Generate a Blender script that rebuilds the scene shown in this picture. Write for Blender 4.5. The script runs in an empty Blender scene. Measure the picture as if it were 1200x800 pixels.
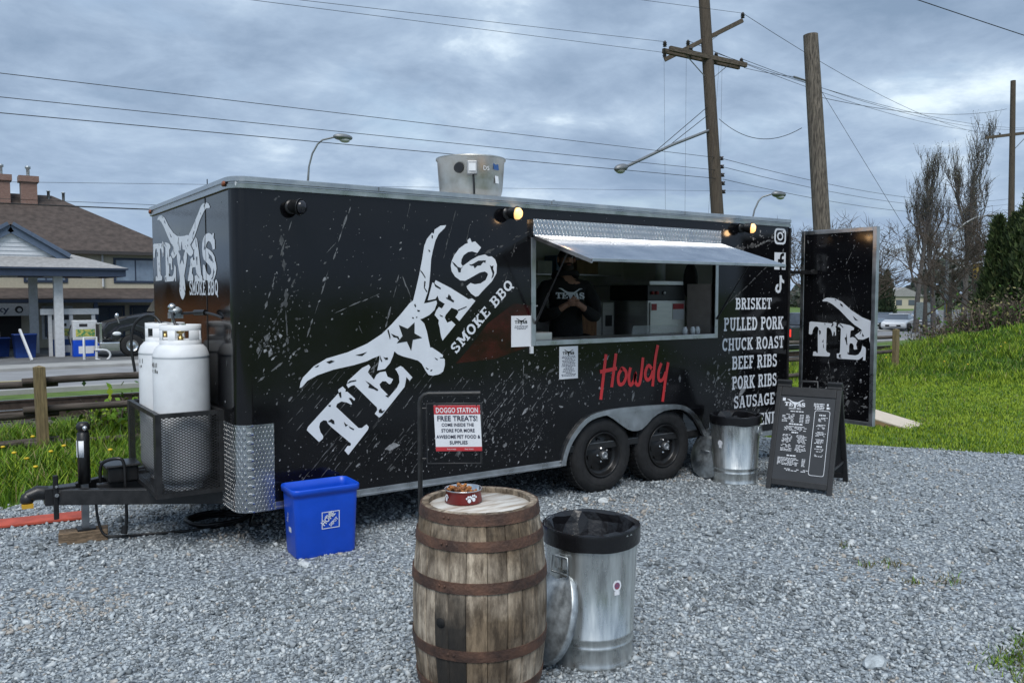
import bpy, bmesh, math, random
import numpy as np
from mathutils import Vector, Matrix
random.seed(7); rng = np.random.default_rng(7)
SC = bpy.context.scene
COL = SC.collection
R = math.radians
# ---------------------------------------------------------------- camera
cam = bpy.data.cameras.new('camera'); camo = bpy.data.objects.new('camera', cam); COL.objects.link(camo)
cam.sensor_width = 36; cam.lens = 36*975/1200; cam.clip_start = .05; cam.clip_end = 6000
camo.location = (-1.655, -5.65, 1.8)
camo.rotation_euler = (math.pi/2-.0572, 0, .9646-math.pi/2)
SC.camera = camo
# ---------------------------------------------------------------- world: broken overcast
SUN_EL, SUN_AZ = R(56), R(232)      # azimuth of the sun's direction, measured from +x anticlockwise
w = bpy.data.worlds.new('World'); SC.world = w; w.use_nodes = True
nt = w.node_tree; nt.nodes.clear()
def N(t, **k):
    n = nt.nodes.new(t)
    for a, b in k.items(): setattr(n, a, b)
    return n
def LK(a, b): nt.links.new(a, b)
def math_(op, a, b=None, clamp=False):
    n = N('ShaderNodeMath', operation=op, use_clamp=clamp)
    for i, v in enumerate((a, b)):
        if v is None: continue
        if isinstance(v, (int, float)): n.inputs[i].default_value = v
        else: LK(v, n.inputs[i])
    return n.outputs[0]
sky = N('ShaderNodeTexSky', sky_type='NISHITA', sun_disc=False, sun_elevation=SUN_EL, sun_rotation=math.pi/2-SUN_AZ)
sky.air_density = 1.2; sky.dust_density = 1.5
tc = N('ShaderNodeTexCoord'); sp = N('ShaderNodeSeparateXYZ'); LK(tc.outputs['Generated'], sp.inputs[0])
zz = math_('ADD', math_('MAXIMUM', sp.outputs[2], 0.0), .22)
cb = N('ShaderNodeCombineXYZ'); LK(math_('DIVIDE', sp.outputs[0], zz), cb.inputs[0]); LK(math_('DIVIDE', sp.outputs[1], zz), cb.inputs[1])
cb.inputs[2].default_value = 3.7
def noise(scale, detail, rough, dist=0):
    n = N('ShaderNodeTexNoise'); n.inputs['Scale'].default_value = scale; n.inputs['Detail'].default_value = detail
    n.inputs['Roughness'].default_value = rough; n.inputs['Distortion'].default_value = dist
    LK(cb.outputs[0], n.inputs['Vector']); return n.outputs['Fac']
big, med, gap = noise(.95, 9, .56, .5), noise(3.6, 8, .6, .25), noise(1.7, 8, .55, .3)
mixf = math_('ADD', math_('MULTIPLY', big, .62), math_('MULTIPLY', med, .38))
cr = N('ShaderNodeValToRGB'); LK(mixf, cr.inputs[0])
el = cr.color_ramp.elements
el[0].position = .37; el[0].color = (2.46, 3.46, 4.93, 1)
el[1].position = .645; el[1].color = (8.58, 9.97, 11.05, 1)
for p, c in ((.44, (3.19, 4.27, 5.86, 1)), (.50, (3.93, 5.13, 6.81, 1)), (.56, (5.02, 6.33, 7.98, 1))):
    e = el.new(p); e.color = c
skm = N('ShaderNodeMix', data_type='RGBA', blend_type='MULTIPLY'); skm.inputs[0].default_value = 1
LK(sky.outputs[0], skm.inputs[6]); skm.inputs[7].default_value = (1.5, 1.5, 1.5, 1)
mk = N('ShaderNodeMapRange'); LK(gap, mk.inputs[0]); mk.inputs[1].default_value = .30; mk.inputs[2].default_value = .46
mk.inputs[3].default_value = .55; mk.inputs[4].default_value = 1
mx = N('ShaderNodeMix', data_type='RGBA'); LK(mk.outputs[0], mx.inputs[0]); LK(skm.outputs[2], mx.inputs[6]); LK(cr.outputs[0], mx.inputs[7])
# clouds pile up and turn blue-grey towards the horizon
hz = N('ShaderNodeMapRange'); LK(sp.outputs[2], hz.inputs[0]); hz.inputs[1].default_value = -.02; hz.inputs[2].default_value = .2
hz.inputs[3].default_value = .75; hz.inputs[4].default_value = 0
mh = N('ShaderNodeMix', data_type='RGBA'); LK(hz.outputs[0], mh.inputs[0]); LK(mx.outputs[2], mh.inputs[6]); mh.inputs[7].default_value = (3.6, 4.85, 6.75, 1)
bg = N('ShaderNodeBackground'); bg.inputs[1].default_value = .053; LK(mh.outputs[2], bg.inputs[0])
wo = N('ShaderNodeOutputWorld'); LK(bg.outputs[0], wo.inputs[0])
# ---------------------------------------------------------------- sun behind cloud
sl = bpy.data.lights.new('sun', 'SUN'); sl.energy = 1.5; sl.angle = R(34); sl.color = (1, .97, .93)
so = bpy.data.objects.new('sun', sl); COL.objects.link(so)
sd = Vector((math.cos(SUN_AZ)*math.cos(SUN_EL), math.sin(SUN_AZ)*math.cos(SUN_EL), math.sin(SUN_EL)))
so.rotation_euler = sd.to_track_quat('Z', 'Y').to_euler()
vs = SC.view_settings; vs.view_transform = 'Standard'; vs.look = 'None'; vs.exposure = 0.95; vs.gamma = 1; vs.use_curve_mapping = False
SC.cycles.max_bounces = 6; SC.cycles.transparent_max_bounces = 8; SC.cycles.caustics_reflective = False; SC.cycles.caustics_refractive = False

# ---------------------------------------------------------------- mesh helpers
class MB:
    def __init__(s): s.V = []; s.F = []; s.MI = []; s.SM = []
    def add(s, vs, fs, mi=0, sm=False):
        b = len(s.V); s.V += [tuple(v) for v in vs]
        for f in fs: s.F.append(tuple(i+b for i in f)); s.MI.append(mi); s.SM.append(sm)
        return s
    def box(s, x0, x1, y0, y1, z0, z1, mi=0, M=None):
        v = [Vector((x, y, z)) for z in (z0, z1) for y in (y0, y1) for x in (x0, x1)]
        if M is not None: v = [M @ q for q in v]
        return s.add(v, [(0,2,3,1),(4,5,7,6),(0,1,5,4),(2,6,7,3),(0,4,6,2),(1,3,7,5)], mi)
    def bar(s, p, q, w, h, up=(0,0,1), mi=0):
        p, q = Vector(p), Vector(q); d = (q-p); L = d.length; d.normalize(); up = Vector(up)
        a = d.cross(up)
        if a.length < 1e-4: a = d.cross(Vector((1,0,0)))
        a.normalize(); b = a.cross(d)
        M = Matrix((a, d, b)).transposed().to_4x4(); M.translation = p
        return s.box(-w/2, w/2, 0, L, -h/2, h/2, mi, M)
    def tube(s, pts, r, n=8, caps=True, mi=0, sm=True, closed=False):
        pts = [Vector(p) for p in pts]; m = len(pts)
        rs = r if isinstance(r, (list, tuple)) else [r]*m
        V = []; F = []; prev = None
        for i, p in enumerate(pts):
            if closed: d = pts[(i+1) % m]-pts[i-1]
            else: d = pts[min(i+1, m-1)]-pts[max(i-1, 0)]
            d.normalize()
            if prev is None:
                a = d.cross(Vector((0,0,1)))
                if a.length < .05: a = d.cross(Vector((1,0,0)))
            else: a = prev-d*prev.dot(d)
            a.normalize(); prev = a; b = d.cross(a)
            for k in range(n):
                t = 2*math.pi*k/n; V.append(p+(a*math.cos(t)+b*math.sin(t))*rs[i])
        for i in range(m if closed else m-1):
            j = (i+1) % m
            for k in range(n): F.append((i*n+k, i*n+(k+1) % n, j*n+(k+1) % n, j*n+k))
        s.add(V, F, mi, sm)
        if caps and not closed:
            s.add(V[:n], [tuple(range(n))[::-1]], mi); s.add(V[-n:], [tuple(range(n))], mi)
        return s
    def lathe(s, prof, n=24, M=None, mi=0, sm=True, a0=0, a1=2*math.pi):
        full = abs(a1-a0-2*math.pi) < 1e-6; c = n if full else n+1; V = []; F = []
        for r, z in prof:
            for k in range(c):
                t = a0+(a1-a0)*k/n; v = Vector((r*math.cos(t), r*math.sin(t), z)); V.append(M @ v if M is not None else v)
        for i in range(len(prof)-1):
            for k in range(n):
                k2 = (k+1) % c; F.append((i*c+k, i*c+k2, (i+1)*c+k2, (i+1)*c+k))
        return s.add(V, F, mi, sm)
    def prism(s, poly, fr, t0, t1, mi=0, mcap=None):
        n = len(poly); a = [fr.p(u, v, t0) for u, v in poly]; b = [fr.p(u, v, t1) for u, v in poly]
        s.add(a+b, [tuple(range(n))[::-1], tuple(range(n, 2*n))]+[(i, (i+1) % n, n+(i+1) % n, n+i) for i in range(n)], mi)
        return s
    def decal(s, poly, fr, off, mi=0):
        return s.add([fr.p(u, v, off) for u, v in poly], [tuple(range(len(poly)))], mi)
    def ball(s, c, rx, ry=None, rz=None, n=12, m=8, mi=0, z0=-1, z1=1, M=None):
        ry = ry or rx; rz = rz or rx; c = Vector(c)
        a0, a1 = math.asin(z0), math.asin(z1); prof = []
        V = []; F = []
        for i in range(m+1):
            a = a0+(a1-a0)*i/m
            for k in range(n):
                t = 2*math.pi*k/n; v = Vector((rx*math.cos(a)*math.cos(t), ry*math.cos(a)*math.sin(t), rz*math.sin(a)))
                V.append((M @ v if M is not None else v)+c)
        for i in range(m):
            for k in range(n): F.append((i*n+k, i*n+(k+1) % n, (i+1)*n+(k+1) % n, (i+1)*n+k))
        return s.add(V, F, mi, True)
    def build(s, name, mats, parent=None, bev=0, loc=None, seg=2):
        me = bpy.data.meshes.new(name); me.from_pydata(s.V, [], s.F)
        if not isinstance(mats, (list, tuple)): mats = [mats]
        for m in mats: me.materials.append(m)
        me.polygons.foreach_set('material_index', s.MI); me.polygons.foreach_set('use_smooth', s.SM); me.update()
        o = bpy.data.objects.new(name, me); COL.objects.link(o)
        if parent is not None: o.parent = parent
        if loc: o.location = loc
        if bev:
            b = o.modifiers.new('bevel', 'BEVEL'); b.width = bev; b.segments = seg; b.limit_method = 'ANGLE'; b.angle_limit = R(40)
        return o
class Frame:
    def __init__(s, o, u, v): s.o = Vector(o); s.u = Vector(u).normalized(); s.v = Vector(v).normalized(); s.n = s.u.cross(s.v)
    def p(s, u, v, t=0): return s.o+s.u*u+s.v*v+s.n*t
    def mat(s):
        M = Matrix((s.u, s.v, s.n)).transposed().to_4x4(); M.translation = s.o; return M
def tag(o, label, cat, group=None, kind=None):
    if label: o['label'] = label
    if cat: o['category'] = cat
    if group: o['group'] = group
    if kind: o['kind'] = kind
    return o
def empty(name, loc=(0,0,0), rz=0, label=None, cat=None, group=None):
    o = bpy.data.objects.new(name, None); COL.objects.link(o); o.location = loc; o.rotation_euler = (0,0,rz); o.empty_display_size = .1
    return tag(o, label, cat, group)
def copy_tree(o, parent=None, mats=None):
    c = o.copy(); COL.objects.link(c); c.parent = parent
    for ch in list(o.children): copy_tree(ch, c)
    return c
def rect(x0, x1, y0, y1): return [(x0,y0),(x1,y0),(x1,y1),(x0,y1)]
def rrect(x0, x1, y0, y1, r, n=5):
    o = []
    for cx, cy, a in ((x1-r,y0+r,-90),(x1-r,y1-r,0),(x0+r,y1-r,90),(x0+r,y0+r,180)):
        for k in range(n+1):
            t = R(a+90*k/n); o.append((cx+r*math.cos(t), cy+r*math.sin(t)))
    return o
def circ(cx, cy, rx, ry=None, n=20, a0=0, a1=360):
    ry = ry or rx; m = n if a1-a0 >= 360 else n+1
    return [(cx+rx*math.cos(R(a0+(a1-a0)*k/n)), cy+ry*math.sin(R(a0+(a1-a0)*k/n))) for k in range(m)]
def ribbon(pts, w, closed=False):
    L = []; Rr = []; n = len(pts)
    for i in range(n):
        if closed: a, b = pts[i-1], pts[(i+1) % n]
        else: a, b = pts[max(i-1,0)], pts[min(i+1,n-1)]
        dx, dy = b[0]-a[0], b[1]-a[1]; l = math.hypot(dx, dy) or 1; nx, ny = -dy/l*w/2, dx/l*w/2
        L.append((pts[i][0]+nx, pts[i][1]+ny)); Rr.append((pts[i][0]-nx, pts[i][1]-ny))
    q = []
    for i in range(n if closed else n-1):
        j = (i+1) % n; q.append([Rr[i], Rr[j], L[j], L[i]])
    return q
def smooth_path(pts, k=4):
    out = []; n = len(pts)
    for i in range(n-1):
        p0, p1, p2, p3 = pts[max(i-1,0)], pts[i], pts[i+1], pts[min(i+2,n-1)]
        for s in range(k):
            t = s/k; out.append(tuple(.5*((2*b)+(-a+c)*t+(2*a-5*b+4*c-d)*t*t+(-a+3*b-3*c+d)*t**3) for a, b, c, d in zip(p0,p1,p2,p3)))
    out.append(tuple(pts[-1])); return out

# ---------------------------------------------------------------- materials
MATS = {}
def mat(name, col, rough=.5, metal=0, var=.12, vscale=8, bump=0, bscale=60, col2=None, detail=5, rvar=.0, coat=0, spec=None, stretch=None, emit=None, alpha=1, trans=0, lo=.35, hi=.65):
    m = bpy.data.materials.new(name); m.use_nodes = True; t = m.node_tree; b = t.nodes['Principled BSDF']
    def nn(ty, **k):
        n = t.nodes.new(ty)
        for a, v in k.items(): setattr(n, a, v)
        return n
    b.inputs['Roughness'].default_value = rough; b.inputs['Metallic'].default_value = metal
    if coat: b.inputs['Coat Weight'].default_value = coat; b.inputs['Coat Roughness'].default_value = .06
    if spec is not None: b.inputs['Specular IOR Level'].default_value = spec
    if trans: b.inputs['Transmission Weight'].default_value = trans
    b.inputs['Alpha'].default_value = alpha
    co = nn('ShaderNodeTexCoord'); vec = co.outputs['Object']
    if stretch:
        mp = nn('ShaderNodeMapping'); mp.inputs['Scale'].default_value = stretch; t.links.new(vec, mp.inputs[0]); vec = mp.outputs[0]
    if col2 is None: col2 = tuple(min(1, c*(1-var*1.6)) for c in col)
    no = nn('ShaderNodeTexNoise'); no.inputs['Scale'].default_value = vscale; no.inputs['Detail'].default_value = detail; no.inputs['Roughness'].default_value = .6
    t.links.new(vec, no.inputs['Vector'])
    ra = nn('ShaderNodeValToRGB'); t.links.new(no.outputs['Fac'], ra.inputs[0])
    ra.color_ramp.elements[0].position = lo; ra.color_ramp.elements[1].position = hi
    ra.color_ramp.elements[0].color = (*col2, 1); ra.color_ramp.elements[1].color = (*col, 1)
    t.links.new(ra.outputs[0], b.inputs['Base Color'])
    if rvar:
        mr = nn('ShaderNodeMapRange'); t.links.new(no.outputs['Fac'], mr.inputs[0]); mr.inputs[1].default_value = .3; mr.inputs[2].default_value = .7
        mr.inputs[3].default_value = max(.02, rough-rvar); mr.inputs[4].default_value = min(1, rough+rvar); t.links.new(mr.outputs[0], b.inputs['Roughness'])
    if bump:
        bn = nn('ShaderNodeTexNoise'); bn.inputs['Scale'].default_value = bscale; bn.inputs['Detail'].default_value = 4
        t.links.new(vec, bn.inputs['Vector']); bu = nn('ShaderNodeBump'); bu.inputs['Strength'].default_value = bump; bu.inputs['Distance'].default_value = .02
        t.links.new(bn.outputs['Fac'], bu.inputs['Height']); t.links.new(bu.outputs[0], b.inputs['Normal'])
    if emit: b.inputs['Emission Color'].default_value = (*emit[0], 1); b.inputs['Emission Strength'].default_value = emit[1]
    MATS[name] = m; return m
def nodes_of(m):
    t = m.node_tree
    def nn(ty, **k):
        n = t.nodes.new(ty)
        for a, v in k.items(): setattr(n, a, v)
        return n
    return t, t.nodes['Principled BSDF'], nn
wrap = mat('black_wrap', (.006,.006,.0075), .12, spec=.42, var=.3, vscale=2, rvar=.05, bump=.03, bscale=2.2)
wrap_in = mat('inner_wall', (.16,.155,.15), .45, var=.2, vscale=3)
white_vinyl = mat('white_vinyl', (.72,.755,.81), .38, var=.06, vscale=5)
black_vinyl = mat('black_vinyl', (.012,.012,.014), .2)
grey_print = [mat('grey_print_%d' % i, (g, g*1.02, g*1.06), .3, var=.4, vscale=30) for i, g in enumerate((.09,.19,.36))]
red_vinyl = mat('red_vinyl', (.74,.04,.045), .4, var=.1)
red_tint = mat('dark_red_reflection', (.04,.005,.006), .15, var=.5, vscale=6)  # colour of a reddish reflection in the glossy wrap
alu = mat('aluminium_trim', (.60,.61,.62), .34, 1, var=.18, vscale=6, rvar=.12, bump=.03, bscale=20)
alu_dull = mat('dull_aluminium', (.42,.43,.44), .5, 1, var=.25, vscale=7, rvar=.12)
steel = mat('stainless_steel', (.60,.60,.58), .38, .8, var=.1, vscale=4, rvar=.08, stretch=(1,1,8))
def diamond_plate(name, plane, s=34, base=(.62,.63,.64), strength=.55):
    m = mat(name, base, .26, 1, var=.12, vscale=5, rvar=.08); t, b, nn = nodes_of(m)
    co = nn('ShaderNodeTexCoord'); sx = nn('ShaderNodeSeparateXYZ'); t.links.new(co.outputs['Object'], sx.inputs[0])
    cb_ = nn('ShaderNodeCombineXYZ'); i = 'XYZ'.index(plane[0]); j = 'XYZ'.index(plane[1])
    t.links.new(sx.outputs[i], cb_.inputs[0]); t.links.new(sx.outputs[j], cb_.inputs[1])
    hs = []
    for ang, off in ((45, (0,0,0)), (-45, (0,0,0))):
        mp = nn('ShaderNodeMapping'); mp.inputs['Rotation'].default_value = (0,0,R(ang)); mp.inputs['Scale'].default_value = (s, s*.42, 1)
        t.links.new(cb_.outputs[0], mp.inputs[0])
        vo = nn('ShaderNodeTexVoronoi'); vo.inputs['Scale'].default_value = 1; vo.inputs['Randomness'].default_value = 0
        t.links.new(mp.outputs[0], vo.inputs['Vector'])
        mr = nn('ShaderNodeMapRange', interpolation_type='SMOOTHSTEP'); t.links.new(vo.outputs['Distance'], mr.inputs[0])
        mr.inputs[1].default_value = .22; mr.inputs[2].default_value = .36; mr.inputs[3].default_value = 1; mr.inputs[4].default_value = 0
        hs.append(mr.outputs[0])
    ck = nn('ShaderNodeTexChecker'); ck.inputs['Scale'].default_value = s*.707; t.links.new(cb_.outputs[0], ck.inputs['Vector'])
    mxx = nn('ShaderNodeMix'); t.links.new(ck.outputs['Fac'], mxx.inputs[0]); t.links.new(hs[0], mxx.inputs[2]); t.links.new(hs[1], mxx.inputs[3])
    bu = nn('ShaderNodeBump'); bu.inputs['Strength'].default_value = strength; bu.inputs['Distance'].default_value = .008
    t.links.new(mxx.outputs[0], bu.inputs['Height']); t.links.new(bu.outputs[0], b.inputs['Normal']); return m
diam_x = diamond_plate('diamond_plate', 'XZ', 56, strength=1); diam_h = diamond_plate('diamond_plate_header', 'XZ', 36, strength=1)
diam_f = diamond_plate('diamond_plate_front', 'YZ', 56, strength=1)
awn_m = mat('ribbed_awning_metal', (.66,.67,.69), .22, 1, var=.08, vscale=5, rvar=.06)
rubber = mat('tyre_rubber', (.018,.018,.019), .75, var=.35, vscale=14, bump=.15, bscale=40)
blackp = mat('black_paint', (.014,.014,.015), .36, var=.3, vscale=9, rvar=.1)
blacks = mat('black_steel', (.02,.02,.021), .45, var=.3, vscale=15, rvar=.12, bump=.05, bscale=80)
blackpl = mat('black_plastic', (.022,.023,.025), .45, var=.2, vscale=20, bump=.06, bscale=200)
rimm = mat('rim_black', (.02,.02,.021), .3, .3, var=.2)
chrome = mat('chrome', (.75,.75,.75), .15, 1, var=.1)
galv = mat('galvanised_steel', (.80,.83,.82), .32, .9, var=.34, vscale=7, rvar=.14, bump=.09, bscale=5, stretch=(2.6,2.6,.4), detail=8, lo=.28, hi=.68)
galv2 = mat('galvanised_dull', (.52,.57,.60), .40, .65, var=.35, vscale=16, rvar=.14, detail=7)
bagm = mat('black_bag_plastic', (.009,.009,.011), .28, var=.2, bump=.12, bscale=40)
blue_pl = mat('blue_plastic', (.004,.075,.60), .38, var=.10, vscale=6, bump=.03, bscale=150, rvar=.08)
white_paint = mat('white_paint', (.70,.73,.76), .42, var=.12, vscale=5, rvar=.1, bump=.03, bscale=25)
tank_w = mat('tank_white', (.74,.765,.79), .52, var=.10, vscale=4, rvar=.1, bump=.03, bscale=9)
woodblk = mat('weathered_block', (.27,.19,.12), .85, var=.4, vscale=9, bump=.4, bscale=60, stretch=(2,12,12))
fence_w = mat('fence_rail_wood', (.12,.10,.085), .9, var=.4, vscale=6, bump=.5, bscale=40, stretch=(.6,8,8))
post_w = mat('fence_post_wood', (.26,.20,.10), .9, var=.35, vscale=7, bump=.4, bscale=40, stretch=(8,8,.6))
paper = mat('paper', (.74,.76,.80), .6, var=.04)
brass = mat('brass', (.45,.33,.14), .35, 1)
rust = mat('rusty_hoop', (.155,.082,.055), .7, .35, var=.45, vscale=9, bump=.3, bscale=70, col2=(.052,.032,.026), detail=8, rvar=.15)
SIDE = Frame((0,0,0), (1,0,0), (0,0,1))
FRONT = Frame((0,0,0), (0,-1,0), (0,0,1))
# ---------------------------------------------------------------- lettering
GL = {}
def r_(a,b,c,d): return ('r',a,b,c,d)
def l_(a,b,c,d,w_): return ('l',a,b,c,d,w_)
def a_(cx,cy,rx,ry,a0,a1,w_): return ('a',cx,cy,rx,ry,a0,a1,w_)
GL['I']=(.42,[r_(.11,0,.31,1),r_(0,0,.42,.14),r_(0,.86,.42,1)])
GL['T']=(.76,[r_(.28,0,.48,1),r_(.16,0,.6,.14),r_(0,.86,.76,1),r_(0,.68,.11,1),r_(.65,.68,.76,1)])
GL['E']=(.68,[r_(.08,0,.28,1),r_(0,0,.68,.14),r_(0,.86,.66,1),r_(.08,.44,.5,.57),r_(.58,0,.68,.3),r_(.56,.72,.66,1)])
GL['F']=(.64,[r_(.08,0,.28,1),r_(0,0,.42,.14),r_(0,.86,.64,1),r_(.08,.42,.5,.56),r_(.54,.7,.64,1)])
GL['L']=(.64,[r_(.08,0,.28,1),r_(0,0,.64,.14),r_(0,.86,.4,1),r_(.54,0,.64,.32)])
GL['H']=(.86,[r_(.08,0,.27,1),r_(.58,0,.77,1),r_(.1,.44,.7,.57),r_(0,0,.36,.14),r_(0,.86,.36,1),r_(.5,0,.86,.14),r_(.5,.86,.86,1)])
GL['N']=(.84,[r_(.1,0,.24,1),r_(.62,0,.75,1),l_(.16,.96,.69,.04,.2),r_(0,0,.35,.13),r_(0,.87,.3,1),r_(.5,.87,.86,1)])
GL['M']=(1.0,[r_(.1,0,.25,1),r_(.75,0,.93,1),l_(.17,.98,.5,.25,.18),l_(.5,.25,.84,.98,.18),r_(0,0,.36,.13),r_(.64,0,1.02,.13),r_(0,.87,.25,1),r_(.8,.87,1.02,1)])
GL['K']=(.84,[r_(.08,0,.28,1),l_(.25,.42,.66,.95,.16),l_(.37,.56,.68,.05,.19),r_(0,0,.38,.14),r_(0,.86,.38,1),r_(.5,.86,.82,1),r_(.52,0,.86,.14)])
_bowl=[r_(.1,.86,.42,1),r_(.1,.47,.42,.6),a_(.42,.735,.19,.2,-90,90,.17)]
GL['P']=(.72,[r_(.08,0,.28,1),r_(0,0,.42,.14),r_(0,.86,.2,1)]+_bowl)
GL['R']=(.80,[r_(.08,0,.28,1),r_(0,0,.38,.14),r_(0,.86,.2,1),l_(.42,.52,.66,.06,.19),r_(.52,0,.82,.14)]+_bowl)
GL['B']=(.74,[r_(.08,0,.28,1),r_(0,0,.3,.14),r_(0,.86,.2,1),r_(.1,0,.42,.14),a_(.42,.3,.23,.235,-90,90,.17)]+_bowl)
GL['D']=(.80,[r_(.08,0,.28,1),r_(0,0,.38,.14),r_(0,.86,.38,1),a_(.36,.5,.34,.43,-90,90,.19)])
GL['O']=(.80,[a_(.4,.5,.31,.42,0,360,.19)])
GL['Q']=(.80,[a_(.4,.5,.31,.42,0,360,.19),l_(.42,.28,.74,-.12,.15)])
GL['C']=(.76,[a_(.4,.5,.31,.42,40,320,.19),r_(.6,.68,.71,1)])
GL['G']=(.82,[a_(.4,.5,.31,.42,40,325,.19),r_(.6,.7,.71,1),r_(.56,.1,.74,.46),r_(.46,.36,.82,.48)])
GL['S']=(.68,[a_(.34,.735,.235,.195,25,265,.17),a_(.34,.285,.25,.215,-155,85,.17),r_(.5,.72,.6,1),r_(.06,0,.16,.3)])
GL['U']=(.84,[r_(.1,.34,.29,1),r_(.57,.34,.74,1),a_(.42,.36,.235,.28,180,360,.18),r_(0,.86,.38,1),r_(.48,.86,.84,1)])
GL['A']=(.86,[l_(.14,.03,.4,.97,.14),l_(.72,.03,.44,.97,.21),r_(.24,.27,.62,.39),r_(0,0,.3,.13),r_(.52,0,.86,.13),r_(.26,.88,.48,1)])
def slab_text(mb, text, fr, u, v, cap, off, width=None, mi=0, gap=.1, dirv=(1,0), stretchx=1):
    W_ = sum((GL[c][0] if c in GL else .35)+gap for c in text)-gap
    sx = (width/W_) if width else cap*stretchx
    dx, dy = dirv; px, py = -dy, dx; x = 0; k = 0
    def put(pts):
        nonlocal k
        mb.decal([(u+dx*a*sx+px*b*cap, v+dy*a*sx+py*b*cap) for a, b in pts], fr, off+(k % 14)*.00012, mi); k += 1
    for c in text:
        if c not in GL: x += .35+gap; continue
        wd, el_ = GL[c]
        for e in el_:
            if e[0] == 'r': put([(x+e[1],e[2]),(x+e[3],e[2]),(x+e[3],e[4]),(x+e[1],e[4])])
            elif e[0] == 'l':
                for q in ribbon([(x+e[1],e[2]),(x+e[3],e[4])], e[5]): put(q)
            else:
                n = max(4, int(abs(e[6]-e[5])/24)); full = e[6]-e[5] >= 360
                pts = [(x+e[1]+e[3]*math.cos(R(e[5]+(e[6]-e[5])*i/n)), e[2]+e[4]*math.sin(R(e[5]+(e[6]-e[5])*i/n))) for i in range(n if full else n+1)]
                qs = ribbon(pts, e[7], full); kk = k
                for q in qs: k = kk; put(q)
        x += wd+gap
def slab_words(text, fr, u, v, cap, off, width, name, parent, material, gap=.1, dirv=(1,0)):
    adv = lambda s: sum((GL[c][0] if c in GL else .35)+gap for c in s)
    sx = width/(adv(text)-gap); x = 0
    for wd in text.split(' '):
        mb = MB(); slab_text(mb, wd, fr, u+dirv[0]*x*sx, v+dirv[1]*x*sx, cap, off, width=(adv(wd)-gap)*sx, gap=gap, dirv=dirv); mb.build(name, material, parent); x += adv(wd)+.35+gap
def sans_text(text, fr, u, v, size, off, material, name, parent, width=None, bold=0, align='LEFT', dirv=(1,0), shear=0):
    cu = bpy.data.curves.new('t', 'FONT'); cu.body = text; cu.size = 1; cu.offset = bold; cu.shear = shear; cu.resolution_u = 2
    o = bpy.data.objects.new('t', cu); COL.objects.link(o); dg = bpy.context.evaluated_depsgraph_get()
    me = bpy.data.meshes.new_from_object(o.evaluated_get(dg)); bpy.data.objects.remove(o)
    P_ = np.array([vv.co[:2] for vv in me.vertices]) if len(me.vertices) else np.zeros((1,2))
    x0, x1 = P_[:,0].min(), P_[:,0].max(); cap = .70
    sy = size/cap; sx = width/(x1-x0) if width else sy
    tot = (x1-x0)*sx; sh = {'LEFT':0,'CENTER':-tot/2,'RIGHT':-tot}[align]
    dx, dy = dirv
    for vv in me.vertices:
        a = (vv.co.x-x0)*sx+sh; b = vv.co.y*sy; vv.co = fr.p(u+dx*a-dy*b, v+dy*a+dx*b, off)
    me.materials.clear(); me.materials.append(material); me.name = name
    ob = bpy.data.objects.new(name, me); COL.objects.link(ob); ob.parent = parent; return ob
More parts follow.
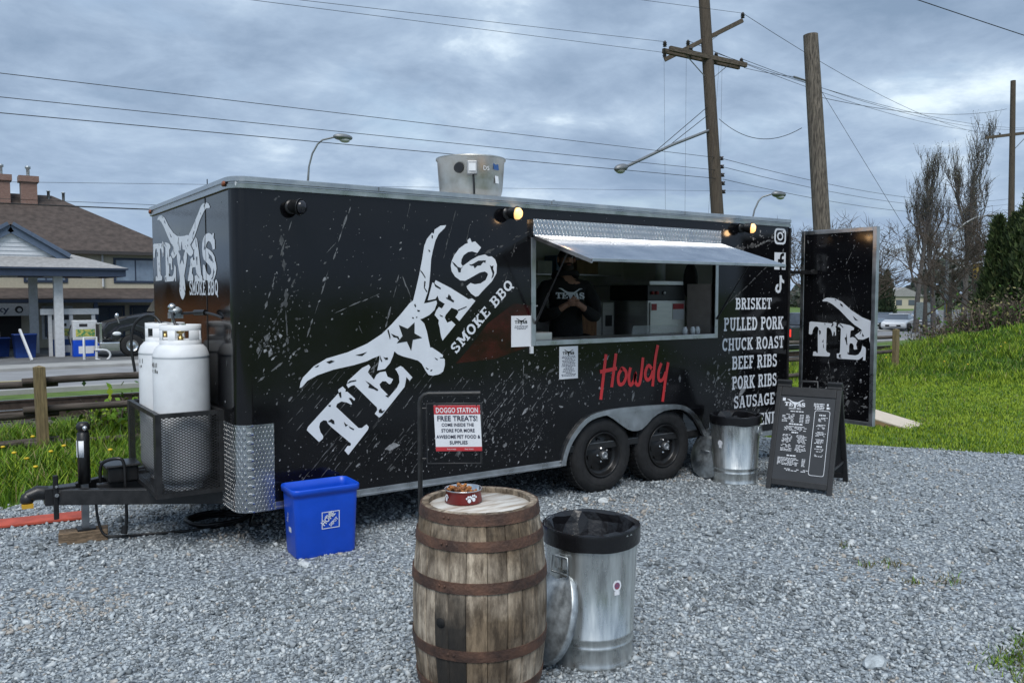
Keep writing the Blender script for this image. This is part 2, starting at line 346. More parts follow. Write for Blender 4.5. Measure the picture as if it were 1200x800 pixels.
LOGO={'T':[(-0.062,0.373),(-0.039,0.383),(0.288,0.369),(0.302,0.388),(0.341,0.378),(0.34,0.344),(0.326,0.336),(0.337,0.323),(0.338,0.241),(0.322,0.236),(0.323,0.271),(0.31,0.282),(0.295,0.233),(0.286,0.235),(0.276,0.274),(0.255,0.31),(0.222,0.324),(0.2,0.317),(0.197,0.072),(0.213,0.052),(0.257,0.041),(0.254,0.014),(0.236,0.004),(0.001,-0.0),(0.007,0.047),(0.044,0.051),(0.062,0.033),(0.076,0.041),(0.07,0.244),(0.073,0.284),(0.081,0.304),(0.068,0.325),(0.039,0.332),(0.013,0.317),(-0.009,0.282),(-0.016,0.247),(-0.033,0.237),(-0.067,0.244)],'E':[(0.368,0.361),(0.398,0.374),(0.539,0.354),(0.593,0.33),(0.588,0.307),(0.546,0.297),(0.538,0.222),(0.578,0.231),(0.61,0.223),(0.645,0.192),(0.627,0.152),(0.643,0.104),(0.608,0.096),(0.594,0.102),(0.592,0.14),(0.574,0.161),(0.542,0.164),(0.53,0.138),(0.529,0.07),(0.526,0.038),(0.616,0.035),(0.659,0.046),(0.694,0.084),(0.707,0.12),(0.711,0.144),(0.756,0.126),(0.763,0.103),(0.759,-0.011),(0.725,-0.012),(0.728,0.03),(0.692,0.007),(0.663,-0.01),(0.38,-0.012),(0.358,-0.004),(0.356,0.043),(0.39,0.046),(0.402,0.062),(0.407,0.315),(0.385,0.331),(0.361,0.336)],'A':[(1.278,0.295),(1.407,0.36),(1.415,0.342),(1.437,0.352),(1.442,0.346),(1.49,0.213),(1.53,0.067),(1.54,0.032),(1.567,0.014),(1.574,-0.023),(1.355,-0.023),(1.353,0.024),(1.399,0.029),(1.405,0.052),(1.383,0.101),(1.304,0.101),(1.284,0.093),(1.271,0.049),(1.308,0.029),(1.31,-0.017),(1.141,-0.016),(1.155,0.017),(1.196,0.072),(1.213,0.103),(1.234,0.118),(1.238,0.174),(1.272,0.186),(1.309,0.189),(1.318,0.161),(1.363,0.166),(1.348,0.221),(1.364,0.257),(1.333,0.254)],'S':[(1.856,0.343),(1.87,0.362),(1.9,0.357),(1.887,0.322),(1.915,0.305),(1.92,0.232),(1.863,0.227),(1.837,0.271),(1.805,0.294),(1.759,0.305),(1.721,0.296),(1.694,0.276),(1.69,0.256),(1.701,0.25),(1.783,0.23),(1.851,0.205),(1.906,0.168),(1.917,0.134),(1.941,0.111),(1.947,0.071),(1.929,0.031),(1.875,-0.015),(1.794,-0.029),(1.687,-0.018),(1.619,-0.015),(1.598,0.0),(1.588,0.046),(1.591,0.096),(1.6,0.117),(1.645,0.109),(1.665,0.073),(1.709,0.038),(1.763,0.022),(1.808,0.035),(1.815,0.047),(1.807,0.075),(1.766,0.103),(1.682,0.134),(1.624,0.156),(1.593,0.191),(1.582,0.246),(1.59,0.296),(1.617,0.333),(1.648,0.351),(1.698,0.366),(1.77,0.37),(1.834,0.355)],'K':[(0.195,0.65),(0.305,0.644),(0.409,0.609),(0.55,0.517),(0.697,0.446),(0.831,0.406),(0.924,0.397),(1.049,0.392),(1.157,0.394),(1.191,0.386),(1.277,0.432),(1.366,0.481),(1.472,0.545),(1.561,0.603),(1.616,0.623),(1.683,0.625),(1.687,0.608),(1.716,0.625),(1.776,0.609),(1.815,0.577),(1.791,0.571),(1.719,0.577),(1.66,0.562),(1.586,0.524),(1.528,0.49),(1.451,0.427),(1.366,0.363),(1.325,0.339),(1.267,0.315),(1.238,0.303),(1.284,0.269),(1.33,0.24),(1.32,0.221),(1.266,0.201),(1.207,0.207),(1.147,0.232),(1.127,0.245),(1.128,0.195),(1.1,0.138),(1.062,0.081),(1.028,0.029),(1.039,0.018),(1.052,-0.042),(1.061,-0.097),(1.046,-0.106),(1.047,-0.132),(1.013,-0.164),(0.968,-0.186),(0.926,-0.172),(0.884,-0.138),(0.865,-0.105),(0.871,-0.062),(0.888,-0.001),(0.885,0.038),(0.858,0.093),(0.823,0.159),(0.806,0.203),(0.803,0.24),(0.763,0.222),(0.716,0.207),(0.656,0.208),(0.605,0.248),(0.638,0.268),(0.678,0.291),(0.698,0.31),(0.644,0.34),(0.602,0.358),(0.515,0.415),(0.381,0.517),(0.277,0.579),(0.198,0.609),(0.143,0.609),(0.125,0.618),(0.157,0.639)],'star':[(0.973,0.35),(1.002,0.274),(1.078,0.264),(1.016,0.206),(1.036,0.134),(0.971,0.183),(0.899,0.136),(0.927,0.213),(0.86,0.268),(0.933,0.268)]}
CRACKS=[[(0.88,0.394),(0.89,0.389),(0.877,0.365),(0.859,0.337),(0.842,0.327),(0.855,0.35)],[(0.882,0.353),(0.895,0.315),(0.907,0.292),(0.897,0.269),(0.888,0.275),(0.893,0.294),(0.876,0.318)],[(1.028,-0.086),(1.053,-0.116),(1.046,-0.117),(1.026,-0.094)],[(0.998,-0.052),(1.006,-0.086),(0.997,-0.084),(0.994,-0.066)],[(0.891,-0.044),(0.898,-0.073),(0.89,-0.076),(0.886,-0.054)],[(0.9,-0.091),(0.918,-0.101),(0.908,-0.105),(0.895,-0.102)],[(0.712,0.281),(0.719,0.262),(0.733,0.252),(0.724,0.238),(0.707,0.251)],[(0.705,0.313),(0.691,0.284),(0.683,0.265),(0.674,0.266),(0.681,0.286)],[(1.403,0.505),(1.404,0.475),(1.394,0.43),(1.386,0.429),(1.394,0.466),(1.396,0.493)],[(1.666,0.615),(1.672,0.605),(1.654,0.59),(1.65,0.599)],[(1.564,0.559),(1.57,0.55),(1.566,0.535),(1.557,0.543)],[(1.362,0.416),(1.37,0.412),(1.344,0.387),(1.339,0.391)],[(1.648,0.351),(1.655,0.315),(1.655,0.282),(1.669,0.253),(1.701,0.25),(1.664,0.248),(1.642,0.232),(1.628,0.247),(1.644,0.278),(1.64,0.312)],[(1.742,0.224),(1.756,0.204),(1.788,0.191),(1.824,0.179),(1.878,0.13),(1.86,0.118),(1.851,0.138),(1.814,0.137),(1.788,0.158),(1.756,0.16),(1.763,0.183),(1.746,0.2)],[(1.877,0.078),(1.881,0.059),(1.9,0.049),(1.877,0.032),(1.866,0.005),(1.835,-0.013),(1.808,-0.01),(1.844,0.008),(1.863,0.048)],[(1.415,0.352),(1.416,0.322),(1.428,0.276),(1.418,0.272),(1.407,0.302),(1.401,0.323)],[(1.406,0.197),(1.412,0.182),(1.442,0.194),(1.443,0.168),(1.434,0.149),(1.438,0.12),(1.423,0.117),(1.414,0.151),(1.402,0.183)],[(1.408,0.049),(1.486,0.008),(1.48,0.003),(1.424,0.031),(1.403,0.039)],[(1.269,0.146),(1.281,0.116),(1.279,0.108),(1.266,0.128)],[(1.175,0.361),(1.185,0.355),(1.175,0.336),(1.164,0.339)],[(1.162,0.313),(1.177,0.292),(1.167,0.288),(1.155,0.301)],[(1.366,0.42),(1.37,0.407),(1.331,0.381),(1.326,0.345),(1.316,0.345),(1.326,0.387)],[(1.091,0.307),(1.101,0.296),(1.092,0.288),(1.087,0.298)],[(1.116,0.285),(1.127,0.275),(1.112,0.271)],[(0.286,0.373),(0.305,0.361),(0.276,0.33),(0.268,0.339)],[(0.171,0.372),(0.184,0.356),(0.173,0.35),(0.167,0.363)],[(0.081,0.293),(0.113,0.284),(0.117,0.26),(0.102,0.24),(0.092,0.254),(0.093,0.272)],[(0.158,0.197),(0.156,0.167),(0.161,0.154),(0.14,0.162)],[(0.158,0.146),(0.17,0.093),(0.16,0.096),(0.154,0.125)],[(0.307,0.285),(0.318,0.266),(0.312,0.237),(0.306,0.25)],[(0.376,0.366),(0.404,0.364),(0.444,0.331),(0.439,0.324),(0.407,0.349)],[(0.487,0.272),(0.497,0.224),(0.501,0.182),(0.507,0.144),(0.494,0.144),(0.485,0.177),(0.465,0.218),(0.485,0.226)],[(0.511,0.07),(0.535,0.051),(0.516,0.038),(0.511,0.058)],[(0.398,0.037),(0.418,0.031),(0.409,0.01),(0.431,-0.004),(0.397,-0.001),(0.383,0.023)],[(0.388,0.594),(0.423,0.574),(0.435,0.549),(0.396,0.567)],[(0.572,0.459),(0.617,0.427),(0.653,0.405),(0.603,0.414)],[(0.303,0.637),(0.341,0.62),(0.32,0.618)]]
HOWDY=[[(3.289,1.258),(3.262,1.086),(3.23,0.853)],[(3.408,1.26),(3.381,1.101),(3.358,0.957)],[(3.219,1.103),(3.419,1.125)],[(3.483,1.118),(3.444,1.076),(3.435,1.018),(3.455,0.976),(3.499,0.985),(3.532,1.042),(3.527,1.093),(3.487,1.121),(3.468,1.111)],[(3.586,1.124),(3.567,1.047),(3.573,0.98),(3.598,0.964),(3.632,1.006),(3.651,1.072),(3.642,1.006),(3.663,0.964),(3.698,0.965),(3.722,1.061),(3.741,1.209)],[(3.855,1.099),(3.813,1.131),(3.778,1.088),(3.773,1.028),(3.805,0.996),(3.845,1.024),(3.87,1.083)],[(3.93,1.318),(3.895,1.165),(3.867,0.932)],[(3.979,1.146),(3.944,1.071),(3.944,1.003),(3.971,0.979),(4.008,0.999),(4.039,1.059)],[(4.069,1.149),(4.034,0.983),(4.0,0.778)]]
ARCH=[(2.793,0.309),(2.805,0.383),(2.876,0.526),(3.044,0.68),(3.243,0.731),(3.605,0.741),(4.16,0.719),(4.337,0.664),(4.458,0.57),(4.532,0.47),(4.646,0.305)]
def logo(fr, u0, v0, su, sv, dirv, off, parent, name='longhorn_logo', parts='TEKAS', clip=None, detail=True, matw=None):
    dx, dy = dirv; mb = MB()
    def tr(pts): return [(u0+dx*a*su-dy*b*sv, v0+dy*a*su+dx*b*sv) for a, b in pts]
    for k, c in enumerate(parts):
        p = tr(LOGO[c])
        if clip: p = clip(p)
        if len(p) > 2: mb.decal(p, fr, off+.0003*k)
    o = mb.build(name, matw or white_vinyl, parent)
    if detail:
        p = tr(LOGO['star']); p = clip(p) if clip else p
        if len(p) > 2: MB().decal(p, fr, off+.0022).build('star', black_vinyl, o)
        mb = MB()
        for k, c in enumerate(CRACKS):
            p = tr(c)
            if clip: p = clip(p)
            if len(p) > 2: mb.decal(p, fr, off+.0022)
        mb.build('crack_marks', black_vinyl, o)['kind'] = 'stuff'
    return o
def splatter(fr, u0, u1, v0, v1, n, lines, off, parent, name, seed, clusters=(), avoid=lambda u, v: False):
    rd = random.Random(seed); mb = MB()
    def blob(u, v, s, asp, ang, mi):
        m = rd.randint(4, 7); pts = []
        for k in range(m):
            t = 2*math.pi*k/m+rd.uniform(-.3,.3); rr = s*rd.uniform(.45, 1.1); a, b = rr*math.cos(t)*asp, rr*math.sin(t)
            pts.append((u+a*math.cos(ang)-b*math.sin(ang), v+a*math.sin(ang)+b*math.cos(ang)))
        if all(u0 < p[0] < u1 and v0 < p[1] < v1 and not avoid(*p) for p in pts): mb.decal(pts, fr, off+rd.random()*.0008, mi)
    for _ in range(n):
        s = .0035*math.exp(rd.gauss(0, .55)); blob(rd.uniform(u0,u1), rd.uniform(v0,v1), s, rd.choice((1,1.3,2.2)), rd.gauss(1.0,.5), rd.choice((0,0,1,1,2)))
    for (cu_, cv_, su_, sv_, k, sc_) in clusters:
        for _ in range(k): blob(rd.gauss(cu_,su_), rd.gauss(cv_,sv_), .006*sc_*math.exp(rd.gauss(0,.6)), rd.choice((1,1.4,2.4)), rd.gauss(.9,.5), rd.choice((0,0,1,1,2)))
    for (a, b, c, d, wd, dens, g) in lines:
        L = math.hypot(c-a, d-b); ang = math.atan2(d-b, c-a); t = 0
        while t < L:
            seg = rd.uniform(.02, .11)
            if rd.random() < dens:
                uu, vv = a+(c-a)*t/L+rd.gauss(0,.004), b+(d-b)*t/L+rd.gauss(0,.004)
                ww = wd*rd.uniform(.4, 1.5); pts = []
                m = 4
                top = []; bot = []
                for i in range(m+1):
                    x = seg*i/m; hw = ww*.5*math.sin(math.pi*(i+.35)/(m+.7))*rd.uniform(.5,1.2)
                    top.append((x, hw)); bot.append((x, -hw*rd.uniform(.6,1.2)))
                pts = [(uu+x*math.cos(ang)-y*math.sin(ang), vv+x*math.sin(ang)+y*math.cos(ang)) for x, y in bot+top[::-1]]
                if all(u0 < p[0] < u1 and v0 < p[1] < v1 and not avoid(*p) for p in pts): mb.decal(pts, fr, off+rd.random()*.0008, g)
                if rd.random() < .5: blob(uu+rd.gauss(0,.03), vv+rd.gauss(0,.03), .006, 1.5, ang, g)
            t += seg*rd.uniform(.8, 1.6)
    o = mb.build(name, grey_print, parent); o['kind'] = 'stuff'; return o
# ================================================================ SETTING: terrain, gravel, lawn, road
def sstep(a, b, x): 
    t = np.clip((x-a)/(b-a), 0, 1); return t*t*(3-2*t)
def terrain(x, y):
    x = np.asarray(x, float); y = np.asarray(y, float)
    z = -.3*sstep(6, 8.6, y)-.8*sstep(12, 19, y)-.1*sstep(29, 36, y)
    # grass bank beyond the lawn, to the right of the tracks; crest from (16.5,8.4) to (27,1.3)
    ux, uy = .827, -.562; s = (x-19.2)*ux+(y-6.6)*uy; d = (x-19.2)*.562+(y-6.6)*.827
    crest = np.clip(.24+.155*s, 0, 1.1)*sstep(-3, 0, s)
    bank = crest*sstep(-5.5, -.2, d)*(1-.75*sstep(1.5, 7, d))
    und = .02*np.sin(x*1.3+y*.7)*np.sin(y*1.1-x*.4)*sstep(8.5, 11, np.hypot(x, y))
    w_ = 1-sstep(19, 22, y)
    return z+(bank+und)*w_
def gedge(x):   # y of the far edge of the gravel for a given x
    return np.interp(x, [-60,-1.6,-.6,.5,3,6.2,6.9,7.34,7.8,8.3,9.3,11,14,60], [2.0,2.3,2.75,3.1,3.2,3.0,1.0,.03,-.55,-1.34,-2.6,-5,-9,-60])
def axis(lo, hi, step, far):
    a = list(np.arange(lo, hi+1e-6, step)); g = step; v = hi
    while v < far: g *= 1.45; v += g; a.append(v)
    g = step; v = lo
    while v > -far: g *= 1.45; v -= g; a.insert(0, v)
    return np.array(a)
gx, gy = axis(-6, 32, .4, 3000), axis(-8, 24, .4, 3000)
X, Y = np.meshgrid(gx, gy); Z = terrain(X, Y)-.02
nx, ny = len(gx), len(gy)
mb = MB(); mb.V = list(zip(X.ravel(), Y.ravel(), Z.ravel()))
mb.F = [(j*nx+i, j*nx+i+1, (j+1)*nx+i+1, (j+1)*nx+i) for j in range(ny-1) for i in range(nx-1)]; mb.MI = [0]*len(mb.F); mb.SM = [True]*len(mb.F)
earth = mat('turf_soil', (.10,.17,.022), .95, var=.3, vscale=1.4, col2=(.05,.09,.014), bump=.6, bscale=18)
tag(mb.build('ground', earth), None, None, kind='structure')
# gravel sheet
grav = mat('crushed_gravel', (.40,.46,.51), .85, vscale=38, col2=(.11,.13,.15), detail=3, bump=.0, lo=.38, hi=.62)
t, b, nn = nodes_of(grav)
co = nn('ShaderNodeTexCoord'); vo = nn('ShaderNodeTexVoronoi'); vo.inputs['Scale'].default_value = 42; t.links.new(co.outputs['Object'], vo.inputs['Vector'])
bu = nn('ShaderNodeBump'); bu.inputs['Strength'].default_value = .9; bu.inputs['Distance'].default_value = .02; bu.invert = True
t.links.new(vo.outputs['Distance'], bu.inputs['Height']); t.links.new(bu.outputs[0], b.inputs['Normal'])
old = b.inputs['Base Color'].links[0].from_socket
rv = nn('ShaderNodeValToRGB'); t.links.new(vo.outputs['Color'], rv.inputs[0]); rv.color_ramp.elements[0].color = (.45,.46,.48,1); rv.color_ramp.elements[1].color = (1.35,1.32,1.28,1)
mm = nn('ShaderNodeMix', data_type='RGBA', blend_type='MULTIPLY'); mm.inputs[0].default_value = 1
t.links.new(old, mm.inputs[6]); t.links.new(rv.outputs[0], mm.inputs[7]); t.links.new(mm.outputs[2], b.inputs['Base Color'])
mb = MB(); xs = np.concatenate([np.arange(-30, -6, 2), np.arange(-6, 14, .25), np.arange(14, 31, 2)])
rows = []
for x in xs:
    e = float(gedge(x))+.06*math.sin(x*5.3)+.05*math.sin(x*11.7+1); lo_ = -9.0
    col = [(x, lo_+(e-lo_)*(1-(1-k/24.)**2.2), .004) for k in range(25)]; rows.append(col)
mb.V = [p for c in rows for p in c]
mb.F = [(i*25+k, (i+1)*25+k, (i+1)*25+k+1, i*25+k+1) for i in range(len(xs)-1) for k in range(24)]; mb.MI = [0]*len(mb.F); mb.SM = [True]*len(mb.F)
tag(mb.build('gravel_yard', grav), None, None, kind='structure')
# loose stones: one counted-by-nobody mass of small crushed rock
CAM = np.array([-1.655, -5.65])
def np_mesh(name, V, F, mats, mi=None, smooth=False):
    me = bpy.data.meshes.new(name); V = np.asarray(V, np.float32); F = np.asarray(F, np.int32); k = F.shape[1]
    me.vertices.add(len(V)); me.vertices.foreach_set('co', V.ravel()); me.loops.add(F.size); me.loops.foreach_set('vertex_index', F.ravel())
    me.polygons.add(len(F)); me.polygons.foreach_set('loop_start', np.arange(0, F.size, k, dtype=np.int32))
    try: me.polygons.foreach_set('loop_total', np.full(len(F), k, np.int32))
    except Exception: pass
    for m in (mats if isinstance(mats, (list, tuple)) else [mats]): me.materials.append(m)
    if mi is not None: me.polygons.foreach_set('material_index', np.asarray(mi, np.int32))
    if smooth: me.polygons.foreach_set('use_smooth', np.ones(len(F), bool))
    me.update(calc_edges=True); me.validate()
    o = bpy.data.objects.new(name, me); COL.objects.link(o); return o
def rot_mats(n):
    q = rng.normal(size=(n, 4)); q /= np.linalg.norm(q, axis=1)[:, None]; a, b, c, d = q.T
    return np.stack([1-2*(c*c+d*d), 2*(b*c-a*d), 2*(b*d+a*c), 2*(b*c+a*d), 1-2*(b*b+d*d), 2*(c*d-a*b), 2*(b*d-a*c), 2*(c*d+a*b), 1-2*(b*b+c*c)], 1).reshape(n, 3, 3)
def stones(pos, size):
    n = len(pos)
    base = np.array([(-1,-1,-1),(1,-1,-1),(1,1,-1),(-1,1,-1),(-1,-1,1),(1,-1,1),(1,1,1),(-1,1,1)], float)*.62
    v = base[None]+rng.uniform(-.34, .34, (n, 8, 3)); v *= np.stack([rng.uniform(.8,1.35,n), rng.uniform(.6,1.0,n), rng.uniform(.4,.75,n)], 1)[:, None]
    v = np.einsum('nij,nkj->nki', rot_mats(n), v)*size[:, None, None]*.5
    v[:, :, 2] *= .8
    v += pos[:, None]
    tri = np.array([(0,2,1),(0,3,2),(4,5,6),(4,6,7),(0,1,5),(0,5,4),(1,2,6),(1,6,5),(2,3,7),(2,7,6),(3,0,4),(3,4,7)])
    F = (np.arange(n)*8)[:, None, None]+tri[None]
    return v.reshape(-1, 3), F.reshape(-1, 3)
def polar(n, r0, r1, half, p):
    u = rng.random(n); r = (r0**p+(r1**p-r0**p)*u)**(1/p); a = .9646+rng.uniform(-half, half, n)
    return CAM[0]+r*np.cos(a), CAM[1]+r*np.sin(a), r
xs1, ys1, r1 = polar(62000, 1.6, 5.4, .80, 2.0)
xs2, ys2, r2 = polar(84000, 5.4, 14, .80, .9)
sx_, sy_, sr = np.concatenate([xs1, xs2]), np.concatenate([ys1, ys2]), np.concatenate([r1, r2])
keep = sy_ < gedge(sx_)+rng.normal(0, .07, len(sx_)); sx_, sy_, sr = sx_[keep], sy_[keep], sr[keep]
ssz = np.clip(.0200*np.exp(rng.normal(0, .36, len(sx_))), .01, .06)*np.where(sr > 6, 1.15, 1.0)
big_ = rng.random(len(sx_)) < .004; ssz[big_] *= 1.8
wx_ = np.concatenate([rng.normal(c, .22, 26) for c in (3.05, 3.75, 4.35)]); wy_ = rng.normal(-.17, .10, 78)     # bigger stones kicked up round the tyres
sx_, sy_, ssz = np.concatenate([sx_, wx_]), np.concatenate([sy_, wy_]), np.concatenate([ssz, rng.uniform(.035,.07,78)])
V, F = stones(np.stack([sx_, sy_, ssz*.16+.003], 1), ssz)
gst = []
for i, c in enumerate(((.46,.51,.54), (.33,.37,.40), (.18,.205,.22), (.60,.64,.655), (.44,.41,.37))):
    gst.append(mat('stone_%d' % i, c, .8, var=.25, vscale=25, bump=.1, bscale=120))
kind_ = rng.choice(5, len(sx_), p=[.40,.27,.15,.155,.025])
lowf = np.sin(sx_*.9+sy_*1.7)*np.sin(sx_*2.3-sy_*.8+1)+.6*np.sin(sx_*3.7+2)*np.sin(sy_*3.1+sx_)     # fines and dirt come up in patches
kind_ = np.where((lowf > .75) & (rng.random(len(sx_)) < .30), 4, kind_); kind_ = np.where((lowf < -.7) & (rng.random(len(sx_)) < .25), 2, kind_)
mi = np.repeat(kind_, 12)
o = np_mesh('gravel_stones', V, F, gst, mi); tag(o, 'loose blue-grey crushed gravel covering the yard', 'gravel', kind='stuff')
def rock(name, x, y, s, label, seed, c=0):
    rd = random.Random(seed); bm = bmesh.new(); bmesh.ops.create_icosphere(bm, subdivisions=2, radius=1)
    for v in bm.verts:
        k = 1+.16*math.sin(v.co.x*4+seed)+.12*math.sin(v.co.y*5.1+seed*2)+rd.uniform(-.08,.08); v.co *= k
        v.co.x *= s*1.2; v.co.y *= s*.85; v.co.z *= s*.62
    me = bpy.data.meshes.new(name); bm.to_mesh(me); bm.free(); me.materials.append(gst[c])
    o = bpy.data.objects.new(name, me); COL.objects.link(o); o.location = (x, y, s*.35); o.rotation_euler = (0,0,seed); return tag(o, label, 'stone')
rock('stone', 2.02, -3.42, .055, 'largest grey angular stone lying loose on the open gravel', 3)
rock('stone', .30, -.42, .038, 'pale rounded stone beside the blue recycling bin', 5, 3)
rock('stone', 3.02, -.28, .05, 'pale stone in front of the front trailer tyre', 8, 3)

# ---------------------------------------------------------------- grass
def blades(pos, h, wd, lean, mats, mi, name, label, seg=1):
    n = len(pos); a = rng.uniform(0, 2*math.pi, n); d = np.stack([np.cos(a), np.sin(a), np.zeros(n)], 1)
    la = rng.uniform(0, 2*math.pi, n); ld = np.stack([np.cos(la), np.sin(la), np.zeros(n)], 1)*(lean*h)[:, None]
    up = np.array([0,0,1.])
    b0, b1 = pos-d*wd[:, None]/2, pos+d*wd[:, None]/2
    m0 = pos+up*(h*.55)[:, None]+ld*.3-d*wd[:, None]*.4; m1 = m0+d*wd[:, None]*.8
    tp = pos+up*h[:, None]*.95+ld
    V = np.stack([b0, b1, m1, m0, tp], 1).reshape(-1, 3); k = np.arange(n)*5
    F = np.concatenate([np.stack([k, k+1, k+2], 1), np.stack([k, k+2, k+3], 1), np.stack([k+3, k+2, k+4], 1)])
    o = np_mesh(name, V, F, mats, np.concatenate([mi, mi, mi])); return tag(o, label, 'grass', kind='stuff')
def grassmat(name, c):
    m = mat(name, c, .6, var=.2, vscale=3, spec=.25); return m
gms = [grassmat('grass_mid', (.13,.25,.017)), grassmat('grass_light', (.28,.39,.032)), grassmat('grass_dark', (.06,.135,.015)), grassmat('grass_straw', (.30,.27,.12))]
# lawn and bank on the right
n = 150000
r = (8.2**1.1+(27**1.1-8.2**1.1)*rng.random(n))**(1/1.1); a = .9646-rng.uniform(.26, .80, n)
gx_, gy_ = CAM[0]+r*np.cos(a), CAM[1]+r*np.sin(a)
k = (gy_ > gedge(gx_)+rng.normal(.06, .06, n)); gx_, gy_, r = gx_[k], gy_[k], r[k]
dd = (gx_-19.2)*.562+(gy_-6.6)*.827; tall = sstep(-6.0, -3.5, dd)
patch = np.sin(gx_*1.7+gy_*.6)*np.sin(gy_*2.1-gx_*.8)+.6*np.sin(gx_*4.1+gy_)*np.sin(gy_*3.7-gx_)+.4*np.sin(gx_*.7-gy_*1.9)
gh = (.025+.03*rng.random(len(gx_)))+tall*(.05+.11*rng.random(len(gx_)))*(1+.6*patch)
pl = .30+.42*(1-tall)+.18*patch; u = rng.random(len(gx_)); gi = np.where(u < pl, 1, np.where(u > .94-.1*tall, np.where(rng.random(len(gx_)) < .25, 3, 2), np.where(u > .84-.34*tall+.12*patch*tall, 2, 0)))
blades(np.stack([gx_, gy_, terrain(gx_, gy_)-.02], 1), gh, .0055+.0006*r+.002*tall, .25+.3*rng.random(len(gx_)), gms, gi, 'lawn_grass', 'bright green grass of the lawn and the bank behind it')
# rough grass verge on the left, between gravel, fence and tracks
n = 60000
gx_, gy_ = rng.uniform(-3.2, 5.5, n), 2.1+(9.0-2.1)*rng.random(n)**1.15
k = gy_ > gedge(gx_)+rng.normal(.1, .1, n); gx_, gy_ = gx_[k], gy_[k]
patch = np.sin(gx_*2.7+gy_*.9)*np.sin(gy_*1.9-gx_*1.1)
gh = np.clip(.10+.14*rng.random(len(gx_))+.07*patch+.10*sstep(3.8, 5.6, gy_)*rng.random(len(gx_)), .05, .6)*(1-.6*sstep(7, 9, gy_))
u = rng.random(len(gx_)); gi = np.where(u < .2+.1*patch, 1, np.where(u > .93, 3, np.where(u > .7, 2, 0)))
blades(np.stack([gx_, gy_, terrain(gx_, gy_)-.02], 1), gh, .011+.006*rng.random(len(gx_)), .3+.4*rng.random(len(gx_)), gms, gi, 'verge_grass', 'rough grass verge between the gravel yard and the railway fence')
# weeds creeping into the gravel
wx, wy = [], []
for cx, cy, s, m in ((2.62,-3.82,.10,420),(2.42,-4.0,.07,260),(2.9,-3.75,.08,200),(3.35,-2.55,.035,40),(3.5,-2.62,.05,60),(3.3,-2.9,.03,30),(3.62,-2.2,.04,30),(3.5,-3.0,.06,50)):
    wx.append(rng.normal(cx, s, m)); wy.append(rng.normal(cy, s*.7, m))
wx, wy = np.concatenate(wx), np.concatenate(wy); m = len(wx)
gms.append(grassmat('moss_brown', (.10,.085,.03)))
blades(np.stack([wx, wy, np.full(m, .004)], 1), .02+.028*rng.random(m), np.full(m, .006), .6+.6*rng.random(m), gms, np.where(wy > -3.2, rng.choice([4,4,3,0], m), rng.choice([0,1,2,4], m)), 'gravel_weeds', 'patches of weeds and moss growing through the gravel')
# dandelions: countable yellow flowers
yel = mat('dandelion_yellow', (.75,.52,.02), .6, var=.15); stemm = gms[0]
def dandelion(x, y, h, label, group):
    z = float(terrain(x, y))-.02; e = empty('dandelion', (x, y, z), random.uniform(0, 6), label, 'flower', group)
    MB().tube([(0,0,0),(.01,0,h*.6),(.015,.005,h)], .003, 5).build('stem', stemm, e)
    m_ = MB(); m_.ball((.015,.005,h), .024, .024, .013, 9, 4); m_.build('bloom', yel, e)
for i in range(13):
    dandelion(random.uniform(-1.75, -.25), random.uniform(3.1, 4.8), random.uniform(.2,.32), 'yellow dandelion in the rough verge below the rail fence', 'dandelions in the verge')
for i in range(9):
    s = random.uniform(-1.5, 6.5); d = random.uniform(-4, -1); x, y = 19.2+.827*s+.562*d, 6.6-.562*s+.827*d
    dandelion(x, y, random.uniform(.2,.3), 'yellow dandelion on the grassy bank behind the lawn', 'dandelions on the bank')

# ================================================================ FOOD TRAILER
L_, W_, ZT = 5.86, 2.6, 2.585
tr = empty('food_trailer', (0,0,0), 0, 'black concession trailer with longhorn lettering and raised serving hatch', 'food trailer')
def sweep_xy(mb, path, prof, mi=0, sm=False, closed=True):
    n = len(path); m = len(prof); V = []; F = []
    for i, p in enumerate(path):
        a, b = path[max(i-1,0)], path[min(i+1,n-1)]
        if 0 < i < n-1:
            d1 = Vector((p[0]-a[0], p[1]-a[1])).normalized(); d2 = Vector((b[0]-p[0], b[1]-p[1])).normalized(); d = (d1+d2).normalized(); k = 1/max(.3, d.dot(d1))
        else: d = Vector((b[0]-a[0], b[1]-a[1])).normalized(); k = 1
        no = Vector((-d.y, d.x))*k
        for o_, z in prof: V.append((p[0]+no.x*o_, p[1]+no.y*o_, z))
    for i in range(n-1):
        for j in range(m if closed else m-1):
            j2 = (j+1) % m; F.append((i*m+j, (i+1)*m+j, (i+1)*m+j2, i*m+j2))
    mb.add(V, F, mi, sm)
    if closed: mb.add(V[:m], [tuple(range(m))], mi); mb.add(V[-m:], [tuple(range(m))[::-1]], mi)
rc = .11
arc1 = [(rc-rc*math.sin(R(a)), rc-rc*math.cos(R(a))) for a in range(0, 91, 15)]      # near front corner, from side to front
arc2 = [(rc-rc*math.cos(R(a)), W_-rc+rc*math.sin(R(a))) for a in range(0, 91, 15)]
body_path = [(L_, 0)]+arc1+arc2+[(L_, W_)]
TH = .035
liner = mat('white_bounce_lining', (.82,.81,.78), .4, var=.1, vscale=2)  # pale lining added to bounce more light round the galley
WX0, WX1, WZ0, WZ1 = 2.5, 4.71, 1.405, 2.29
ZB = .352
mb = MB()
mb.prism(rect(rc, WX0, ZB, 2.52), SIDE, -TH, 0)
inner_arch = [(2.86,ZB)]+[(x, z-.03) for x, z in ARCH[2:-1]]+[(4.60,ZB)]
mb.prism([(WX0,ZB)]+inner_arch+[(WX1,ZB),(WX1,WZ0),(WX0,WZ0)], SIDE, -TH, 0)
mb.prism(rect(WX0, WX1, WZ1, 2.52), SIDE, -TH, 0)
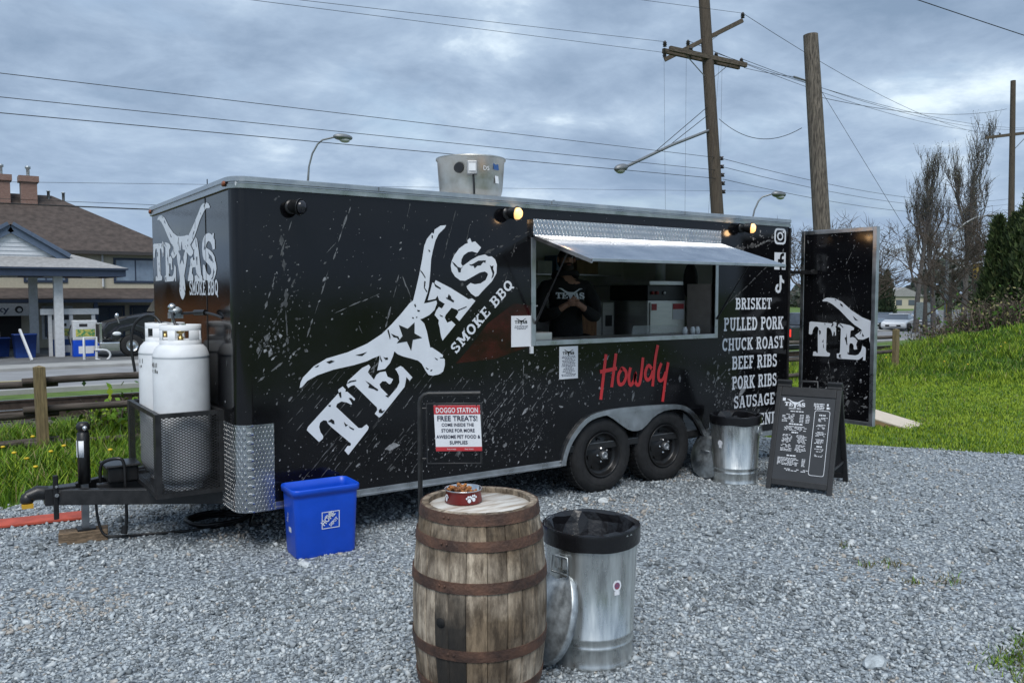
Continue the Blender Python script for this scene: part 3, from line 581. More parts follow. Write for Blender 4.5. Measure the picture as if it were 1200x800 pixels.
mb.prism(rect(WX1, L_, ZB, 2.52), SIDE, -TH, 0)
mb.build('side_wall', wrap, tr)
mb = MB(); sweep_xy(mb, arc1, [(0,ZB),(0,2.52)], sm=True, closed=False); sweep_xy(mb, arc1, [(-TH,2.52),(-TH,ZB)], sm=True, closed=False); mb.build('rounded_corner', wrap, tr)
mb = MB(); mb.prism([(-(W_-rc),.42),(-rc,.42),(-rc,2.52),(-(W_-rc),2.52)], FRONT, -TH, 0); mb.build('front_wall', wrap, tr)
mb = MB(); mb.box(rc, L_, W_-TH, W_, .352, 2.52); sweep_xy(mb, arc2, [(0,.42),(0,2.52),(-TH,2.52),(-TH,.42)]); mb.build('far_wall', [wrap], tr)
mb = MB(); mb.box(.06, L_-.005, TH+.001, W_-TH-.001, .40, .45); mb.box(.5, 5.5, .35, .42, .30, .398); mb.box(.5, 5.5, 2.15, 2.22, .30, .398); mb.build('floor', blacks, tr)
mb = MB()
mb.box(L_-TH, L_-.002, .98, W_-TH-.001, .452, 2.51); mb.box(L_-TH, L_-.002, TH+.001, .06, .452, 2.51); mb.box(L_-TH, L_-.002, .0605, .9795, 2.46, 2.51); mb.build('rear_wall', wrap, tr)
MB().box(.06,L_-.04,W_-TH-.012,W_-TH-.002,.46,2.50).build('inner_lining', liner, tr); MB().box(L_-TH-.012,L_-TH-.002,.99,W_-TH-.014,.46,2.50).build('inner_lining', liner, tr); MB().box(.045,.055,.13,W_-.13,.46,2.50).build('inner_lining', liner, tr); MB().box(.14,WX0-.03,TH+.002,TH+.01,.46,2.50).build('inner_lining', liner, tr); MB().box(WX1+.03,L_-.04,TH+.002,TH+.01,.46,2.50).build('inner_lining', liner, tr); MB().box(.06,L_-.04,TH+.012,W_-TH-.014,2.505,2.515).build('ceiling_lining', liner, tr); MB().box(.06,L_-.04,TH+.012,W_-TH-.014,.4505,.456).build('floor_mat', alu_dull, tr)
mb = MB(); mb.box(.02, L_-.002, .012, W_-.012, 2.522, 2.572); mb.build('roof', white_paint, tr)
mb = MB(); sweep_xy(mb, body_path, [(.001,2.505),(.018,2.507),(.020,2.535),(.012,2.54),(.012,2.548),(.024,2.552),(.024,2.582),(.006,2.588),(-.04,2.588),(-.04,2.574),(.001,2.57)]); mb.build('roof_trim', alu, tr)
for x in (1.05, 2.65, 4.25): MB().box(x, x+.008, -.027, -.0245, 2.5535, 2.5805).build('trim_joint', alu_dull, tr)
mb = MB(); mb.box(.25, 2.795, -.014, -.001, .302, .356); mb.box(.25, 2.795, -.022, -.0145, .312, .322); mb.build('bottom_trim', alu, tr, bev=.002)
mb = MB(); mb.box(4.65, L_, -.014, -.001, .302, .356); mb.build('bottom_trim', alu, tr, bev=.002)
mb = MB(); mb.box(L_-.001, L_+.02, -.012, .03, .36, 2.50); mb.build('rear_corner_trim', blacks, tr)
# stone guard of diamond plate round the near front corner
mb = MB(); sweep_xy(mb, [(.25,0),(.19,0),(rc,0)], [(.006,.300),(.006,.905),(.001,.905),(.001,.300)])
mb.build('stone_guard', diam_x, tr)
mb = MB(); sweep_xy(mb, arc1, [(.006,.300),(.006,.905)], sm=True, closed=False); sweep_xy(mb, arc1, [(.006,.905),(.001,.905)], closed=False); sweep_xy(mb, arc1, [(.001,.300),(.006,.300)], closed=False)
sweep_xy(mb, [(0,rc),(0,.5)], [(.006,.300),(.006,.905),(.001,.905),(.001,.300)])
mb.build('stone_guard', diam_f, tr)
MB().box(-.004, -.0005, .684, .692, .45, 2.50).build('panel_seam', blacks, tr)
MB().box(-.02, .05, .42, W_-.3, .30, .415).build('front_frame', blacks, tr)
for y in (.12, 2.45): 
    m_ = MB(); m_.ball((-.027, y, 2.54), .012, .035, .02, 10, 6); m_.build('marker_light', mat('marker_amber', (.22,.06,.02), .3), tr)
# prints on the near side
logo(SIDE, .8, .621, 1, 1, (math.cos(R(46.318)), math.sin(R(46.318))), .0022, tr)
mb = MB(); c46, s46 = math.cos(R(44.2)), math.sin(R(44.2))
slab_words('SMOKE BBQ', SIDE, 1.722, 1.322, .085, .003, .775, 'lettering', tr, white_vinyl, .12, (c46, s46))
mb = MB()
for i, st in enumerate(HOWDY):
    for q in ribbon(smooth_path(st, 4), .034): mb.decal(q, SIDE, .003+.0003*i)
mb.build('red_howdy_lettering', red_vinyl, tr)
mb = MB()
for tx, a, b, z0, z1 in (('BRISKET',5.02,5.585,1.640,1.757),('PULLED PORK',4.85,5.785,1.425,1.56),('CHUCK ROAST',4.83,5.80,1.225,1.352),('BEEF RIBS',4.98,5.69,1.03,1.165),('PORK RIBS',4.985,5.69,.825,.96),('SAUSAGE',5.016,5.66,.63,.755),('BURNT ENDS',4.84,5.80,.425,.55)):
    slab_words(tx, SIDE, a, z0, z1-z0, .002, b-a, 'menu_lettering', tr, white_vinyl)
mb = MB(); g_ = MB()
def ring(mb, po, pi, off):
    n = len(po)
    for i in range(n): mb.decal([po[i], po[(i+1) % n], pi[(i+1) % n], pi[i]], SIDE, off)
cx, cz = 5.708, 2.405
ring(mb, rrect(cx-.095,cx+.095,cz-.085,cz+.085,.05), rrect(cx-.073,cx+.073,cz-.064,cz+.064,.036), .002)
ring(mb, circ(cx,cz,.05,.045), circ(cx,cz,.031,.028), .002); mb.decal(circ(cx+.05,cz+.046,.012,n=8), SIDE, .0024)
cz = 2.145; cx = 5.712
ring(mb, rect(cx-.093,cx+.093,cz-.09,cz+.09), rect(cx-.092,cx+.092,cz-.089,cz+.089), .002)
mb.decal(rect(cx-.093,cx+.093,cz-.09,cz+.09), SIDE, .0018)
fpts = [(.03,-.09),(.03,-.012),(.06,-.012),(.065,.02),(.03,.02),(.03,.042),(.045,.055),(.065,.055),(.065,.085),(.035,.085),(.005,.07),(-.005,.045),(-.005,.02),(-.035,.02),(-.035,-.012),(-.005,-.012),(-.005,-.09)]
g_.decal([(cx+a, cz+b) for a, b in fpts], SIDE, .003)
cz = 1.895; cx = 5.712
tk = [(.0,.10),(.03,.10),(.04,.065),(.075,.045),(.075,.015),(.04,.025),(.03,.03),(.03,-.045),(.012,-.08),(-.025,-.09),(-.06,-.072),(-.072,-.035),(-.055,.0),(-.02,.012),(-.02,-.018),(-.036,-.026),(-.042,-.042),(-.032,-.058),(-.016,-.06),(-.002,-.045)]
mb.decal([(cx+a, cz+b) for a, b in tk], SIDE, .002)
mb.build('social_icons', white_vinyl, tr); g_.build('social_icon_letter', black_vinyl, tr)
mb = MB(); mb.decal([(1.72,1.25),(2.1,1.27),(2.44,1.36),(2.49,1.42),(2.47,1.70),(2.28,1.72),(2.02,1.56),(1.84,1.36)], SIDE, .0008); mb.build('dark_red_reflection', red_tint, tr)  # painted patch imitating a dark red reflection on the wall
def avoid(u, v): return (WX0-.05 < u < WX1+.05 and WZ0-.06 < v < 2.46) or (2.72 < u < 4.72 and v < .80) or (u < .27 and v < .92)
lines = []
rd = random.Random(4)
lines += [(.86,2.50,.52,1.55,.012,.75,1),(1.25,2.0,.98,1.15,.012,.7,1),(1.17,2.15,1.38,1.62,.010,.7,1),(1.72,2.45,1.62,2.10,.012,.7,0),(.40,2.3,.22,1.75,.012,.8,1),(.33,2.2,.36,1.35,.022,.85,0),(.15,1.35,.46,2.0,.02,.8,0),(.45,1.42,.12,1.18,.022,.8,1)]
lines += [(2.0,2.12,2.48,2.34,.02,.95,0),(2.05,1.70,2.47,1.86,.022,.9,0),(5.0,1.75,5.45,2.05,.014,.9,0),(4.78,1.62,5.2,1.9,.018,.7,0),(4.78,2.20,5.6,2.36,.05,.8,0),(5.3,2.28,5.75,2.45,.03,.8,1),(4.2,2.47,4.7,2.5,.03,.9,0)]
for i in range(34):
    u = rd.uniform(.3, 1.5); v = rd.uniform(.42, 1.1); l = rd.uniform(.12,.4); lines.append((u, v, u+l*.72, v+l*.75, .008, .75, rd.choice((0,0,1))))
for i in range(26):
    u = rd.uniform(1.5, 2.6); v = rd.uniform(.42, 1.0); l = rd.uniform(.08,.3); lines.append((u, v, u+l*.7, v+l*.75, .008, .7, rd.choice((0,1,1))))
for i in range(22):
    u = rd.uniform(.3, 5.6); v = rd.uniform(.5, 2.3); l = rd.uniform(.08,.35); t_ = rd.gauss(1.1, .5); lines.append((u, v, u+l*math.cos(t_), v+l*math.sin(t_), .008, .7, rd.choice((0,1))))
for i in range(26):
    u = rd.uniform(4.55, 5.7); v = rd.uniform(.45, 1.0); l = rd.uniform(.05,.25); t_ = rd.gauss(.9, .6); lines.append((u, v, u+l*math.cos(t_), v+l*math.sin(t_), .016, .8, rd.choice((0,0,1))))
cl = [(.36,1.75,.07,.28,80,.7),(.25,1.45,.08,.08,60,1.0),(2.2,.75,.35,.2,420,.7),(4.85,.75,.25,.2,260,1.3),(3.5,.9,.6,.2,260,.7),(1.5,.55,.6,.12,320,.7),(5.3,2.36,.25,.05,25,1.2),(2.75,1.15,.3,.12,150,.8)]
splatter(SIDE, .02, 5.84, .37, 2.49, 1500, lines, .0010, tr, 'splatter_print', 11, cl, avoid)
# prints on the front
logo(FRONT, -2.40, 1.915, 1.02, .88, (1,0), .002, tr)
slab_words('SMOKE BBQ', FRONT, -1.19, 1.79, .11, .002, .80, 'lettering', tr, white_vinyl, .12)
splatter(FRONT, -2.45, -.13, .95, 2.48, 160, [(-.22,1.30,-.13,1.6,.02,.8,0)], .0008, tr, 'splatter_print', 5)
# wheels
def wheel(x):
    wl = empty('wheel', (x, .015, .345)); wl.parent = tr
    M = Matrix.Rotation(math.pi/2, 4, 'X')     # local z -> -y
    ro, wd = .352, .225
    prof = [(.20,-wd+.02),(.235,-wd),(.30,-wd),(.335,-wd+.02),(ro,-wd+.05),(ro,-.05),(.336,-.018),(.305,.0),(.27,.004),(.235,-.002),(.205,-.02),(.20,-.03),(.195,-wd+.04)]
    t_ = MB(); t_.lathe(prof, 48, M)
    for k in range(48):      # tread blocks
        for s, (z0, z1) in enumerate(((-.075,-.04),(-.135,-.085),(-.19,-.145))):
            a = 2*math.pi*(k+.3*s)/48; m2 = M @ Matrix.Rotation(a, 4, 'Z') @ Matrix.Translation((ro, 0, 0)); t_.box(-.004,.008,-.017,.017,z0,z1,0,m2)
    for k in range(4):       # sidewall ribs
        rr = .27+.012*k; t_.lathe([(rr,.003-.004*k**.5),(rr+.003,.0065-.004*k**.5),(rr+.006,.003-.004*k**.5)], 48, M)
    t_.build('tyre', rubber, wl)
    r2 = MB(); r2.lathe([(.205,-.022),(.207,-.006),(.20,.0),(.192,-.008),(.186,-.045),(.170,-.06),(.150,-.062),(.12,-.05),(.085,-.04),(.07,-.018),(.0,-.016)], 40, M)
    rim = r2.build('rim', rimm, wl)
    for k in range(8):
        dk = MB()
        a = 2*math.pi*(k+.2)/8; m2 = M @ Matrix.Rotation(a, 4, 'Z') @ Matrix.Translation((.128, 0, -.0515)) @ Matrix.Rotation(R(-20), 4, 'Y'); dk.lathe([(.022,.0),(.019,.003),(.019,-.02),(0,-.02)], 12, m2)
        dk.build('vent_hole', mat('hole_black', (.004,.004,.004), .8) if 'hole_black' not in MATS else MATS['hole_black'], rim)
    for k in range(5):
        a = 2*math.pi*(k+.5)/5; m2 = M @ Matrix.Rotation(a, 4, 'Z') @ Matrix.Translation((.062, 0, -.03)); n_ = MB(); n_.lathe([(.011,-.01),(.011,.022),(.006,.028),(0,.028)], 6, m2, sm=False); n_.build('lug_nut', chrome, rim)
    h = MB(); h.lathe([(.036,-.02),(.036,.018),(.03,.026),(.018,.026),(.016,.02),(0,.02)], 20, M); h.build('hub_cap', alu_dull, rim)
wheel(3.28); wheel(4.06)
mb = MB(); mb.box(2.86, 4.60, .30, .31, .30, .76); mb.box(2.86, 4.60, TH+.002, .30, .745, .76); mb.build('wheel_well', blacks, tr)
mb = MB(); mb.tube([(3.28,.2,.345),(3.28,2.4,.345)], .035, 10); mb.tube([(4.06,.2,.345),(4.06,2.4,.345)], .035, 10); mb.build('axle', blacks, tr)
mb = MB()
qs = ribbon(smooth_path(ARCH, 3), .045); 
for q in qs:
    a = [SIDE.p(u, v, .0005) for u, v in q]; b_ = [SIDE.p(u, v, .03) for u, v in q]
    mb.add(a+b_, [(4,5,6,7),(0,1,5,4),(2,3,7,6)], 0, False)
mb.prism([(3.20,.725),(3.30,.705),(3.38,.665),(3.46,.61),(3.55,.555),(3.61,.535),(3.67,.53),(3.73,.54),(3.79,.575),(3.86,.63),(3.93,.665),(4.02,.69),(4.16,.695),(4.10,.722),(3.605,.738)], SIDE, .002, .012)
mb.build('fender', alu, tr)
# serving hatch: frame, header, awning, struts, counter
mb = MB(); mb.box(2.452, WX0, -.012, .02, 1.362, 2.27); mb.box(WX1, 4.752, -.012, .02, 1.362, 2.27); mb.box(WX0+.0005, WX1-.0005, -.014, .03, 1.362, WZ0); mb.build('hatch_frame', alu, tr, bev=.003)
MB().box(2.446, 4.745, -.045, -.001, 2.283, 2.42).build('hatch_header', diam_h, tr, bev=.003)
mb = MB(); nrib = 64; V = []
for i in range(nrib*2+1):
    x = 2.45+(4.76-2.45)*i/(nrib*2); dz = .012*(1 if i % 2 else -1)
    V += [(x, -.05, 2.280+dz), (x, -.79, 2.058+dz)]
mb.add(V, [(2*i, 2*i+1, 2*i+3, 2*i+2) for i in range(nrib*2)]); aw = mb.build('awning', awn_m, tr)
MB().box(2.45, 4.76, -.80, -.785, 2.045, 2.07).build('awning_front_edge', alu, aw, bev=.003)
for x in (2.45, 4.747): MB().bar((x+.006,-.045,2.268), (x+.006,-.79,2.046), .012, .03).build('awning_side_edge', alu, aw)
m_ = MB(); m_.add([(2.462,-.05,2.264),(4.748,-.05,2.264),(4.748,-.78,2.044),(2.462,-.78,2.044)], [(0,1,2,3)]); m_.build('awning_underside', white_paint, aw)  # underside made white to bounce light in through the hatch
for x in (2.49, 4.722):
    m_ = MB(); m_.tube([(x,-.02,1.55),(x,-.20,1.80)], .011, 8); m_.tube([(x,-.20,1.80),(x,-.46,2.145)], .006, 8); m_.build('gas_strut', blackp, aw)
mb = MB(); mb.box(WX0+.001, WX1-.001, .031, .50, 1.365, 1.398); mb.build('counter', steel, tr)
for x in (2.49,): MB().box(x-.05, x-.02, -.018, -.002, 1.30, 1.36).build('hatch_latch', white_paint, tr)
# lamps
warm = mat('lit_bulb', (1,.75,.4), .3, emit=((1,.50,.17), .75)); glass_d = mat('unlit_lens', (.02,.02,.025), .1)
def lamp(x, z, lit, ang):
    e = empty('wall_lamp', (x, -.001, z)); e.parent = tr
    b_ = MB(); b_.lathe([(0,0),(.05,0),(.05,.012),(.0,.012)], 20, Matrix.Rotation(math.pi/2, 4, 'X')); b_.tube([(0,-.01,0),(0,-.075,-.005)], .018, 10); b_.build('mount', blackp, e)
    d = Vector((math.sin(ang), -math.cos(ang), -.12)).normalized(); q = d.to_track_quat('Z', 'Y').to_matrix().to_4x4(); q.translation = Vector((0,-.085,-.005))-d*.05
    h = MB(); h.lathe([(0,0),(.03,.003),(.042,.02),(.054,.075),(.060,.08),(.057,.086),(.050,.08),(.042,.06),(0,.055)], 24, q); h.build('housing', blackp, e)
    g = MB(); g.lathe([(.040,.0601),(.048,.082),(.046,.105),(.03,.122),(0,.128)], 20, q); g.build('bulb', warm if lit else glass_d, e)
lamp(2.215, 2.455, True, R(28)); lamp(5.09, 2.465, True, R(28)); lamp(.40, 2.40, False, R(40))
for lx in (2.215, 5.09):
    pl_ = bpy.data.lights.new('bulb_light', 'POINT'); pl_.energy = .45; pl_.color = (1,.6,.28); pl_.shadow_soft_size = .03
    po = bpy.data.objects.new('bulb_light', pl_); COL.objects.link(po); po.location = (lx+.09, -.26, 2.43); po.parent = tr
# exhaust fan on the roof
fn = empty('exhaust_fan', (2.24, .60, 2.572)); fn.parent = tr
MB().lathe([(.17,.0),(.195,.012),(.235,.04),(.262,.075),(.275,.12),(.281,.18),(.294,.375),(.306,.383),(.306,.398),(.294,.398),(.285,.37),(.268,.14),(.2,.06),(0,.05)], 48).build('fan_bowl', mat('spun_aluminium', (.50,.51,.50), .42, .9, var=.2, vscale=5, rvar=.12, col2=(.36,.34,.30)), fn)
MB().box(-.26,.26,-.26,.26,-.01,.004).build('curb', alu_dull, fn)
MB().lathe([(.16,.06),(.16,.28),(.05,.33),(0,.33)], 24).build('motor_cover', alu_dull, fn)
fr_ = Frame((2.24,.6,2.572), (1,0,0), (0,0,1))
def on_fan(az, z, r_=.288):      # frame tangent to the bowl; azimuth measured from the -y side
    n_ = Vector((math.sin(az), -math.cos(az), .12)).normalized(); u = Vector((math.cos(az), math.sin(az), 0)); v = n_.cross(u)
    return Frame((r_*math.sin(az), -r_*math.cos(az), z), u, v)
f1 = on_fan(R(-52), .285); m_ = MB(); m_.prism(circ(0,0,.043,n=20), f1, -.02, .016); m_.build('port_ring', blackp, fn)
f1 = on_fan(R(-30), .28); m_ = MB(); m_.prism(rect(-.042,.042,-.06,.055), f1, -.01, .05); jb = m_.build('switch_box', alu_dull, fn, bev=.006)
m_ = MB(); m_.prism(rect(-.028,.028,-.035,.03), f1, .051, .056); m_.build('switch_plate', white_paint, jb)
p0 = f1.p(.01,-.06,.02); m_ = MB(); m_.tube([p0, p0+Vector((0,-.01,-.08)), p0+Vector((.005,-.005,-.18)), p0+Vector((.01,.0,-.235))], .009, 8); m_.build('cable', blackp, fn)
f1 = on_fan(R(16), .32); m_ = MB(); m_.prism(rect(-.035,.03,-.04,.03), f1, 0, .003); m_.build('sticker', mat('blue_sticker', (.03,.10,.30), .5), fn)
f1 = on_fan(R(18), .20); m_ = MB(); m_.prism(rect(-.022,.022,-.032,.032), f1, .001, .003); st_ = m_.build('sticker', paper, fn)
f1 = on_fan(R(-4), .27); sans_text('DS', f1, -.035, .0, .036, .006, paper, 'decal_letters', fn)
# bits on the roof edge
for x, y in ((.1,1.0),): MB().box(x-.02,x+.02,y-.02,y+.02,2.57,2.62).build('roof_vent_cap', blackp, tr)
m_ = MB(); m_.tube([(.1,1.0,2.62),(.1,1.0,2.68)], .004, 6); m_.build('roof_aerial', blackp, tr)
m_ = MB(); m_.box(2.85,2.97,.25,.29,2.572,2.60); m_.tube([(2.90,.27,2.60),(2.90,.27,2.63)], .012, 6); m_.build('roof_bracket', blackp, tr)
# ---- rear door folded back
DF = Frame((6.085,-.005,0), (.025,-1,0), (0,0,1)); rdoor = empty('rear_door', (0,0,0)); rdoor.parent = tr
DW, DB, DT = .845, .47, 2.46
MB().prism(rect(0.0, DW, DB, DT), DF, -.04, 0).build('door_panel', wrap, rdoor)
m_ = MB(); m_.prism(rect(-.012,.03,DB-.012,DT+.014), DF, -.045, .008); m_.prism(rect(DW-.032,DW+.012,DB-.012,DT+.014), DF, -.045, .008); m_.prism(rect(.0305,DW-.0325,DT-.03,DT+.0135), DF, -.044, .0075); m_.prism(rect(.0305,DW-.0325,DB-.0115,DB+.03), DF, -.044, .0075); m_.build('door_frame', alu, rdoor, bev=.003)
def clipd(p):
    out = []; lim = DW-.036
    for i in range(len(p)):
        a, b_ = p[i-1], p[i]
        if (a[0] <= lim) != (b_[0] <= lim):
            t_ = (lim-a[0])/(b_[0]-a[0]); out.append((lim, a[1]+t_*(b_[1]-a[1])))
        if b_[0] <= lim: out.append(b_)
    return out
logo(DF, .155, 1.135, .80, .96, (1,0), .003, rdoor, parts='TEK', clip=clipd)
splatter(DF, .04, DW-.04, DB+.04, DT-.04, 420, [(.62,2.3,.35,1.75,.012,.75,1),(.3,2.2,.25,1.4,.01,.7,0),(.55,2.0,.7,1.5,.01,.7,0)]+[(rd.uniform(.1,.7), rd.uniform(.55,1.0), rd.uniform(.1,.7), rd.uniform(.55,1.05), .012, .7, 0) for _ in range(9)], .0010, rdoor, 'splatter_print', 21, [(.45,.75,.25,.15,160,1.2)])
for z in (.75, 2.03):
    m_ = MB(); m_.bar((L_+.005,.02,z), (6.07,-.005,z), .02, .035); m_.box(6.05,6.083,-.2,-.005,z-.02,z+.02); m_.build('hinge_arm', blackp, rdoor)
m_ = MB(); m_.lathe([(0,0),(.03,0),(.03,.02),(.015,.04),(0,.04)], 16, DF.mat() @ Matrix.Translation((.14,2.03,.001))); m_.build('door_bumper', blackp, rdoor)
# ---- tongue, jack, gas cage
mb = MB(); NY = 1.05
mb.bar((-.98,NY-.03,.355), (.06,.36,.355), .06, .11); mb.bar((-.98,NY+.03,.355), (.06,1.78,.355), .06, .11); mb.box(-.72,.0,NY-.035,NY+.035,.302,.408); mb.build('tongue', blacks, tr, bev=.006)
mb = MB(); mb.box(-1.06,-.86,NY-.055,NY+.055,.30,.425); mb.tube([(-1.04,NY,.385),(-1.10,NY,.395),(-1.165,NY,.375)], [.05,.052,.04], 12); mb.ball((-1.165,NY,.355), .045,.045,.05,12,8); mb.build('coupler', blackp, tr, bev=.006)
MB().box(-1.01,-.975,NY-.075,NY-.0565,.20,.52).build('latch_plate', blackp, tr, bev=.008)
m_ = MB(); m_.tube([(-.99,NY-.076,.38),(-.99,NY-.10,.38)], .014, 8); m_.tube([(-.99,NY-.076,.44),(-.99,NY-.09,.44)], .010, 8); m_.build('latch_pin', chrome, tr)
MB().box(-1.20,-1.13,NY-.05,NY+.02,.30,.328).build('lock_tag', mat('yellow_tag', (.62,.36,.03), .5), tr)
jk = empty('jack', (-.80, NY, 0)); jk.parent = tr
MB().lathe([(0,.425),(.042,.425),(.042,.79),(.036,.795),(.036,.815),(.046,.82),(.046,.85),(.03,.872),(0,.875)], 20).build('outer_tube', blackp, jk)
MB().lathe([(0,.10),(.033,.10),(.033,.425),(0,.425)], 4, Matrix.Rotation(R(45), 4, 'Z'), sm=False).build('inner_leg', alu_dull, jk)
m_ = MB(); m_.box(-.06,.06,-.06,.06,.088,.102); m_.build('foot', blacks, jk)
m_ = MB(); m_.tube([(0,0,.84),(.0,-.09,.84)], .010, 8); m_.ball((0,-.1,.84), .018); m_.build('crank', chrome, jk)
MB().box(-.044,-.0425,-.02,.02,.62,.74).build('label_strip', paper, jk)
m_ = MB(); m_.lathe([(.0425,.62),(.0432,.62),(.0432,.74),(.0425,.74)], 8, None, a0=R(215), a1=R(265)); m_.build('label_strip', paper, jk)
mb = MB(); mb.box(-.66,-.45,NY-.10,NY+.12,.425,.53); mb.box(-.68,-.43,NY-.12,NY+.14,.53,.55); mb.build('tongue_box', blackp, tr, bev=.012)
m_ = MB(); m_.tube(smooth_path([(-.70,NY-.03,.42),(-.69,NY-.05,.56),(-.60,NY-.11,.60),(-.555,NY-.13,.56),(-.55,NY-.14,.35),(-.55,NY-.15,.15),(-.56,NY-.15,.10)],5), .012, 8); m_.tube([(-.56,NY-.15,.11),(-.57,NY-.15,.05)], .022, 10); m_.build('trailer_cable', blackp, tr)
CX0, CX1, CY0, CY1, CZ0, CZ1 = -.44, -.02, .32, 1.26, .405, .985
cg = empty('gas_cage', (0,0,0)); cg.parent = tr
mb = MB()
for x in (CX0, CX1):
    for y in (CY0, CY1): mb.box(x-.018,x+.018,y-.018,y+.018,CZ0,CZ1); mb.box(x-.0195,x+.0195,y-.0195+(.0 if y < 1 else -.03),y+.0195+(.03 if y < 1 else 0),CZ0+.001,CZ1-.001)
for z in (CZ0+.0, CZ1-.03):
    for y in (CY0, CY1): mb.box(CX0+.0185,CX1-.0185,y-.016,y+.016,z,z+.03)
    for x in (CX0, CX1): mb.box(x-.016,x+.016,CY0+.0185,CY1-.0185,z,z+.03)
mb.box(CX0+.02,CX1-.02,CY0+.02,CY1-.02,CZ0+.002,CZ0+.012); mb.build('cage_frame', blacks, cg)
def expanded(fr, w, h, cw=.036, ch=.019, sw=.0052):
    mb = MB(); sl = ch/cw; 
    for sg in (1,-1):
        k = -h-w*sl
        while k < h+w*sl+ch:
            # line v = k + sg*sl*u , clipped to [0,w]x[0,h]
            pts = []
            for u in (0, w):
                v = k+sg*sl*u
                pts.append((u, v))
            (ua, va), (ub, vb) = pts
            ts = [0, 1]
            def clip1(p, q, lo, hi, t0, t1):
                if abs(q-p) < 1e-9: return (t0, t1) if lo <= p <= hi else (1, 0)
                a, b_ = (lo-p)/(q-p), (hi-p)/(q-p); a, b_ = min(a,b_), max(a,b_); return max(t0,a), min(t1,b_)
            t0, t1 = clip1(va, vb, 0, h, 0, 1)
            if t1-t0 > .02:
                p = (ua+(ub-ua)*t0, va+(vb-va)*t0); q = (ua+(ub-ua)*t1, va+(vb-va)*t1)
                for r_q in ribbon([p, q], sw):
                    mb.add([fr.p(*c_, .0008*sg) for c_ in r_q], [(0,1,2,3)])
            k += ch
    return mb
for fr, w in ((Frame((CX0,CY0-.016,CZ0), (1,0,0), (0,0,1)), CX1-CX0), (Frame((CX0-.016,CY1,CZ0), (0,-1,0), (0,0,1)), CY1-CY0), (Frame((CX1+.016,CY0,CZ0), (0,1,0), (0,0,1)), CY1-CY0)):
    o = expanded(fr, w, CZ1-CZ0).build('mesh_panel', blacks, cg); o['kind'] = 'stuff'
# rod, bracket, regulator, hose
m_ = MB(); m_.tube([(-.225,.79,CZ0),(-.225,.79,1.70)], .007, 8); m_.bar((-.225,.45,1.585), (-.225,1.12,1.585), .03, .008); m_.lathe([(.0,1.69),(.03,1.69),(.03,1.71),(.012,1.73),(0,1.73)], 6, Matrix.Translation((-.225,.79,0))); m_.build('hold_down_rod', chrome, cg)
m_ = MB(); m_.lathe([(.0,0),(.045,0),(.05,.015),(.04,.03),(.018,.045),(0,.045)], 18, Matrix.Translation((-.20,.80,1.66))); m_.box(-.25,-.15,.78,.82,1.62,1.662); m_.build('regulator', galv2, cg)
m_ = MB(); m_.tube(smooth_path([(-.225,.57,1.52),(-.25,.62,1.60),(-.24,.72,1.655),(-.21,.79,1.645)],5), .010, 8); m_.tube(smooth_path([(-.225,1.03,1.52),(-.27,1.12,1.62),(-.33,1.2,1.63),(-.40,1.26,1.56),(-.42,1.28,1.40),(-.40,1.27,1.2)],5), .011, 8)
m_.tube(smooth_path([(-.16,.78,1.655),(-.1,.7,1.66),(-.06,.58,1.665),(-.03,.45,1.655),(-.01,.34,1.64),(0,.30,1.63)],5), .010, 8); m_.tube([(-.09,.68,1.662),(-.05,.55,1.665)], .022, 10); m_.build('gas_hose', blackp, cg)
# ================================================================ THINGS ROUND THE TRAILER
# propane cylinders
def tank(y, label):
    e = empty('propane_tank', (-.225, y, .417), 0, label, 'gas cylinder', 'propane cylinders in the cage')
    MB().lathe([(0,.03),(.12,.035),(.165,.06),(.182,.10),(.19,.14),(.19,.925),(.188,.935),(.191,.938),(.191,.946),(.187,.958),(.175,.995),(.15,1.022),(.10,1.04),(.03,1.048),(0,1.048)], 40).build('body', tank_w, e)
    MB().lathe([(.13,0),(.135,.05),(.128,.05),(.124,0)], 28).build('foot_ring', tank_w, e)
    c = MB()
    for a0, a1, z0, z1 in ((0,360,1.015,1.06),(0,360,1.125,1.165)):
        c.lathe([(.140,z0),(.140,z1),(.134,z1),(.134,z0),(.140,z0)], 36)
    for a0, a1 in ((-140,-118),(-80,-40),(-10,40),(70,110),(140,200)):
        c.lathe([(.140,1.058),(.140,1.127),(.134,1.127),(.134,1.058)], 8, None, a0=R(a0), a1=R(a1))
    c.build('collar', tank_w, e)
    v = MB(); v.lathe([(.02,1.04),(.02,1.075),(.013,1.08),(.013,1.10),(.028,1.105),(.028,1.125),(0,1.128)], 12); v.tube([(0,0,1.07),(0,.055,1.075)], .011, 8); v.build('valve', brass, e)
    k = MB()
    for i in range(9):
        a = R(152+i*6); 
        for z0, z1 in ((.83,.86),(.868,.905)):
            if random.random() < .75: k.lathe([(.1914,z0+random.uniform(0,.01)),(.1914,z1-random.uniform(0,.012))], 2, None, a0=a, a1=a+R(random.uniform(1.5,3.6)))
    k.build('stencil_marks', blackp, e)['kind'] = 'stuff'
tank(.55, 'white propane cylinder standing nearest the trailer side in the mesh cage')
tank(1.03, 'white propane cylinder tucked behind the other one in the cage')
# wood block under the jack
m_ = MB(); m_.box(-.16,.16,-.07,.07,0,.086); o = m_.build('wood_block', woodblk, bev=.006); o.location = (-.815, NY, .0); o.rotation_euler = (0,0,R(-9)); tag(o, 'weathered timber block under the trailer jack foot', 'wood block')
# orange strip
m_ = MB(); m_.box(-.75,.75,-.11,.11,.0,.022); o = m_.build('plank', mat('orange_paint', (.50,.085,.05), .7, var=.25, vscale=7), bev=.004); o.location = (-1.45, 1.86, .012); o.rotation_euler = (0,0,R(-8)); tag(o, 'flat orange-red painted plank lying on the gravel edge', 'plank')
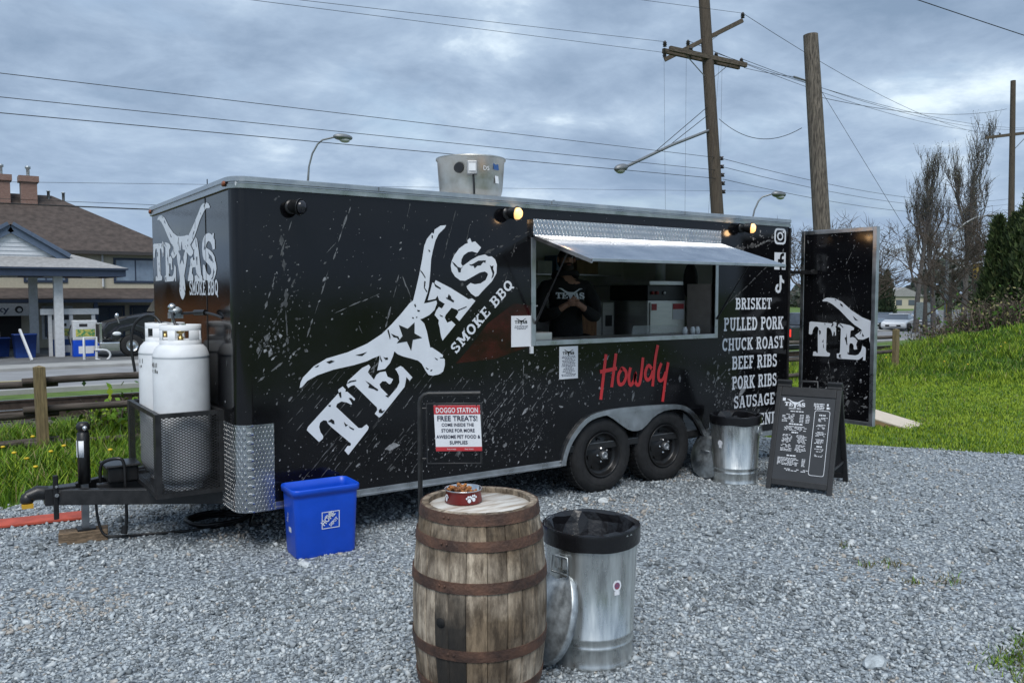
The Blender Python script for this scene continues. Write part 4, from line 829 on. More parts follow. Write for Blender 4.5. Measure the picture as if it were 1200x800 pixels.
# coil of hose
m_ = MB(); pts = []
for i in range(110):
    a = i*.23; r = .16+.012*math.sin(i*.7)+.0004*i; pts.append((r*1.25*math.cos(a), r*math.sin(a), .016+.02*(i/110.)*2+.004*math.sin(i)))
pts += [(.12+.05*i, -.2-.04*i, .016) for i in range(1,3)]
m_.tube(pts, .013, 7); o = m_.build('hose_coil', blackp); o.location = (.12, .95, .004); tag(o, 'coil of black hose on the gravel under the trailer nose', 'hose')
m_ = MB(); m_.tube(smooth_path([(.0,.80,.016),(-.25,.86,.016),(-.45,.92,.018),(-.62,.93,.03),(-.70,.96,.06),(-.73,.985,.18),(-.735,1.0,.29)],5), .010, 7); tag(m_.build('power_cord', blackp), 'thin black cord trailing along the gravel to the jack', 'cord')

# blue recycling bin
be = empty('recycling_bin', (.515, -.172, 0.004), R(-2), 'open blue plastic recycling bin with a white square store emblem', 'recycling bin')
be.scale = (1.10, 1.04, 1.02)
def loft(mb, sections, n=5, close_bottom=True):
    rings = [[Vector((x, y, z)) for x, y in rrect(-w/2, w/2, -d/2, d/2, r, n)] for w, d, z, r in sections]; m = len(rings[0]); V = [v for r in rings for v in r]
    F = [(i*m+k, i*m+(k+1) % m, (i+1)*m+(k+1) % m, (i+1)*m+k) for i in range(len(rings)-1) for k in range(m)]
    mb.add(V, F, 0, True)
    if close_bottom: mb.add(rings[0], [tuple(range(m))[::-1]])
    return mb
m_ = MB(); loft(m_, [(.37,.225,0,.03),(.385,.24,.02,.035),(.415,.265,.40,.04),(.416,.266,.425,.04),(.44,.29,.43,.045),(.442,.292,.462,.045),(.434,.284,.47,.043),(.424,.274,.468,.04),(.408,.258,.42,.036),(.375,.228,.03,.03),(.37,.222,.02,.03)])
m_.add([Vector((x,y,.022)) for x,y in rrect(-.185,.185,-.111,.111,.03)], [tuple(range(24))]); m_.build('tub', blue_pl, be)
BF = Frame((0,-.2495/2+.0035,.015), (1,0,0), (0,-.036,1))
hd = MB(); bw = white_vinyl; hx, hz_ = .02, .245
hd2 = empty('emblem', (0,0,0)); hd2.parent = be
BF = Frame((0,-.1212,.0), (1,0,0), (0,-.0335,1))
po, pi_ = rect(hx-.058,hx+.058,hz_-.058,hz_+.058), rect(hx-.053,hx+.053,hz_-.053,hz_+.053)
for i in range(4): hd.decal([po[i], po[(i+1) % 4], pi_[(i+1) % 4], pi_[i]], BF, .003)
hd.build('emblem_outline', bw, hd2)
c45 = (.7071,.7071)
for tx, a, b_, s in (('THE',-.024,.006,.022),('HOME',-.042,-.037,.034),('DEPOT',.002,-.046,.020)):
    sans_text(tx, BF, hx+a, hz_+b_, s, .0032, bw, 'emblem_word', hd2, bold=.03, dirv=c45, width={'THE':.05,'HOME':.105,'DEPOT':.068}[tx])
SFb = Frame((-.1885,0,0), (0,-1,0), (-.04,0,1)); m_ = MB(); m_.decal(rect(-.02,.03,.165,.20), SFb, .004); m_.build('side_label', bw, be)
sans_text('blue', SFb, -.03, .225, .03, .004, bw, 'side_lettering', be, dirv=(.3,.95))

# whisky barrel
BX, BY = .305, -2.57
br = empty('barrel', (BX, BY, .004), 0, 'weathered oak whisky barrel with rusty hoops', 'barrel')
BH = .885
def brad(z): 
    t = (z/BH-.5)*2; return .299-.043*t*t
oak = mat('weathered_oak', (.58,.505,.41), .85, vscale=6, col2=(.16,.13,.10), bump=.35, bscale=36, stretch=(6,6,.85), detail=9, lo=.26, hi=.66)
t, b, nn = nodes_of(oak)
oi = nn('ShaderNodeObjectInfo'); rv = nn('ShaderNodeValToRGB'); t.links.new(oi.outputs['Random'], rv.inputs[0])
e_ = rv.color_ramp.elements; e_[0].color = (.78,.76,.74,1); e_[1].color = (1.04,1.01,.97,1)
n2 = nn('ShaderNodeTexNoise'); n2.inputs['Scale'].default_value = 2.6; n2.inputs['Detail'].default_value = 6; co = nn('ShaderNodeTexCoord')
mp = nn('ShaderNodeMapping'); mp.inputs['Scale'].default_value = (1,1,1.3); t.links.new(co.outputs['Object'], mp.inputs[0]); t.links.new(mp.outputs[0], n2.inputs['Vector'])
r2 = nn('ShaderNodeValToRGB'); t.links.new(n2.outputs['Fac'], r2.inputs[0]); r2.color_ramp.elements[0].position = .40; r2.color_ramp.elements[0].color = (.42,.37,.31,1); r2.color_ramp.elements[1].position = .56; r2.color_ramp.elements[1].color = (1,1,1,1)
old = b.inputs['Base Color'].links[0].from_socket; m1 = nn('ShaderNodeMix', data_type='RGBA', blend_type='MULTIPLY'); m1.inputs[0].default_value = 1
m2 = nn('ShaderNodeMix', data_type='RGBA', blend_type='MULTIPLY'); m2.inputs[0].default_value = 1
t.links.new(old, m1.inputs[6]); t.links.new(rv.outputs[0], m1.inputs[7]); t.links.new(m1.outputs[2], m2.inputs[6]); t.links.new(r2.outputs[0], m2.inputs[7]); n3 = nn('ShaderNodeTexNoise'); n3.inputs['Scale'].default_value = 13; n3.inputs['Detail'].default_value = 8; n3.inputs['Roughness'].default_value = .7; mp3 = nn('ShaderNodeMapping'); mp3.inputs['Scale'].default_value = (1.6,1.6,.55)
t.links.new(co.outputs['Object'], mp3.inputs[0]); t.links.new(mp3.outputs[0], n3.inputs['Vector']); r3 = nn('ShaderNodeValToRGB'); t.links.new(n3.outputs['Fac'], r3.inputs[0]); r3.color_ramp.elements[0].position = .40; r3.color_ramp.elements[0].color = (.36,.33,.30,1); r3.color_ramp.elements[1].position = .58; r3.color_ramp.elements[1].color = (1.05,1.04,1.02,1)
m3 = nn('ShaderNodeMix', data_type='RGBA', blend_type='MULTIPLY'); m3.inputs[0].default_value = .9
t.links.new(m2.outputs[2], m3.inputs[6]); t.links.new(r3.outputs[0], m3.inputs[7]); t.links.new(m3.outputs[2], b.inputs['Base Color'])
stained = oak.copy(); stained.name = 'stained_oak'; t, b, nn = nodes_of(stained)     # whisky that ran from the bung has blackened these staves
old = b.inputs['Base Color'].links[0].from_socket; co = nn('ShaderNodeTexCoord'); sx = nn('ShaderNodeSeparateXYZ'); t.links.new(co.outputs['Object'], sx.inputs[0])
mr = nn('ShaderNodeMapRange'); t.links.new(sx.outputs[2], mr.inputs[0]); mr.inputs[1].default_value = .75; mr.inputs[2].default_value = .22; mr.inputs[3].default_value = -.25; mr.inputs[4].default_value = .9
n4 = nn('ShaderNodeTexNoise'); n4.inputs['Scale'].default_value = 7; n4.inputs['Detail'].default_value = 7; t.links.new(co.outputs['Object'], n4.inputs['Vector'])
ad = nn('ShaderNodeMath', operation='ADD'); t.links.new(mr.outputs[0], ad.inputs[0]); t.links.new(n4.outputs['Fac'], ad.inputs[1])
m5 = nn('ShaderNodeMapRange'); t.links.new(ad.outputs[0], m5.inputs[0]); m5.inputs[1].default_value = .55; m5.inputs[2].default_value = 1.0; m5.inputs[3].default_value = 0; m5.inputs[4].default_value = .93
mz = nn('ShaderNodeMix', data_type='RGBA'); t.links.new(m5.outputs[0], mz.inputs[0]); t.links.new(old, mz.inputs[6]); mz.inputs[7].default_value = (.012,.011,.010,1); t.links.new(mz.outputs[2], b.inputs['Base Color'])
angs = []; a = 0
wds = [random.uniform(.75, 1.3) for _ in range(24)]; sw = sum(wds)
camang = math.atan2(-5.65-BY, -1.655-BX)
bung_a = camang-R(33)
acc = bung_a-R(7.5); wds[0] = 1.0
for k in range(24):
    da = 2*math.pi*wds[k]/sw; a0, a1 = acc+R(.25), acc+da-R(.25); acc += da
    s = MB(); V = []; nz = 14; dr = random.uniform(-.0015,.0015)
    for i in range(nz+1):
        z = BH*i/nz; r_o = brad(z)+dr; r_i = r_o-.028
        for (rr, aa) in ((r_o-.002,a0),(r_o+.0005,a0+.12*(a1-a0)),(r_o+.0005,a1-.12*(a1-a0)),(r_o-.002,a1),(r_i,a1),(r_i,a0)): V.append((rr*math.cos(aa), rr*math.sin(aa), z))
    F = []
    for i in range(nz):
        for j in range(6): F.append((i*6+j, i*6+(j+1) % 6, (i+1)*6+(j+1) % 6, (i+1)*6+j))
    F += [tuple(range(6))[::-1], tuple(nz*6+j for j in range(6))]
    s.add(V, F); s.build('stave', stained if k in (0,1) else oak, br)
for z, hw in ((.862,.046),(.755,.042),(.585,.046),(.30,.046),(.13,.042),(.023,.046)):
    h = MB(); z0, z1 = z-hw/2, z+hw/2
    h.lathe([(brad(z0)+.0005,z0),(brad(z0)+.0045,z0),(brad(z)+.0052,z),(brad(z1)+.0045,z1),(brad(z1)+.0005,z1)], 80, sm=False)
    ho = h.build('hoop', rust, br)
    rv_ = MB(); ra = camang-R(34 if z > .5 else 26)
    for dz in (-.0,):
        for da in (0, .09): 
            q = Vector((math.cos(ra+da), math.sin(ra+da), 0)); rv_.ball(q*(brad(z)+.006)+Vector((0,0,z+.004)), .006, .006, .006, 8, 4)
    rv_.build('rivet', rust, ho)
headm = mat('white_barrel_head', (.60,.58,.54), .65, vscale=3.5, col2=(.27,.20,.135), bump=.12, bscale=30, stretch=(1,5,1), detail=7, lo=.36, hi=.56)
m_ = MB(); m_.lathe([(0,BH-.022),(.227,BH-.022),(.231,BH-.03)], 48); m_.build('barrel_head', headm, br)
m_ = MB(); q = Vector((math.cos(bung_a), math.sin(bung_a), 0)); M = q.to_track_quat('Z','Y').to_matrix().to_4x4(); M.translation = q*(brad(.43)+.0005)+Vector((0,0,.43)); m_.lathe([(.021,0),(.021,.0015),(0,.0015)], 16, M); m_.build('bung_hole_shade', MATS['hole_black'], br)  # flat black disc painted in for the shade inside the bung opening
# dog bowl and treats
HZ = .004+BH-.022
BWX, BWY = .272, -2.487
bo = empty('dog_bowl', (BWX, BWY, HZ+.001), 0, 'dark red dog bowl with white paw prints on the barrel', 'dog bowl')
redp = mat('bowl_red', (.20,.012,.014), .35, var=.15)
MB().lathe([(0,.0),(.078,0),(.084,.006),(.078,.05),(.083,.058)], 40).build('shell', redp, bo)
MB().lathe([(.083,.0575),(.087,.060),(.085,.0625),(.080,.061),(.068,.03),(.055,.014),(0,.012)], 40).build('steel_liner', chrome, bo)
ca = math.atan2(-5.65-BWY, -1.655-BWX)
for da in (R(18), R(33), R(-62)):
    pw = MB()
    for (u, v, r_) in ((0,-.006,.0085),(-.012,.004,.0042),(-.0045,.0105,.0045),(.0045,.0105,.0045),(.012,.004,.0042)):
        an = ca+da; nq = Vector((math.cos(an), math.sin(an), .07)); uu = Vector((-math.sin(an), math.cos(an), 0)); fr = Frame(Vector((.0818*math.cos(an), .0818*math.sin(an), .028)), uu, nq.cross(uu))
        pw.decal(circ(u, v+ (.004 if da == R(33) else 0), r_, r_*1.15, 9), fr, .0022)
    pw.build('paw_print', white_vinyl, bo)
tan_ = mat('treat_biscuit', (.48,.19,.05), .75, var=.35, vscale=30); tan2 = mat('treat_biscuit_dark', (.30,.12,.045), .75, var=.35, vscale=30)
for i in range(26):
    rr = random.uniform(.0,.055); an = random.uniform(0, 6.28); m_ = MB(); ln = random.uniform(.016,.026)
    m_.tube([(-ln,0,0),(ln,0,0)], [.0055,.0055], 7); 
    for sx in (-1,1):
        for sy in (-1,1): m_.ball((sx*ln, sy*.005, 0), .0065, n=7, m=4)
    o = m_.build('dog_treat', tan_ if i % 3 else tan2); layer = i//9; o.location = (BWX+rr*math.cos(an), BWY+rr*math.sin(an), HZ+.040+layer*.011+.008*(1-rr/.055)); o.rotation_euler = (random.uniform(-.5,.5), random.uniform(-.5,.5), random.uniform(0,3.1))
    tag(o, 'orange-brown bone-shaped dog biscuit heaped in the red bowl', 'dog treat', 'biscuits in the dog bowl')

# sign stand with hanging treat notice
se = empty('sign_stand', (.37, -1.90, 0.004), R(-33), 'black metal post stand holding the dog treat notice', 'sign stand')
m_ = MB(); m_.tube([(0,0,0),(0,0,1.24)]+[(.045-.045*math.cos(R(a)),0,1.24+.045*math.sin(R(a))) for a in (30,60,90)]+[(.31,0,1.287)], .0125, 10); m_.build('post', blacks, se)
m_ = MB(); m_.tube([(.035,0,1.235),(.315,0,1.235),(.315,0,.925),(.035,0,.925)], .006, 8, closed=True); m_.tube([(.012,0,1.21),(.035,0,1.21)], .006, 6); m_.tube([(.012,0,.95),(.035,0,.95)], .006, 6); m_.build('hanging_frame', blacks, se)
m_ = MB(); m_.tube([(-.06,.0,.09),(.06,0,.09)], .008, 6); m_.build('ground_stake', blacks, se)
sg = empty('notice', (.37, -1.90, 0.004), R(-33), 'white and red notice offering free dog treats, hung in the black frame', 'sign'); 
SG = Frame((.195,-.014,1.11), (1,0,0), (-.05,0,1))
sgw = .118
m_ = MB(); m_.prism([(-sgw,-.118),(sgw,-.118),(sgw,.118),(-sgw,.118)], SG, -.003, 0); m_.build('board', paper, sg)
m_ = MB(); m_.decal(rect(-sgw,sgw,.072,.118), SG, .001); m_.build('red_band', mat('sign_red', (.52,.04,.05), .45), sg); MB().decal(rect(-sgw,sgw,-.118,-.096), SG, .001).build('red_band', MATS['sign_red'], sg)
ink = mat('navy_ink', (.01,.015,.05), .5)
for tx, v, s, w_, mt in (('DOGGO STATION',.080,.026,.215,paper),('FREE TREATS!',.038,.026,.205,ink),('COME INSIDE THE',.010,.016,.165,ink),('STORE FOR MORE',-.020,.017,.17,ink),('AWESOME PET FOOD &',-.052,.017,.225,ink),('SUPPLIES',-.082,.017,.092,ink)):
    sans_text(tx, SG, 0, v, s, .0018, mt, 'sign_lettering', sg, width=w_, bold=.02, align='CENTER')
for u in (-.06, .03): sans_text('free treats', SG, u, -.111, .008, .0018, paper, 'sign_small_print', sg, width=.045)
for u in (-.10, .10): m_ = MB(); m_.tube([SG.p(u,.115,.002), SG.p(u*1.02,.126,.0)], .003, 6); m_.build('cable_tie', blackp, sg)

# galvanised cans, bags, lids
def can(x, y, rz, label, h=.66, r0=.205, r1=.232):
    e = empty('trash_can', (x, y, .004), rz, label, 'trash can', 'galvanised cans on the gravel')
    def rr(z): return r0+(r1-r0)*z/h
    m_ = MB(); prof = [(0,.02),(r0-.012,.02),(r0-.004,.0),(r0+.006,0),(r0+.008,.012),(r0+.002,.022),(rr(.10),.10),(rr(.106)+.006,.106),(rr(.112),.112),(rr(.145),.145),(rr(.151)+.006,.151),(rr(.157),.157),(rr(.55),.55),(rr(h-.02),h-.02),(r1+.008,h-.012),(r1+.009,h),(r1,h+.003),(r1-.006,h-.01),(rr(.3)-.006,.3),(r0-.01,.03)]
    m_.lathe(prof, 56); m_.build('can_body', galv, e)
    for a in (0, math.pi):
        q = MB(); M = Matrix.Rotation(a, 4, 'Z') @ Matrix.Translation((0,-rr(.52),.52))
        q.box(-.035,-.015,-.012,.004,-.03,.03,0,M); q.box(.015,.035,-.012,.004,-.03,.03,0,M); q.tube([M @ Vector(p) for p in ((-.045,-.012,.03),(-.05,-.014,-.05),(.05,-.014,-.05),(.045,-.012,.03))], .005, 6, closed=True); q.build('handle', galv2, e)
    return e, rr
CANX, CANY = .985, -2.53
e1, rr1 = can(CANX, CANY, R(-78), 'galvanised trash can with bin liner beside the whisky barrel')
an = math.atan2(-5.65-CANY, -1.655-CANX)+R(34)-R(-78)
def cyl_frame(an, z, r): 
    uu = Vector((-math.sin(an), math.cos(an), 0)); return Frame((r*math.cos(an), r*math.sin(an), z), uu, (0,0,1))
fr = cyl_frame(an, .40, rr1(.40)); m_ = MB(); m_.prism(circ(0,.015,.024,.028,18), fr, -.003, .0015); m_.prism(rect(-.014,.014,-.03,-.012), fr, -.002, .0017); st = m_.build('sticker', paper, e1)
m_ = MB(); m_.decal(circ(0,.015,.016,.017,14), fr, .0022); m_.decal(circ(0,.02,.010,.006,10), fr, .0026); m_.build('sticker_picture', mat('sticker_print', (.10,.10,.22), .5, col2=(.35,.06,.05), vscale=60), st)
fr = cyl_frame(an-R(86), .52, rr1(.52)+.004)
CAN2 = (4.62, -.36)
e2, rr2 = can(*CAN2, R(20), 'galvanised trash can with bin liner standing next to the folding menu board', h=.64)
an2 = math.atan2(-5.65-CAN2[1], -1.655-CAN2[0])-R(38)-R(20)
fr = cyl_frame(an2, .38, rr2(.38)); m_ = MB(); m_.prism(circ(0,.01,.026,.028,18), fr, -.003, .0015); m_.prism(rect(-.014,.014,-.035,-.014), fr, -.002, .0017); m_.build('sticker', paper, e2)
def bag(x, y, h, label, seed, collar=.075, up=.012):
    rd_ = random.Random(seed); n = 40; m_ = MB(); V = []
    pl_ = [max(-1.5,min(1.5,rd_.gauss(0,1))) for _ in range(n)]; pl2 = [max(-1.5,min(1.5,rd_.gauss(0,1))) for _ in range(n)]; pl_ = [(pl_[k-1]+2*pl_[k]+pl_[(k+1) % n])/3 for k in range(n)]; pl2 = [(pl2[k-1]+2*pl2[k]+pl2[(k+1) % n])/3 for k in range(n)]; ph = rd_.uniform(0,6)
    prof = [(.2405,-collar,.003),(.2415,-collar*.55,.003),(.2425,-.014,.002),(.2435,.001,.001),(.2420,.007,.001),(.2360,.008,.002),(.226,up*.3,.010),(.208,-.035,.022),(.190,-.09,.030),(.168,-.16,.032),(.13,-.23,.03),(.07,-.29,.02),(.0,-.30,0)]
    for i, (r_, z, am) in enumerate(prof):
        for k in range(n):
            a = 2*math.pi*k/n; f = min(1, max(0, (i-5)/4)); w_ = pl_[k]*(1-f*.4)+f*.8*pl2[k]+.9*math.sin(5*a+ph)
            rr_ = r_+am*w_*.55; rr_ = min(rr_, .216) if i >= 6 else rr_; zz_ = z+(.004*pl_[k]*(.3 if 2 <= i <= 4 else 1) if i < 6 else .010*pl2[k])+.003*math.sin(3*a+ph)
            aa = a+(.03*pl2[k] if i > 5 else 0)
            V.append((rr_*math.cos(aa), rr_*math.sin(aa), h+zz_))
    m = len(prof)
    for i in range(m-1):
        for k in range(n):
            q = (i*n+k, i*n+(k+1) % n, (i+1)*n+(k+1) % n, (i+1)*n+k)
            m_.F += [(q[0],q[1],q[2]),(q[0],q[2],q[3])] if (i+k) % 2 else [(q[0],q[1],q[3]),(q[1],q[2],q[3])]; m_.MI += [0,0]; m_.SM += [i < 3]*2
    m_.V = V; o = m_.build('bin_liner', bagm); o.location = (x, y, .004); return tag(o, label, 'bin liner')
bag(CANX, CANY, .66, 'black plastic liner folded over the can beside the barrel', 3)
bag(*CAN2, .64, 'black plastic liner folded over the can by the menu board', 9)
def lid(name, label, M):
    e = empty(name, (0,0,0), 0, label, 'can lid', 'lids leaning on the cans'); e.matrix_world = M
    m_ = MB(); m_.lathe([(.252,-.03),(.256,-.03),(.257,0),(.25,.006),(.235,.006),(.23,.012),(.18,.026),(.175,.034),(.09,.05),(.04,.056),(0,.057)], 48); m_.lathe([(.252,-.03),(.25,.0),(.22,.004),(.17,.022),(.08,.045),(0,.052)], 48); m_.build('lid_dome', galv2, e)
    h = MB(); h.tube([(-.06,0,.045),(-.05,0,.075),(.05,0,.075),(.06,0,.045)], .006, 7); h.build('lid_handle', galv2, e)
def lean(base, ax, tilt):     # a disc standing on its rim at base, its dome facing ax, leaning back by tilt
    ax = Vector(ax).normalized(); n_ = (ax*math.cos(tilt)+Vector((0,0,1))*math.sin(tilt)).normalized(); M = n_.to_track_quat('Z','Y').to_matrix().to_4x4()
    up = (Vector((0,0,1))-n_*n_.z).normalized(); M.translation = Vector(base)+up*.257+n_*.03; return M
v_ = Vector((CANX-(-1.655), CANY+5.65, 0)).normalized(); side_ = Vector((v_.y, -v_.x, 0))     # to the right as seen from the yard
q = Vector((CANX, CANY, 0))-side_*.25-v_*.115
lid('can_lid', 'round galvanised lid wedged upright between barrel and trash can', lean(q+Vector((0,0,.004)), -side_*.88-v_*.47, R(15)))
v2 = Vector((CAN2[0]+1.655, CAN2[1]+5.65, 0)).normalized(); sd2 = Vector((v2.y, -v2.x, 0))
q = Vector((*CAN2, 0))-sd2*.28+v2*.03
lid('can_lid', 'round galvanised lid leaning on the can by the menu board', lean(q+Vector((0,0,.004)), -sd2*.72-v2*.69, R(20)))

# folding menu board
fl, frr = Vector((4.62,-.72,0)), Vector((4.834,-1.266,0)); uu = (frr-fl).normalized(); nb = Vector((-uu.y, uu.x, 0))
mbd = empty('menu_board', tuple((fl+frr)/2+Vector((0,0,.004))), 0, 'black folding sidewalk board with white printed menu', 'menu board')
bwid = (frr-fl).length; spread = .70; BHt = .985
slope = Vector((nb.x*spread/2, nb.y*spread/2, BHt)).normalized(); slen = math.hypot(spread/2, BHt)
MF = Frame((0,0,.0), uu, slope); hw = bwid/2
panel_face = mat('menu_face', (.035,.038,.043), .42, var=.12, vscale=4)
def aframe(fr, front):
    m_ = MB(); T0, T1 = (-.03, .0) if front else (0, .03)
    def pr(p): m_.prism(p, fr, T0, T1)
    pr(rect(-hw,-hw+.045,.0,slen-.07)); pr(rect(hw-.045,hw,.0,slen-.07)); pr(rect(-hw+.0455,hw-.0455,slen-.155,slen-.0705)); pr(rect(-hw+.0455,hw-.0455,.045,.10))
    pr(rect(-hw,-hw+.13,slen-.0695,slen)); pr(rect(hw-.13,hw,slen-.0695,slen))
    return m_
aframe(MF, True).build('front_frame', blackpl, mbd, bev=.005)
m_ = MB(); m_.prism(rect(-hw+.046,hw-.046,.1005,slen-.1555), MF, -.022, -.008); m_.build('front_panel', panel_face, mbd)
m_ = MB(); pp = [(-.075,slen-.07),(-.07,slen-.005),(.07,slen-.005),(.075,slen-.07)]
m_.tube([MF.p(u,v,-.015) for u, v in pp], .011, 8); m_.build('carry_handle', blackpl, mbd)
back_top = MF.p(0, slen, -.03); bs = (Vector((nb.x*spread, nb.y*spread, 0))-Vector((nb.x*spread/2, nb.y*spread/2, BHt))); 
BK = Frame(Vector((nb.x*spread, nb.y*spread, 0)), uu, (-nb.x*spread/2, -nb.y*spread/2, BHt))
aframe(BK, False).build('rear_frame', blackpl, mbd, bev=.005)
m_ = MB(); m_.prism(rect(-hw+.046,hw-.046,.1005,slen-.1555), BK, .008, .022); m_.build('rear_panel', panel_face, mbd)
m_ = MB()
for s in (-1,1): m_.bar(MF.p(s*(hw-.03),.22,-.03), BK.p(s*(hw-.03),.22,0), .012, .02)
m_.build('spreader', blackpl, mbd)
m_ = MB(); rw = random.Random(2); W0, W1 = -hw+.06, hw-.06; top = slen-.17
def row(u0, u1, v, h=.007, dens=.8):
    u = u0
    while u < u1-.004:
        l_w = rw.uniform(.008,.03); e_u = min(u+l_w, u1)
        if rw.random() < dens: m_.decal(rect(u, e_u, v, v+h), MF, -.0072)
        u = e_u+rw.uniform(.003,.007)
def block(uc, wd, v, n, h=.0055, gap=.0115, head=False):
    if head: row(uc-wd*.28, uc+wd*.28, v, .012, 1); v -= .02
    for i in range(n):
        ww = wd*rw.uniform(.55,1); row(uc-ww/2, uc+ww/2, v, h); v -= gap
    return v
lc, lw = -.085, .255
m_.decal(rect(W0+.005,W0+.032,top-.035,top-.006), MF, -.0072)
v = top-.135
row(lc-.06, lc+.06, v, .009, 1); v -= .03
for i in range(6): row(lc-.13, lc-.02, v, .006); row(lc+.03, lc+.065, v, .006, 1); row(lc+.085, lc+.12, v, .006, 1); v -= .0135
v = block(lc, .22, v-.012, 4, head=True); v -= .012
row(lc-.03, lc+.03, v, .012, 1); v -= .022
for half in range(2):
    for uc in (lc-.065, lc+.065): block(uc, .105, v, 7 if half == 0 else 6)
    v -= .092
v -= .012; row(lc-.05, lc+.03, v, .012, 1); v -= .022
for i in range(6): row(lc-.13, lc+.06, v, .006); row(lc+.09, lc+.12, v, .006, 1); v -= .0125
row(lc-.06, lc+.16, v-.025, .006); row(lc-.04, lc+.13, v-.038, .006)
rc_ = .145; row(.06, .16, top-.05, .009, 1); row(.06,.15,top-.066,.009,1); row(.07,.155,top-.082,.009,1); row(.07,.15,top-.096,.007,1); row(.175,.205,top-.06,.02,.9); row(.175,.205,top-.09,.02,.9)
v = top-.155
for i in range(4): v = block(rc_, .10, v, 4, head=(i == 0))-.022
v = block(rc_, .085, v, 3, head=True)-.02; block(rc_, .09, v, 2)
po, pi_ = rrect(rc_-.072,rc_+.066,.165,top-.105,.02), rrect(rc_-.068,rc_+.062,.169,top-.109,.018)
for i in range(len(po)): m_.decal([po[i], po[(i+1) % len(po)], pi_[(i+1) % len(po)], pi_[i]], MF, -.0072)
m_.build('menu_print', white_vinyl, mbd)['kind'] = 'stuff'
logo(MF, -.20, top-.082, .094, .10, (1,0), -.0070, mbd, 'logo_print', detail=False)
m_ = MB(); slab_text(m_, 'SMOKE BBQ', MF, -.165, top-.112, .016, -.0070, width=.11); m_.build('logo_lettering', white_vinyl, mbd)
m_ = MB(); m_.prism(circ(hw-.022, .5, .012, n=12), MF, 0, .004); m_.build('latch_stud', blackpl, mbd)
m_ = MB(); m_.prism(circ(hw-.3, .62, .02, .03, n=14), BK, .0225, .026); m_.build('white_spot', paper, mbd)

# papers on the trailer wall
def poster(x0, x1, z0, z1, label, kind):
    e = empty('poster', ((x0+x1)/2, -.0035, (z0+z1)/2), 0, label, 'poster'); w2, h2 = (x1-x0)/2, (z1-z0)/2; fr = Frame((0,0,0), (1,0,0), (0,0,1))
    m_ = MB(); m_.prism(rect(-w2,w2,-h2,h2), fr, -.001, .001); m_.build('sheet', paper, e)
    logo(fr, -w2*.62, h2*.50, w2*.62, w2*.66, (1,0), .0016, e, 'logo_print', detail=False, matw=black_vinyl)
    rr_ = random.Random(int(x0*100)); p = MB()
    for i in range(3 if kind == 0 else 15):
        ww = w2*rr_.uniform(.3,.8); zz_ = h2*(.30-.09*i) if kind == 0 else h2*(.36-.085*i)
        u = -ww
        while u < ww:
            l_w = rr_.uniform(.008,.026); p.decal(rect(u, min(u+l_w, ww), zz_, zz_+.006), fr, .0016); u += l_w+.005
    p.build('print', ink, e)
poster(2.252, 2.455, 1.36, 1.618, 'white paper flyer taped left of the serving hatch', 0)
poster(2.756, 2.962, 1.062, 1.345, 'white price list taped to the trailer below the hatch', 1)

# cornhole board on the lawn
cb_e = empty('cornhole_board', (9.226, 1.10, -.012), R(-78), 'pale wooden bean bag toss board lying sloped on the lawn', 'game board')
plyw = mat('pale_plywood', (.62,.54,.44), .6, var=.12, vscale=5, stretch=(1,8,8)); plye = mat('plywood_edge', (.34,.22,.12), .7, var=.3)
M = Matrix.Translation((0,0,.06)) @ Matrix.Rotation(R(12), 4, 'Y')
m_ = MB(); m_.box(-.58,.62,-.31,.31,.051,.068,0,M); m_.build('deck', plyw, cb_e)
m_ = MB(); m_.box(-.58,.62,-.308,-.28,-.03,.0505,0,M); m_.box(-.58,.62,.28,.308,-.03,.0505,0,M); m_.box(.59,.618,-.2795,.2795,-.03,.0505,0,M); m_.build('side_rail', plye, cb_e)
m_ = MB(); 
for y in (-.29,.29): m_.box(-.56,-.51,y-.015,y+.015,-.30,.05,0,Matrix.Translation((0,0,.24)))
m_.build('leg', plye, cb_e)
m_ = MB(); m_.ball((0,0,0), .085,.085,.038, 14, 8); o = m_.build('bean_bag', mat('purple_cloth', (.10,.035,.16), .9, bump=.3)); o.location = (9.05,1.22,.225); tag(o, 'purple bean bag resting on the pale toss board', 'bean bag')

# ================================================================ INSIDE THE TRAILER
def solid(name, parts, label, cat, group=None, loc=(0,0,0)):
    e = empty(name, loc, 0, label, cat, group)
    for pn, b_, mt, bv in parts: b_.build(pn, mt, e, bev=bv)
    return e
# smoker oven / fryer cabinet
ov = [('cabinet', MB().box(5.05,5.66,1.30,1.95,.452,1.72), steel, .006), ('door', MB().box(5.08,5.63,1.285,1.2995,.62,1.70), steel, .005), ('control_panel', MB().box(5.05,5.66,1.30,1.95,1.7205,1.90), blackp, .004), ('hood_lip', MB().box(5.02,5.69,1.24,1.95,1.9005,1.945), steel, .004)]
oe = solid('smoker_oven', ov, 'stainless steel cooker cabinet with dark control panel inside the hatch', 'oven')
for i, x in enumerate((5.12, 5.19, 5.31)):
    m_ = MB(); m_.lathe([(0,0),(.022,0),(.02,.02),(0,.022)], 12, Matrix.Translation((x,1.299,1.81)) @ Matrix.Rotation(math.pi/2,4,'X')); m_.build('knob', chrome if i == 2 else mat('knob_red%d' % i, (.35,.03,.03), .4), oe)
m_ = MB(); m_.box(5.44,5.62,1.281,1.2845,1.50,1.685); tg = m_.build('warning_label', paper, oe); m_ = MB(); m_.box(5.441,5.619,1.279,1.2806,1.62,1.684); m_.build('label_band', MATS['sign_red'], tg)
m_ = MB(); m_.box(5.10,5.18,1.281,1.2845,1.61,1.685); m_.build('round_label', MATS['sign_red'], oe)
